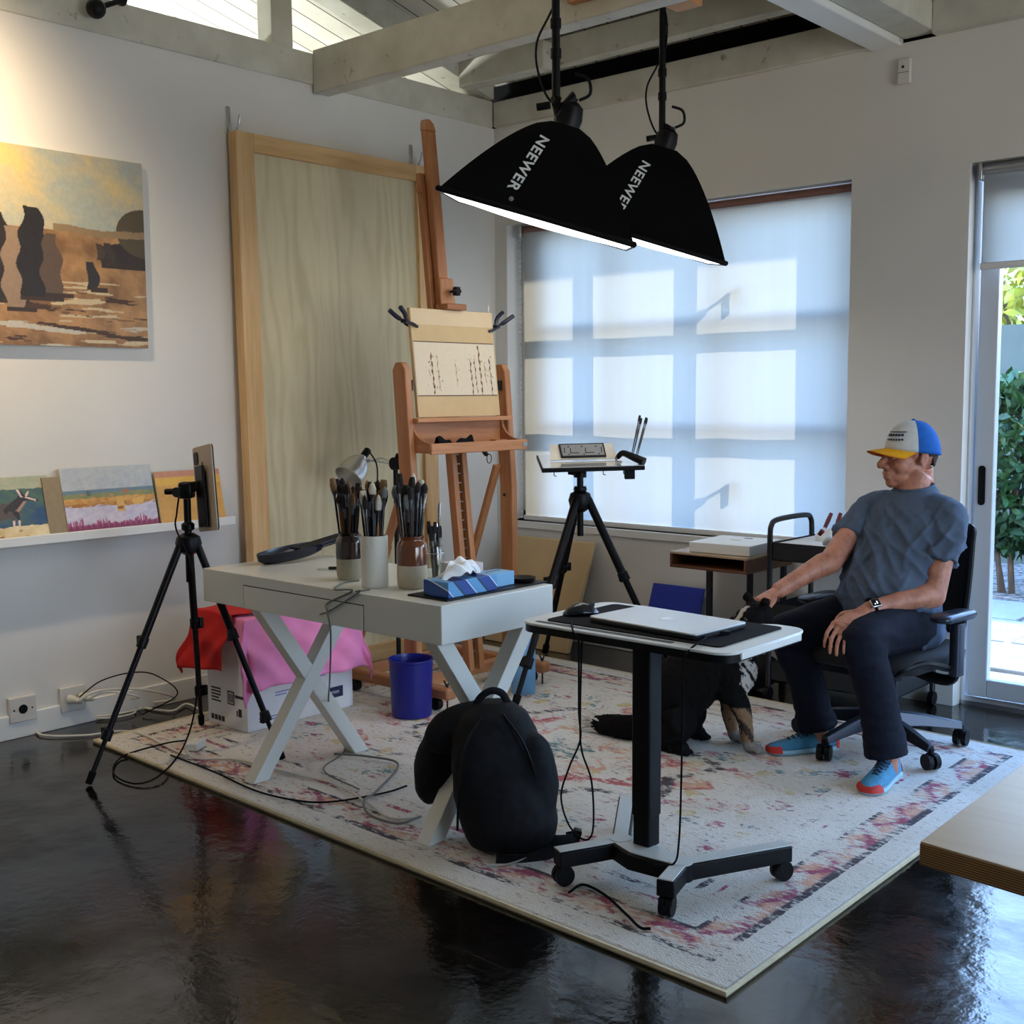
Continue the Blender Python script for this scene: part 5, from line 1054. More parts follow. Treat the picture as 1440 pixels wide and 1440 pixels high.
# ================================================================== SOFTBOXES
m_sb = mat('softbox_black', (.0025, .0025, .003), .65, 0, .3, 8, .12, 14, .08); m_sblogo = mat('logo_white', rgb(226, 230, 232), .6, 0, 0)
m_diff = emis('diffuser', (1., .975, .94), 1.4)
def softbox(A, B, hgt, elev, pole, label, yaw=0.):
    A, B = V(A), V(B); s = (B-A).length; u = (B-A)/s
    w0 = V((FW.x, FW.y, 0)).normalized(); w0 = M.Rotation(yaw, 3, 'Z') @ w0; w = (w0+V((0, 0, math.tan(elev)))); w = (w-u*w.dot(u)).normalized(); n = u.cross(w)
    if n.z < 0: n = -n
    ctr = (A+B)/2+w*s/2; h = hgt*s
    t = thing('softbox_light', ctr+n*(h+.1), label, 'studio light', 'black softboxes hanging from the roof')
    del t['group']
    sc = lambda q: .15+.85*(1-q)**.70
    rings = []; nq = 14; ns = 12
    for i in range(nq+1):
        q = i/nq; k = sc(q)*s/2; ring = []
        for c0, c1 in (((-1, -1), (1, -1)), ((1, -1), (1, 1)), ((1, 1), (-1, 1)), ((-1, 1), (-1, -1))):
            for j in range(ns):
                f = j/ns; a = c0[0]+(c1[0]-c0[0])*f; b = c0[1]+(c1[1]-c0[1])*f; sag = 1-.045*math.sin(PI*f)*math.sin(PI*min(1, q+.15))
                ring.append(ctr+u*(a*k*(sag if abs(c0[0]-c1[0]) < 1 else 1))+w*(b*k*(sag if abs(c0[1]-c1[1]) < 1 else 1))+n*(h*q))
        rings.append(ring)
    shell = MB(); shell.loft(rings, caps=False); obj('shell', shell, m_sb, t, angle=50)
    obj('diffuser', MB().grid(lambda a, b: ctr+u*((a-.5)*s*.985)+w*((b-.5)*s*.985)-n*(.002+.014*s/.6*math.sin(PI*a)*math.sin(PI*b)**.6), 20, 20), m_diff, t, smooth=True, label='glowing white fabric face')
    rim = MB(); cs = [ctr+u*(a*s/2)+w*(b*s/2) for a, b in ((-1, -1), (1, -1), (1, 1), (-1, 1))]; rim.tube([c+n*.004 for c in cs], (.010, .010), 8, closed=True); obj('rim_piping', rim, m_black, t)
    # logo along the near face
    u0, t0, ang = -.118*s, .50, math.atan2(-.97, -.25)
    def mp(c):
        du = c.x*math.cos(ang)-c.y*math.sin(ang); dn = c.x*math.sin(ang)+c.y*math.cos(ang); q = min(.98, max(0, t0+dn/h)); k = sc(q)*s/2; uu = u0+du
        f = (uu/k+1)/2; sag = 1-.045*math.sin(PI*min(max(f, 0), 1))*math.sin(PI*min(1, q+.15))
        return ctr+u*uu-w*(k*sag+.004+c.z)+n*(h*q)+n*.0015
    text('logo_lettering', 'NEEWER', .046*s/.62, mp, m_sblogo, t, ext=.0004, bold=.0012, spacing=1.12)
    text('logo_lettering', '®', .018*s/.62, lambda c: mp(V((c.x+.122*s/.62, c.y+.016, c.z))), m_sblogo, t, ext=.0004)
    top = ctr+n*h
    hd_ = obj('lamp_head', MB().lathe([(.045, -.01), (.05, .03), (.042, .07), (.022, .085)], top, 20, frame(u, n)), m_black, t); pv_ = top+n*.095
    px_, pd = pole; pbase = P(px_[0], px_[1], pd); ptop = V((pbase.x, pbase.y, roofz(pbase.y)-.02))
    pl_ = obj('hanging_pole', MB().cyl(pbase, ptop, .0145), m_black, t)
    for z in (pbase.z+.16, pbase.z+.26): obj('pole_collar', MB().cyl((pbase.x, pbase.y, z), (pbase.x, pbase.y, z+.035), .019), m_black, pl_, bevel=.003)
    obj('tilt_bracket', MB().tube([pbase+V((0, 0, .03)), pbase-V((0, 0, .03)), pv_, top+n*.05], [.02, .022, .026, .026], 10), m_black, t)
    obj('tilt_handle', MB().tube(spline([pv_+u*.02, pv_+u*.05+n*.03, pv_+u*.03+n*.075, pv_-u*.02+n*.08], 5), .006, 8), m_black, t); obj('lock_knob', MB().cyl(pbase-u*.02, pbase-u*.065-n*.02, .013), m_black, t, bevel=.003)
    e = pbase
    obj('power_cord', MB().tube(spline([pv_+u*.015, e+V((-.02, 0, .02)), e+V((-.055, -.03, .12)), e+V((-.06, -.03, .22)), e+V((-.018, -.01, .31)), e+V((.016, .0, .38)), e+V((.02, 0, .5)), e+V((-.016, 0, .62)), e+V((-.03, 0, .75)), V((ptop.x-.03, ptop.y, ptop.z))], 6), .0042, 7), m_black, t)
    return t
softbox(P(615, 266, 3.85), P(892, 346, 3.85), .50, .120, ((782, 150), 4.08), 'left and nearer of two hanging black softboxes, in front of the easel')
softbox(P(777, 299, 4.85), P(1021, 372, 4.85), .54, .135, ((931, 195), 5.12), 'right and farther of two hanging black softboxes, before the window')
m_fir = wood('fir_board', rgb(150, 96, 52), rgb(196, 140, 84), 0, 8)
o = obj('mounting_board', MB().bb((-3.17, 3.925, 3.05), (-2.66, 3.966, 3.20)), m_fir, bevel=.003); tag(o, 'brown wooden board fixed to the face of the tie beam above the softboxes', 'board')
q = P(951, -6, 4.7); o = obj('mounting_block', MB().bb((q.x-.06, q.y-.02, q.z-.03), (q.x+.06, q.y+.10, q.z+.06)), m_fir, bevel=.003); tag(o, 'pale wooden block beside the top of the farther softbox pole', 'block')
# ================================================================== SIDE TABLE, BOX, CART
m_wal = wood('walnut', rgb(58, 32, 20), rgb(120, 74, 44), 0, 9, .4); m_waltop = wood('walnut_light', rgb(150, 124, 98), rgb(196, 172, 142), 0, 9, .4)
S0, S1, Q0, Q1, Z0, Z1 = -3.283, -2.85, 4.87, 5.315, .59, .67
sd = thing('side_table', ((S0+S1)/2, 5.1, 0), 'low walnut cubby side table on a thin black frame under the window', 'table')
for n_, a, b in (('table_top', (S0, Q0, Z1-.012), (S1, Q1, Z1)), ('table_bottom', (S0, Q0, Z0), (S1, Q1, Z0+.014)), ('side_panel', (S0, Q0, Z0+.014), (S0+.014, Q1, Z1-.012)), ('side_panel', (S1-.014, Q0, Z0+.014), (S1, Q1, Z1-.012)), ('back_panel', (S0+.014, Q1-.014, Z0+.014), (S1-.014, Q1, Z1-.012))):
    obj(n_, MB().bb(a, b), m_waltop if n_ == 'table_top' else m_wal, sd, bevel=.002)
for x, y in ((-3.07, Q0+.03), (-3.07, Q1-.03), (S1-.03, Q1-.03)): obj('leg', MB().bb((x-.012, y-.012, .012), (x+.012, y+.012, Z0)), m_dkmetal, sd)
obj('foot_frame', MB().bb((-3.10, Q0+.0, .001), (-3.04, Q1, .013)).bb((-3.04, Q1-.05, .001), (S1, Q1-.01, .013)), m_dkmetal, sd)
wb = thing('flat_box', (-3.02, 5.05, Z1), 'flat white carton lying on the walnut side table', 'box')
Rw = rotm(0, 0, .06); cw = V((-3.03, 5.07, Z1+.027)); obj('box_body', MB().box(cw, (.33, .34, .05), Rw), m_white, wb, bevel=.003); obj('box_print', MB().prism(rrect(.06, .02, .008), lambda a, b: cw+V((a-.01, b+.02, .0252)), lambda a, b: cw+V((a-.01, b+.02, .0258))), mat('tan_print', rgb(196, 180, 140), .6), wb); obj('box_print', MB().prism(rrect(.05, .022, .01), lambda a, b: cw+V((a+.01, b+.11, .0252)), lambda a, b: cw+V((a+.01, b+.11, .0258))), m_black, wb)
m_cart = mat('cart_black', (.012, .013, .016), .45, .2, .1)
K0, K1, KY0, KY1 = -2.725, -2.125, 4.89, 5.30
ca = thing('utility_cart', (-2.42, 5.06, 0), 'black metal utility cart with tray shelves, behind the seated person', 'cart')
for z in (.69, .40, .12):
    s_ = obj('tray_shelf', MB().bb((K0, KY0, z-.02), (K1, KY1, z-.016)), m_cart, ca)
    obj('tray_rim', MB().bb((K0, KY0, z-.02), (K1, KY0+.003, z+.065)).bb((K0, KY1-.003, z-.02), (K1, KY1, z+.065)).bb((K0, KY0, z-.02), (K0+.003, KY1, z+.065)).bb((K1-.003, KY0, z-.02), (K1, KY1, z+.065)), m_cart, s_)
for x, xx in ((K0, 1), (K1, -1)):
    for y in (KY0, KY1): obj('cart_post', MB().cyl((x-.012*xx, y, .07), (x-.012*xx, y, .79), .013), m_cart, ca)
    obj('push_handle', MB().tube(spline([(x-.012*xx, KY0, .78), (x-.012*xx, KY0+.01, .83), (x-.012*xx, KY0+.07, .855), (x-.012*xx, KY1-.07, .855), (x-.012*xx, KY1-.01, .83), (x-.012*xx, KY1, .78)], 6), .013, 10), m_cart, ca)
    for y in (KY0, KY1): obj('caster', MB().cyl((x-.012*xx-.012, y, .033), (x-.012*xx+.012, y, .033), .032).cyl((x-.012*xx, y, .05), (x-.012*xx, y, .08), .01), m_black, ca)
def crum(c, r, seed, sq=.7):
    mb = MB(); mb.ell(c, (r, r*.8, r*sq), None, 16, 10); me = mb.mesh('c')
    return displace(me, lambda p, n: r*.35*MN.noise(p*(1.2/r)+V((seed, 0, 0))))
o = obj('paper_bag', crum((-2.57, 5.16, .748), .075, 3, .75), m_paper, smooth=25); tag(o, 'crumpled white paper bag at the back of the cart top tray', 'bag')
o = obj('tray_liner', MB().grid(lambda u, v: (K0+.02+u*.56, KY0+.02+v*.37, .752+.006*math.sin(u*9)*math.sin(v*8)+.03*max(0, u-.55)*v), 16, 10), m_paper, smooth=True); o.modifiers.new('s', 'SOLIDIFY').thickness = .003; tag(o, 'white paper sheet lining the cart top tray', 'paper')
o = obj('plastic_wrap', crum((-2.46, 4.93, .775), .03, 9, .8), mat('clear_wrap', rgb(206, 210, 216), .15), smooth=25); tag(o, 'small crumpled clear wrapper at the front of the cart top tray', 'wrapper')
m_grip = mat('red_grip', rgb(110, 22, 26), .4, 0, .1)
for (px, py), (qx, qy), lb in (((1160, 742), (1169, 722), 'red handled tool leaning up from the cart tray, nearer the bag'), ((1176, 742), (1182, 722), 'red handled tool leaning up beside the seated person shoulder')):
    a, b = PY(px, py, 5.06), PY(qx, qy, 5.10); t = thing('hand_tool', a, lb, 'tool'); obj('grip', MB().tube([a, a*.5+b*.5, b], [.009, .011, .009], 10), m_grip, t); obj('tool_shank', MB().cyl(a-(b-a)*.45, a, .005), m_steel, t)
o = obj('clip_stack', MB().tube([PY(1157, 746, 4.92), PY(1152, 752, 4.92)], [.012, .010], 8), m_grip); tag(o, 'small dark red cap at the cart tray front edge', 'cap')
o = obj('blue_folder', MB().box((-2.40, 5.02, .405), (.30, .22, .02), rotm(0, 0, .2)), mat('folder_blue', rgb(130, 164, 206), .4), bevel=.003); tag(o, 'pale blue folder on the cart middle shelf', 'folder')
# clutter on the floor behind the dog
cr = thing('wire_crate', (-3.36, 5.12, 0), 'small grey wire crate on the concrete by the back wall', 'crate'); wv = MB()
m_wire = mat('grey_wire', rgb(170, 172, 172), .4, .4, .05); x0, x1, y0, y1, h = -3.50, -3.20, 5.02, 5.15, .17
for z in (.004, .06, .115, h): wv.tube([(x0, y0, z), (x1, y0, z), (x1, y1, z), (x0, y1, z)], .004, 6, closed=True)
for k in range(9): x = x0+(x1-x0)*k/8; wv.cyl((x, y0, 0.001), (x, y0, h), .003, seg=6); wv.cyl((x, y1, .001), (x, y1, h), .003, seg=6)
obj('wire_basket', wv, m_wire, cr); obj('basket_lining', MB().bb((x0+.01, y0+.01, .006), (x1-.01, y1-.01, .13)), m_blackmat, cr, bevel=.01)
for k in range(4): o = obj('white_roll', MB().tube([(x0+.05+.06*k+.018*math.cos(a), y0+.065, .152+.018*math.sin(a)) for a in [2*PI*i/16 for i in range(16)]], .006, 6, closed=True), m_paper); tag(o, 'white ring of tape lying on the wire crate', 'tape', 'tape rings on the wire crate')
o = obj('black_bag', organic(MB().ell((-2.93, 5.02, .085), (.17, .11, .084)).ell((-2.82, 5.0, .12), (.08, .08, .07)), .012, 5), m_pack, smooth=True); tag(o, 'slumped black bag on the concrete under the side table', 'bag')
# work table in the near right corner
m_ply = wood('ply_face', rgb(214, 190, 158), rgb(236, 216, 186), 0, 5, .35)
def plyedge():
    m, t, b = nt('ply_edge'); v = coords(t); s = t.nodes.new('ShaderNodeSeparateXYZ'); L(t, v, s.inputs[0]); f = math_(t, 'FRACT', math_(t, 'MULTIPLY', s.outputs[2], 260.))
    c = ramp(t, f, [(.0, rgb(196, 156, 108)), (.5, rgb(196, 156, 108)), (.52, rgb(104, 66, 38)), (1, rgb(120, 78, 46))]); L(t, c, b.inputs['Base Color']); b.inputs['Roughness'].default_value = .6; return m
wt = thing('work_table', (.1, 2.1, 0), 'plywood topped work table cropped at the lower right corner', 'table')
A_ = PZ(1293, 1184, .745); ex = V((.995, -.10, 0)); ey = V((-.02, 1, 0)); Wt, Dt = 1.5, .62
def wq(a, b, z): return A_+ex*a+ey*b+V((0, 0, z-.745))
obj('top_core', MB().loft([[wq(a, b, z) for a, b in ((0, 0), (Wt, 0), (Wt, Dt), (0, Dt))] for z in (.708, .743)]), plyedge(), wt, bevel=.002)
obj('top_face', MB().loft([[wq(a, b, z) for a, b in ((.001, .001), (Wt, .001), (Wt, Dt), (.001, Dt))] for z in (.743, .746)]), m_ply, wt, bevel=.001)
for a, b in ((.62, .07), (1.4, .07), (.62, .55), (1.4, .55)): p = wq(a, b, 0); obj('leg', MB().bb((p.x-.03, p.y-.03, .001), (p.x+.03, p.y+.03, .708)), m_dkmetal, wt)
# wall sensor, track heads
s_ = thing('wall_sensor', (-2.335, YW, 2.9), 'small white sensor box high on the wall above the window corner', 'sensor'); obj('housing', MB().bb((-2.365, YW-.026, 2.845), (-2.305, YW-.001, 2.955)), m_plate, s_, bevel=.006); obj('sensor_lens', MB().cyl((-2.338, YW-.029, 2.918), (-2.338, YW-.0255, 2.918), .006), m_black, s_); obj('cover_seam', MB().bb((-2.36, YW-.0272, 2.893), (-2.31, YW-.0255, 2.895)), m_dkmetal, s_)
def track(p, d, label):
    p = V(p); d = V(d).normalized(); t = thing('track_light', p, label, 'spotlight'); Rt = frame(d.orthogonal(), d)
    obj('lamp_can', MB().lathe([(.02, -.09), (.04, -.08), (.045, 0), (.048, .05), (.042, .05), (.036, -.02)], p, 20, Rt, caps=False), m_black, t); obj('swivel_arm', MB().tube([p-d*.02, p-d*.05+V((.0, .03, .05)), p+V((0, .03, .12))], .012, 8), m_black, t); return t
p = PX(135, 12, XW+.09); tk = thing('track_light', p, 'black round spotlight head fixed on the left wall plate above the canvas', 'spotlight')
obj('lamp_head', MB().ell(p, (.042, .042, .042), None, 16, 10), m_black, tk); q = PX(165, 2, XW+.06); obj('swivel_arm', MB().tube([p, q, q+V((-.02, .03, .02))], [.012, .012, .03], 10), m_black, tk)
q = V((XW+.80, 1.77, 3.06)); tl_ = track(q, V((XW, 1.9, 2.3))-q, 'black spotlight on a stem aimed at the large canvas'); obj('track_stem', MB().cyl(q+V((0, .03, .1)), (q.x, q.y+.03, roofz(q.y)-.03), .012), m_black, tl_)
# unseen pendant added behind the partition to carry the next room's light
pn_ = thing('added_pendant', (-6.6, 3.4, 2.5), 'unseen uplight pendant added in the next room', 'lamp'); obj('shade', MB().lathe([(.02, 0), (.16, .05), (.22, .14), (.215, .14), (.15, .06), (.02, .02)], (-6.6, 3.4, 2.45), 24, caps=False), m_white, pn_); obj('stem', MB().cyl((-6.6, 3.4, 2.46), (-6.6, 3.4, roofz(3.4)), .008), m_black, pn_)
# ================================================================== OFFICE CHAIR
m_chair = mat('chair_black', (.005, .005, .006), .45, 0, .1, 6, 0, 0, .2); m_mesh = mat('chair_mesh', (.010, .010, .012), .8, 0, .3, 200, .3, 300)
m_chblue = mat('chair_graphite', (.035, .042, .06), .3, .5, .05)
CB = V((-2.01, 4.50, 0)); ch = thing('office_chair', CB+V((0, 0, RUG)), 'black office chair on casters with the person seated in it', 'chair')
obj('hub', MB().lathe([(.02, .10), (.045, .10), (.05, .16), (.03, .18), (.028, .24)], CB, 20), m_chair, ch)
for k in range(5):
    a = R_(-31+72*k); d = V((math.cos(a), math.sin(a), 0)); e = CB+d*.335
    lg_ = obj('base_leg', MB().loft([[CB+d*q+d.cross(V((0, 0, 1)))*w*s+V((0, 0, z)) for s, z in ((-1, z0), (1, z0), (.6, z1), (-.6, z1))] for q, w, z0, z1 in ((.03, .032, .10, .165), (.18, .027, .098, .145), (.335, .019, .082, .112))]), m_chblue, ch, bevel=.004)
    s_ = M.Rotation(.9*k, 3, 'Z') @ d.cross(V((0, 0, 1)))
    obj('caster', MB().cyl(e+s_*.006+V((0, 0, RUG+.032)), e+s_*.026+V((0, 0, RUG+.032)), .031, seg=20).cyl(e-s_*.006+V((0, 0, RUG+.032)), e-s_*.026+V((0, 0, RUG+.032)), .031, seg=20).cyl(e+V((0, 0, .04)), e+V((0, 0, .095)), .011).box(e+V((0, 0, RUG+.05)), (.03, .03, .03)), m_chair, lg_)
obj('gas_column', MB().cyl(CB+V((0, 0, .2)), CB+V((0, 0, .36)), .024), m_steel, ch)
bf = V((-.13, -.99, 0)).normalized(); br = V((bf.y, -bf.x, 0))         # the sitter's forward and right
def cf(a, b, z): return V((-1.965, 4.46, 0))+br*a+bf*b+V((0, 0, z))
obj('mechanism', MB().loft([[cf(a*w, b+.0, z) for a, b in ((-1, -.12), (1, -.12), (1, .14), (-1, .14))] for w, z in ((.06, .33), (.12, .385))]), m_chair, ch, bevel=.01)
sq_ = [(x, y) for x, y in rrect(.50, .50, .11, 6)]
obj('seat', MB().loft([[cf(x*k, y*k+.02, z+.02*max(0, -y)) for x, y in sq_] for k, z in ((.92, .385), (1., .40), (1.01, .43), (.95, .452), (.6, .455))]), m_mesh, ch, smooth=60)
# curved back frame and mesh
def bkp(u, v): return cf(.195*u*(1-.12*(v-.4)**2), -.245-.07*v-.035*u*u*-1-.02, .50+.40*v)
obj('back_mesh', MB().grid(lambda u, v: bkp(2*u-1, v), 14, 14), m_mesh, ch, smooth=True).modifiers.new('s', 'SOLIDIFY').thickness = .006
fr_ = [bkp(-1, v/8) for v in range(9)]+[bkp(u/4, 1.02) for u in range(-3, 4)]+[bkp(1, 1-v/8) for v in range(9)]+[bkp(-u/4, -.02) for u in range(-3, 4)]
obj('back_frame', MB().tube(spline(fr_+[fr_[0]], 3)[:-1], .014, 8, closed=True), m_chair, ch)
obj('back_spine', MB().tube(spline([cf(0, -.10, .37), cf(0, -.25, .40), cf(0, -.31, .52), cf(0, -.35, .72)], 6), (.03, .014), 10), m_chair, ch)
for s in (1, -1):
    arm = obj('armrest_post', MB().tube(spline([cf(-.10*s, .0, .365), cf(-.22*s, .0, .345), cf(-.285*s, -.0, .36), cf(-.295*s, -.0, .44)], 5), (.024, .018), 10), m_chair, ch)
    obj('post_sleeve', MB().prism(rrect(.042, .06, .015), lambda x, y: cf(-.296*s+x, y, .37), lambda x, y: cf(-.296*s+x, y, .575)), m_chblue, arm, bevel=.003)
    obj('arm_pad', MB().loft([[cf(-.295*s+x*k, .03+y*k, z) for x, y in rrect(.085, .25, .035)] for k, z in ((.9, .590), (1, .598), (1, .61), (.88, .618))]), m_chblue, ch, smooth=60)
    obj('loop_arm', MB().tube(spline([cf(-.28*s, .03, .40), cf(-.25*s, .16, .43), cf(-.20*s, .24, .40), cf(-.15*s, .16, .36)], 6), (.016, .012), 8), m_chair, arm)
# ================================================================== SEATED PERSON
def skin():
    m, t, b = nt('skin'); v = coords(t); n = noise_(t, v, 22, 5, .65); n2 = noise_(t, v, 140, 3)
    L(t, ramp(t, n, [(.3, rgb(150, 92, 70)), (.55, rgb(190, 128, 102)), (.75, rgb(198, 134, 112))]), b.inputs['Base Color'])
    b.inputs['Roughness'].default_value = .5; b.inputs['Subsurface Weight'].default_value = .08; b.inputs['Subsurface Radius'].default_value = (.01, .004, .002); bump_(t, b, n2, .12, .002); return m
m_skin = skin()
m_shirt = mat('tee_cotton', rgb(84, 97, 116), .9, 0, .07, 60, .25, 260, .2); m_jean = mat('dark_denim', rgb(18, 22, 36), .8, 0, .25, 60, .3, 240, .2)
m_shoe = mat('shoe_mesh', rgb(62, 132, 168), .7, 0, .15, 60, .3, 200); m_sole = mat('shoe_sole', rgb(150, 190, 206), .6, 0, .1); m_toe = mat('shoe_toe', rgb(196, 44, 34), .6, 0, .1); m_lace = mat('shoe_lace', rgb(24, 34, 60), .7)
person = thing('person', (-1.96, 4.47, RUG), 'seated person in grey tee, jeans and blue cap, looking left, one hand on knee', 'person')
def tc_(z):
    ks = [(.46, -1.965, 4.45), (.55, -1.965, 4.455), (.65, -1.96, 4.47), (.75, -1.955, 4.50), (.85, -1.948, 4.54), (.93, -1.94, 4.565), (1.0, -1.935, 4.585), (1.06, -1.93, 4.595), (1.12, -1.93, 4.605)]
    for (z0, x0, y0), (z1, x1, y1) in zip(ks, ks[1:]):
        if z <= z1: f = max(0, (z-z0)/(z1-z0)); return V((x0+(x1-x0)*f, y0+(y1-y0)*f, z))
    return V((ks[-1][1], ks[-1][2], z))
def tring(z, a, b, fo=0., tilt=0., n=32, pw=.9):
    o = []
    for k in range(n):
        t = 2*PI*k/n; cx, sx = math.cos(t), math.sin(t); cx = math.copysign(abs(cx)**pw, cx); sx = math.copysign(abs(sx)**pw, sx)
        o.append(tc_(z)+br*(a*cx)+bf*(b*sx+fo)+V((0, 0, tilt*sx)))
    return o
sL, sR = tc_(.955)-br*.172, tc_(.96)+br*.170
eL, wL = P(1312, 838, 4.53), P(1219, 858, 4.45); eR, wR = P(1168, 790, 4.72), P(1092, 832, 4.63)
hpL, hpR = tc_(.545)-br*.105+bf*.03, tc_(.545)+br*.105+bf*.03
kL, kR = P(1211, 902, 4.36), P(1108, 890, 4.70)
aL, aR = V((-1.800, 4.115, .085)), V((-2.165, 4.285, .085))
def arm(mb, s, e, w, r):
    mb.tube(spline([s, s*.5+e*.5+V((0, 0, .01)), e], 5), [r[0]+(r[1]-r[0])*i/10 for i in range(11)], 16)
    mb.ell(e, r[1]*1.02, None, 14, 10)
    m1 = e*.7+w*.3; mb.tube(spline([e, m1+V((0, 0, .006)), w], 6), [r[1]+(r[2]-r[1])*min(1, i/3) if i < 4 else r[2]+(r[3]-r[2])*((i-4)/8)**.9 for i in range(13)], 16)
def finger(mb, p, dirs, lens, r):
    pts = [p]; 
    for d, l in zip(dirs, lens): pts.append(pts[-1]+V(d).normalized()*l)
    rr = [r, r*.96, r*.90, r*.80][:len(pts)]; q = spline(pts, 4); mb.tube(q, [rr[min(i//4, len(rr)-1)]*(1-.02*(i % 4)) for i in range(len(q))], 10); mb.ell(pts[-1], rr[-1]*.98, None, 10, 8)
body = MB()
body.loft([tring(.47, .15, .11), tring(.55, .165, .125), tring(.65, .16, .135, .015), tring(.75, .16, .13, .012), tring(.85, .17, .12), tring(.93, .18, .115), tring(.98, .15, .09), tring(1.03, .10, .07), tring(1.07, .062, .060)])
# head, local frame: x forward (towards the window), y to the sitter's left, z up
hx = (M.Rotation(.20, 3, 'Z') @ V((-RT.x, -RT.y, 0))).normalized(); hz = V((0, 0, 1)); hx = (hx-V((0, 0, .02))).normalized(); hy = hz.cross(hx).normalized(); hz = hx.cross(hy)
HM = M((hx, hy, hz)).transposed(); HC = P(1279, 641, 4.74); HS = 1.06
def H(x, y, z): return HC+HM @ V((x*HS, y*HS, z*HS))
def he(mb, c, r, rot=None): mb.ell(H(*c), tuple(q*HS for q in r), HM @ rot if rot else HM, 20, 14)
he(body, (-.018, 0, .035), (.098, .077, .092)); he(body, (.028, 0, -.025), (.064, .062, .082)); he(body, (.028, 0, -.078), (.060, .055, .038)); he(body, (.072, 0, -.098), (.024, .027, .021)); he(body, (.078, 0, .018), (.020, .050, .015))
he(body, (.048, 0, .04), (.034, .056, .04)); he(body, (-.005, .0, -.06), (.06, .06, .05))
for s in (-1, 1):
    he(body, (.058, .038*s, -.033), (.030, .026, .032)); he(body, (.106, .012*s, -.036), (.013, .010, .010)); he(body, (.076, .033*s, -.001), (.013, .014, .010))
    he(body, (-.014, .078*s, -.012), (.020, .009, .029), rotm(0, -.25, .35*s)); he(body, (-.023, .083*s, -.005), (.010, .006, .020), rotm(0, -.25, .5*s))
body.tube([H(.086, 0, .014), H(.104, 0, -.010), H(.123, 0, -.033)], [.010*HS, .013*HS, .016*HS], 12); he(body, (.121, 0, -.034), (.013, .013, .011))
he(body, (.080, 0, -.057), (.022, .032, .024)); he(body, (.097, 0, -.0625), (.011, .026, .0065)); he(body, (.093, 0, -.078), (.012, .023, .008)); he(body, (.084, 0, -.088), (.012, .022, .008))
body.tube([H(-.030, 0, -.05), H(-.036, 0, -.10), tc_(1.10)+bf*.005+V((0, 0, .005)), tc_(1.04)], [.064, .063, .064, .070], 20)
body.ell(tc_(1.035), (.10, .06, .035))
arm(body, sL, eL, wL, (.056, .047, .048, .031)); arm(body, sR, eR, wR, (.056, .047, .048, .031))
def hand(mb, w, kn, across, curl, lens=1., thumb_s=1, tdir=None):
    a = (kn-w); al = a.length; a.normalize(); ac = V(across); ac = (ac-a*ac.dot(a)).normalized(); nn = a.cross(ac)
    Rm = M((a, ac, nn)).transposed(); 
    mb.tube([w-a*.01, w+a*.02, w+a*al*.6, kn], [(.030, .021), (.034, .020), (.042, .018), (.043, .015)], 14) if False else None
    rings = []
    for q, ww, th in ((-.01, .028, .021), (.25, .032, .020), (.6, .042, .0180), (1.0, .046, .0145)):
        c = w+a*(al*q); rings.append([c+ac*(ww*math.cos(t))+nn*(th*math.sin(t)) for t in [2*PI*k/16 for k in range(16)]])
    mb.loft(rings)
    for k, (o, l, r) in enumerate(((-.036, .95, .0088), (-.012, 1.05, .0092), (.0120, 1.0, .0088), (.034, .80, .0080))):
        base = w+a*(al*.96)+ac*o*thumb_s; fan = ac*(o*thumb_s*.55)
        ds = [(a*c0+V((0, 0, -1))*c1+fan*3.) for c0, c1 in curl]
        mb.ell(base, .0105, None, 10, 8); finger(mb, base, ds, [.050*l*lens, .031*l*lens, .024*l*lens], r)
    tb = w+a*(al*.28)-ac*(.026*thumb_s); finger(mb, tb, [a*.6-ac*thumb_s*.7+V((0, 0, -.25)), a*.85-ac*thumb_s*.2+V((0, 0, -.4)), a*.8+V((0, 0, -.6))] if tdir is None else tdir, [.04, .033, .026], .0105)
    return Rm
knL = P(1182, 884, 4.36); hand(body, wL, knL, RT*.8+V((0, -.2, -.1)), ((.75, .5), (.35, .95), (.05, 1.)), 1., 1)
knR = P(1066, 846, 4.60); hand(body, wR, knR, -FW*.9+RT*.1+V((0, 0, -.1)), ((1., .35), (.7, .8), (.4, 1.)), 1., -1)
# legs inside the denim and feet inside the shoes keep the figure one piece
for hp, k, an in ((hpL, kL, aL), (hpR, kR, aR)): body.tube([hp, k], [.07, .055], 12); body.ell(k, .056); body.tube([k, an, an-V((0, 0, .05))], [.052, .04, .038], 12)
bme = organic(body, .0046, 5, .5, 'body')
obj('body', bme, m_skin, person, smooth=True)
# ------------------------------------------------------------------ eyes, brows, hair
m_eye = mat('eye_white', rgb(216, 206, 200), .2); m_iris = mat('iris', rgb(60, 62, 60), .2); m_hair = mat('short_hair', rgb(60, 44, 36), .8, 0, .3, 80, .4, 200)
for s in (-1, 1):
    eb = MB(); eb.ell(H(.0795, .033*s, .0005), .0105*HS, None, 14, 10); e_ = obj('eye', eb, m_eye, person, smooth=True); obj('iris', MB().ell(H(.0885, .034*s, .0), (.003*HS, .005*HS, .005*HS), HM, 10, 8), m_iris, e_, smooth=True)
    obj('eyebrow', MB().tube(spline([H(.092, .016*s, .017), H(.089, .034*s, .021), H(.074, .052*s, .015)], 4), (.003, .005), 8), m_hair, person, smooth=True)
hb_ = MB(); 
def hairp(u, v):
    a = PI*(.42+1.16*u); z = .045-.085*v*(.55+.45*abs(math.sin(a/1)) if False else 1)*(1 if abs(a-PI) < .95 else .55); return H(-.018+.099*math.cos(a)*(1-.22*v*v), .0785*math.sin(a)*(1-.06*v), z)
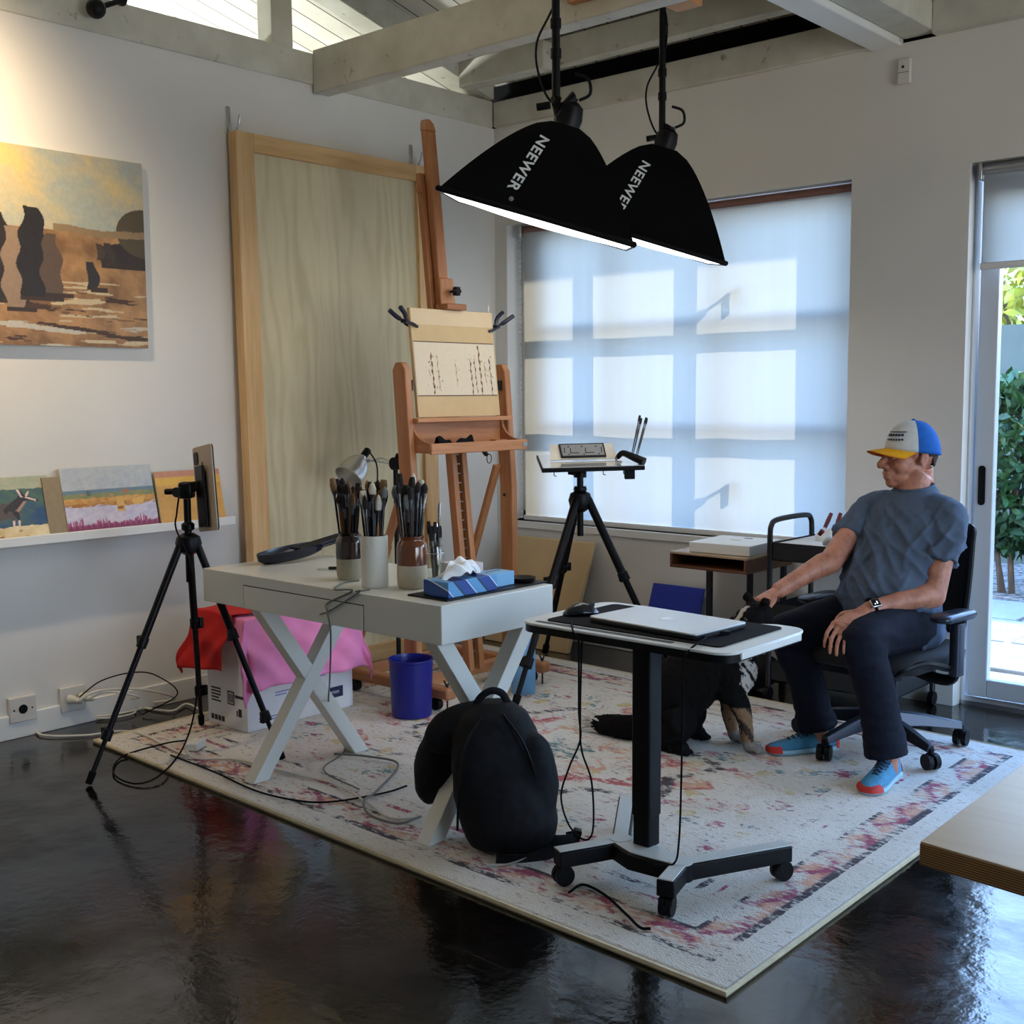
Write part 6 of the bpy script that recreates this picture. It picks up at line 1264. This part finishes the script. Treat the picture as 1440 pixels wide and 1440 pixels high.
hb_.grid(hairp, 30, 8); o = obj('hair', hb_, m_hair, person, smooth=True); o.modifiers.new('s', 'SOLIDIFY').thickness = .004
# ------------------------------------------------------------------ cap
m_capb = mat('cap_blue', rgb(34, 96, 178), .85, 0, .08, 50, .25, 200, .2); m_capw = mat('cap_front', rgb(206, 206, 204), .85, 0, .05, 50, .25, 200, .2); m_capy = mat('cap_yellow', rgb(232, 168, 36), .8, 0, .06, 50, .2, 200, .2); m_capo = mat('cap_underbrim', rgb(214, 112, 40), .8, 0, .06, 50, .2, 200, .2)
cap = MB(); cap.sm = True
def capp(u, v):
    a = 2*PI*u; ph = PI/2*v; r0 = .104*math.cos(ph)**.8; low = .028-.030*(1-math.cos(a))*.5
    return H(-.016+(.110 if math.cos(a) > 0 else .104)*math.cos(ph)**.85*math.cos(a), .089*math.cos(ph)**.85*math.sin(a), low+(.112-low+.022)*math.sin(ph))
nu, nv = 48, 14
vs = [[cap.bm.verts.new(capp(i/nu, j/nv)) for j in range(nv)] for i in range(nu)]; tp_ = cap.bm.verts.new(H(-.016, 0, .1345))
for i in range(nu):
    a = 2*PI*(i+.5)/nu; 
    for j in range(nv):
        cap.mi = 1 if math.cos(a) > .22 else 0; k = (i+1) % nu
        cap._f((vs[i][j], vs[k][j], vs[k][j+1], vs[i][j+1]) if j < nv-1 else (vs[i][j], vs[k][j], tp_))
cp = obj('cap', cap, [m_capb, m_capw], person, smooth=True, label='blue cap with pale front panel and yellow peak'); cp.modifiers.new('s', 'SOLIDIFY').thickness = .003
obj('cap_button', MB().ell(H(-.016, 0, .136), (.008, .008, .004), HM), m_capb, cp, smooth=True)
def brim(u, v, dz=0.):
    a = (u-.5)*2*1.28; e = v; rr = 1+.78*e*math.cos(a*.78)**1.2
    x = -.016+.108*math.cos(a)*(1 if e == 0 else 1)*rr if True else 0
    return H(-.016+.108*math.cos(a)+e*.078*math.cos(a*.8)**.8, .088*math.sin(a)*(1-.06*e), .030-.018*(abs(math.sin(a))**2)*(.4+e)-.006*e-.010*(1-math.cos(a))+dz)
bm_ = MB(); bm_.grid(lambda u, v: brim(u, v, .0022), 24, 8); obj('peak', bm_, m_capy, cp, smooth=True)
bm_ = MB(); bm_.grid(lambda u, v: brim(u, v, -.0012), 24, 8); obj('peak_underside', bm_, m_capo, cp, smooth=True)
def capd(a, z, off=.0035):                             # point on the cap front at angle a and height z
    ph = math.asin(min(.98, max(0, (z-.028)/(.106)))); return H(-.016+(.110+off)*math.cos(ph)**.85*math.cos(a), (.089+off)*math.cos(ph)**.85*math.sin(a), z)
em = MB()
for z, h, segs in ((.092, .0035, [(-.1, .85)]), (.078, .009, [(-.05+.14*i, .06+.14*i) for i in range(6)]), (.062, .007, [(.0+.115*i, .085+.115*i) for i in range(7)])):
    for a0, a1 in segs:
        q = [capd(a0+(a1-a0)*i/4, z) for i in range(5)]+[capd(a1-(a1-a0)*i/4, z+h) for i in range(5)]; em.poly(q)
obj('embroidery', em, mat('navy_thread', rgb(40, 48, 70), .8), cp, smooth=False)['kind'] = 'stuff'
# ------------------------------------------------------------------ tee
sh = MB()
sh.loft([tring(.515, .192, .150, .015, -.012), tring(.56, .196, .160, .02), tring(.63, .192, .170, .03), tring(.70, .187, .168, .03), tring(.78, .188, .155, .02), tring(.86, .195, .140, .008), tring(.92, .196, .128), tring(.965, .182, .110), tring(1.01, .142, .095), tring(1.045, .100, .084, 0, -.012), tring(1.066, .080, .075, 0, -.014), tring(1.072, .070, .068, 0, -.014)])
for s, e, lift in ((sL, eL, 1), (sR, eR, 1)):
    q = s+(e-s)*.56; i0 = s+(tc_(1.02)-s)*.50+V((0, 0, .006)); sh.tube(spline([i0, s+V((0, 0, .004)), s*.6+q*.4, q], 5), [.062, .066, .068, .069, .069, .069, .0685, .068, .068, .068, .068, .068, .068, .068, .068, .069], 22)
sh.ell(tc_(.52)-br*.15-bf*.03+V((0, 0, -.02)), (.07, .10, .06)); 
sme = organic(sh, .0075, 7, .5, 'tee')
def fold(p, n):
    q = V((p.x, p.y, p.z)); d1 = (p.x*.9+p.z*1.0-p.y*.2); d2 = (p.z*.55-p.x*1.0)
    w1 = MN.noise(V((d1*13, (p.x-p.z)*3.5, p.y*4))); w2 = MN.noise(V((d2*15+7, (p.x+p.z)*4, p.y*4+3)))
    low = max(.15, min(1, (1.05-p.z)/.16)); near = math.exp(-((p.z-.60)/.10)**2)
    r1 = max(0, 1-abs(w1)*3.2)**1.5; r2 = max(0, 1-abs(w2)*3.4)**1.5
    return max(-.004, low*(.016*r1+.012*r2-.004)+near*.010*MN.noise(V((p.z*40, p.x*7, p.y*7)))+.001*MN.noise(p*60))
displace(sme, fold); ts = obj('t_shirt', sme, m_shirt, person, smooth=True)
obj('collar_rib', MB().tube([tc_(1.070)+br*(.074*math.cos(t))+bf*(.070*math.sin(t))+V((0, 0, -.014*math.sin(t)+.001)) for t in [2*PI*k/40 for k in range(40)]], (.0055, .008), 8, closed=True), m_shirt, ts, smooth=True)
# ------------------------------------------------------------------ jeans
jn = MB(); jn.loft([tring(.44, .13, .10), tring(.47, .175, .135, -.0), tring(.53, .185, .145, .0), tring(.58, .180, .148, .01)])
for hp, k, an in ((hpL, kL, aL), (hpR, kR, aR)):
    jn.tube(spline([hp-(k-hp)*.1, hp*.5+k*.5+V((0, 0, .008)), k], 6), [.112, .112, .110, .107, .104, .101, .098, .095, .092, .089, .086, .084, .083], 22); jn.ell(k, (.082, .082, .082))
    sd_ = (an-k).normalized(); jn.tube(spline([k, k*.55+an*.45+bf*-.02, an-sd_*.02], 6), [.082, .080, .078, .076, .075, .074, .073, .073, .073, .074, .076, .079, .082], 22)
jme = organic(jn, .0075, 6, .5, 'jeans')
def jf(p, n):
    a = min((p-kL).length, (p-kR).length); nearA = math.exp(-((p.z-.15)/.07)**2); nk = math.exp(-(a/.14)**2)
    return .0012*MN.noise(p*50)+(.006*nk+.007*nearA+.0025)*MN.noise(V((p.x*9, p.y*12, p.z*34)))
displace(jme, jf); je = obj('jeans', jme, m_jean, person, smooth=True)
# ------------------------------------------------------------------ shoes
def shoe(an, toe, label):
    d = V((toe.x-an.x, toe.y-an.y, 0)).normalized(); s_ = V((-d.y, d.x, 0)); heel = V((an.x, an.y, 0))-d*.075; Ln = .295
    def q(t, w, z): return heel+d*(Ln*t)+s_*w+V((0, 0, RUG+z))
    prof = [(-.01, .026, .075), (.06, .036, .095), (.2, .038, .100), (.36, .040, .090), (.52, .045, .072), (.68, .050, .056), (.82, .049, .046), (.93, .040, .040), (1.0, .020, .032)]
    up = MB(); up.loft([[q(t, w*math.cos(a)*(1 if math.sin(a) < .3 else .85), .022+(hh-.02)*max(0, math.sin(a))**.8 if math.sin(a) > 0 else .022) for a in [2*PI*k/20 for k in range(20)]] for t, w, hh in prof])
    u_ = obj('shoe', displace(organic(up, .005, 4, .5, 'shoe'), lambda p, n: .001*MN.noise(p*90)), m_shoe, person, smooth=True)
    so = MB(); so.loft([[q(t, w*1.1*math.cos(a), .001+.024*(.5+.5*math.copysign(abs(math.sin(a))**.4, math.sin(a)))+.010*max(0, t-.85)) for a in [2*PI*k/16 for k in range(16)]] for t, w, hh in prof]); obj('sole', so, m_sole, u_, smooth=50)
    tb_ = MB(); tb_.loft([[q(t, w*1.04*math.cos(a), .020+(hh*.93-.018)*max(0, math.sin(a)) if math.sin(a) > 0 else .010) for a in [2*PI*k/16 for k in range(16)]] for t, w, hh in ((.86, .049, .042), (.93, .043, .040), (1.0, .026, .033), (1.015, .012, .026))]); obj('toe_cap', tb_, m_toe, u_, smooth=50, label='bright red toe')
    hc_ = MB(); hc_.loft([[q(t, w*math.cos(a), .012+hh*max(0, math.sin(a))) for a in [2*PI*k/12 for k in range(12)]] for t, w, hh in ((-.03, .016, .05), (.0, .032, .062), (.05, .0385, .06))]); obj('heel_counter', hc_, m_toe, u_, smooth=50, label='red heel')
    lc_ = MB()
    for k in range(6): t = .36+.065*k; hgt = .092-.0062*k*1.1; lc_.tube([q(t, -.024, hgt-.012), q(t+.02, 0, hgt+.004), q(t+.04, .024, hgt-.018)], .0028, 6); lc_.tube([q(t, .024, hgt-.012), q(t+.02, 0, hgt+.005), q(t+.04, -.024, hgt-.018)], .0028, 6)
    obj('laces', lc_, m_lace, u_, smooth=True)
shoe(aL, V((-1.782, 3.90, 0)), ''); shoe(aR, V((-2.30, 4.10, 0)), '')
# ------------------------------------------------------------------ watch and ring
fd = (wL-eL).normalized(); wc = wL-fd*.022; ux_ = (-FW); ux_ = V((-FW.x, -FW.y, .9)); ux_ = (ux_-fd*ux_.dot(fd)).normalized(); uy_ = fd.cross(ux_)
wt_ = obj('watch_band', MB().tube([wc+ux_*(.0345*math.cos(a))+uy_*(.0345*math.sin(a)) for a in [2*PI*k/28 for k in range(28)]], (.0035, .012), 8, closed=True), m_black, person, smooth=True)
Wm = M((fd, uy_, ux_)).transposed(); obj('watch_case', MB().box(wc+ux_*.039, (.040, .034, .010), Wm), m_steel, wt_, bevel=.004, bseg=3); obj('watch_screen', MB().box(wc+ux_*.0446, (.033, .027, .0012), Wm), mat('watch_glass', (.004, .004, .006), .1, 0, 0), wt_, bevel=.0005)
obj('watch_digits', MB().box(wc+ux_*.0455+fd*-.004, (.004, .010, .0004), Wm).box(wc+ux_*.0455+fd*.006-uy_*.005, (.004, .004, .0004), Wm), emis('watch_light', (.8, .9, 1.), 1.2), wt_)
_a = (knL-wL).normalized(); _ac = V((RT*.8+V((0, -.2, -.1)))); _ac = (_ac-_a*_ac.dot(_a)).normalized(); rgp = wL+_a*((knL-wL).length*.96)+_ac*.0105; rgd = (_a*.75+V((0, 0, -.5))+_ac*(.0105*.55*3)).normalized(); rgc = rgp+rgd*.026; rx = rgd.orthogonal().normalized(); ry = rgd.cross(rx)
obj('ring', MB().tube([rgc+rx*(.0098*math.cos(a))+ry*(.0098*math.sin(a)) for a in [2*PI*k/20 for k in range(20)]], (.0014, .0028), 6, closed=True), mat('gold', rgb(236, 200, 130), .2, 1., 0), person, smooth=True)
# ================================================================== DOG
dog = thing('dog', (-2.55, 4.02, RUG), 'black dog with speckled legs and white chest sitting under the rolling table', 'dog')
db = MB(); z0 = RUG
sh_ = V((-2.445, 4.055, .40)); rp_ = V((-2.69, 3.965, .16)); hdp = P(1062, 868, 4.54)
db.tube(spline([rp_+V((-.02, -.01, -.02)), V((-2.66, 3.975, .22)), V((-2.575, 4.005, .30)), V((-2.485, 4.04, .375)), sh_+V((.01, .01, .03))], 5), [.10, .112, .12, .125, .128, .13, .132, .132, .130, .127, .125, .122, .120, .118, .115, .112, .108, .104, .10, .095, .09], 20)
db.ell(V((-2.42, 4.055, .33)), (.085, .10, .13), rotm(0, .3, .35)); db.ell(V((-2.64, 3.90, .135)), (.125, .065, .115), rotm(0, -.25, .35)); db.ell(V((-2.69, 4.06, .135)), (.125, .065, .115), rotm(0, -.25, .35))
nk = [sh_+V((.0, .0, .02)), sh_*.45+hdp*.55+V((0, .01, .01)), hdp]; db.tube(spline(nk, 6), [.095-.035*i/12 for i in range(13)], 18)
hd_ = -RT*.86-FW*.35; hd_.z = -.30; hd_.normalize(); hs = V((0, 0, 1)).cross(hd_).normalized(); hu = hd_.cross(hs); DM = M((hd_, hs, hu)).transposed()
db.ell(hdp, (.075, .062, .060), DM); db.tube([hdp+hd_*.03, hdp+hd_*.085-hu*.012, hdp+hd_*.14-hu*.016], [.048, .034, .026], 14); db.ell(hdp+hd_*.142-hu*.014, (.022, .026, .022), DM)
for s in (-1, 1):
    e0 = hdp-hd_*.025+hs*(.045*s)+hu*.045; db.tube([e0, e0+hs*.02*s+hu*.028, e0+hs*(.040*s)+hu*.012+hd_*.01], [.020, .018, .009], 10)
fp = [V((-2.352, 4.075, z0)), V((-2.478, 4.165, z0))]
for f, off in zip(fp, (V((-.06, -.035, 0)), V((.02, -.045, 0)))):
    t0 = V((-2.43, 4.03, .33)) if f.y < 4.1 else V((-2.46, 4.11, .33)); kn_ = V((f.x-.03, f.y-.005, .15)); db.tube(spline([t0, kn_*.6+t0*.4, kn_, V((f.x-.015, f.y, .045))], 5), [.055-.032*i/15 for i in range(16)], 14); db.ell(V((f.x+.005, f.y, z0+.022)), (.042, .030, .020), rotm(0, 0, .1))
    for k in (-1, 0, 1): db.ell(V((f.x+.035, f.y+.017*k, z0+.014)), (.015, .010, .012))
for hp_, s in ((V((-2.585, 3.875, z0)), 1), (V((-2.64, 4.10, z0)), 1)):
    db.tube([hp_+V((-.11, 0, .035)), hp_+V((.0, 0, .026)), hp_+V((.05, .0, .022))], [.034, .029, .027], 12); db.tube([hp_+V((-.10, 0, .04)), hp_+V((.02, -.01, .12)), hp_+V((-.01, 0, .17))], [.032, .045, .06], 12)
    for k in (-1, 0, 1): db.ell(hp_+V((.065, .016*k, .013)), (.018, .010, .012))
tl = spline([rp_+V((-.05, -.03, -.08)), V((-2.80, 3.93, .065)), V((-2.92, 3.915, .055)), V((-3.02, 3.915, .05))], 6); db.tube(tl, [.032+.022*math.sin(PI*i/18) for i in range(19)], 12)
dme = organic(db, .0075, 5, .5, 'dog_body')
displace(dme, lambda p, n: .006*MN.noise(V((p.x*30, p.y*30, p.z*12)))+.004*MN.noise(p*80))
def dcol(co):
    x, y, z = co[:, 0], co[:, 1], co[:, 2]; c = np.tile(np.array((.007, .006, .006)), (len(co), 1)); rs = np.random.RandomState(2)
    nz = fbm(x*9, y*9+z*9, 9, 5, 3); pale, tan, gry = C_(206, 196, 186), C_(150, 118, 88), C_(150, 140, 132)
    legs = (z < .20) & (x > -2.52) & (y > 4.0); c[legs] = np.where((nz > -.1)[legs][:, None], tan, C_(70, 58, 50)); pw = (z < .06) & (x > -2.75); c[pw] = np.where((nz > -1.2)[pw][:, None], gry, C_(60, 52, 48))
    hk = (z < .15) & (x > -2.60) & (x < -2.5) & (y < 3.95); c[hk] = np.where((nz > .1)[hk][:, None], gry, C_(50, 44, 40))
    ch_ = (x > -2.372+.03*nz) & (z > .22) & (z < .44) & (np.abs(y-4.05) < .06) & (nz > .12); c[ch_] = pale
    tt = x < -2.985+.012*nz; c[tt] = C_(226, 218, 204)
    d = (co-np.array(hdp)); ax = d @ np.array(hd_); up = d @ np.array(hu); sd = d @ np.array(hs); bl = (ax > .02) & (np.abs(sd) < .014+.01*(ax > .1)) & (up > -.02); c[bl] = pale; c[(ax > .150)] = (.006, .005, .005)
    return c
paint(dme, dcol); m_fur = vcol_mat('dog_fur', .85, .35, 120, .6); m_fur.node_tree.nodes['Principled BSDF'].inputs['Specular IOR Level'].default_value = .12; obj('dog_body', dme, m_fur, dog, smooth=True)
for s in (-1, 1): obj('eye', MB().ell(hdp+hd_*.062+hs*(.034*s)+hu*.022, .009, None, 10, 8), mat('dog_eye', (.02, .01, .006), .08), dog, smooth=True)
rt_ = random.Random(5); tf_ = MB()
for k in range(150):
    p = V((-2.96-rt_.uniform(0, .06), 3.915+rt_.uniform(-.035, .035), .05+rt_.uniform(-.03, .03))); d = V((-1, rt_.uniform(-.4, .4), rt_.uniform(-.3, .3))).normalized(); tf_.tube([p, p+d*.05, p+d*rt_.uniform(.07, .12)], [.0022, .0016, .0004], 4)
obj('tail_tuft', tf_, mat('white_fur', rgb(222, 214, 200), .9), dog, smooth=True, label='white tail tip')['kind'] = 'stuff'
# ================================================================== LIGHT
w = D.worlds.new('sky'); SC.world = w; w.use_nodes = True; t = w.node_tree; bg = t.nodes['Background']
tc = t.nodes.new('ShaderNodeTexCoord'); s = t.nodes.new('ShaderNodeSeparateXYZ'); L(t, tc.outputs['Generated'], s.inputs[0])
L(t, ramp(t, s.outputs[2], [(.0, (.55, .55, .52)), (.02, (.74, .87, 1.)), (.25, (.42, .66, 1.)), (.8, (.20, .44, 1.))]), bg.inputs[0]); bg.inputs[1].default_value = SKY
def light(name, typ, loc, energy, color=(1, 1, 1), **k):
    ld = D.lights.new(name, typ); o = D.objects.new(name, ld); COL.objects.link(o); o.location = loc; ld.energy = energy; ld.color = color
    for a, v in k.items(): setattr(ld, a, v)
    return o
def aim(o, d): o.rotation_euler = V(d).to_track_quat('-Z', 'Y').to_euler()
sun = light('sun', 'SUN', (3, 9, 6), SUN, (1., .90, .72), angle=.012); aim(sun, (-.75, -.43, -.5))
# daylight portals only guide sampling of the sky through the openings
def portal(c, sx, sy, d):
    p = light('portal', 'AREA', c, 1, shape='RECTANGLE', size=sx, size_y=sy); p.data.cycles.is_portal = True; aim(p, d)
portal(((DX0+DX1)/2, YW+T+.01, 1.22), DX1-DX0, 2.45, (0, -1, 0))
portal(((WX0+WX1)/2, YW+T+.01, 1.57), WX1-WX0, 1.76, (0, -1, 0))
for a, b_ in ys: portal((XR+.21, (a+b_)/2, 1.4), b_-a, 2.4, (-1, 0, 0))
SC.view_settings.view_transform = 'Standard'; SC.view_settings.look = 'None'; SC.view_settings.gamma = 1; SC.view_settings.use_curve_mapping = False
SC.view_settings.exposure = EXPO
SC.cycles.max_bounces = 8; SC.cycles.diffuse_bounces = 4; SC.cycles.transparent_max_bounces = 12; SC.cycles.caustics_reflective = False; SC.cycles.caustics_refractive = False
SC.cycles.sample_clamp_indirect = 6
sp = light('canvas_spot', 'SPOT', (XW+.80, 1.80, 2.98), 55, (1., .76, .48), spot_size=2.5, spot_blend=.9, shadow_soft_size=.03); aim(sp, V((XW, 1.62, 2.3))-V((XW+.80, 1.80, 2.98)))
nl = light('next_room_lamp', 'POINT', (-6.6, 3.4, 2.66), 105, (.94, 1., .96), shadow_soft_size=.12)  # unseen lamp added to brighten the roof beyond the partition
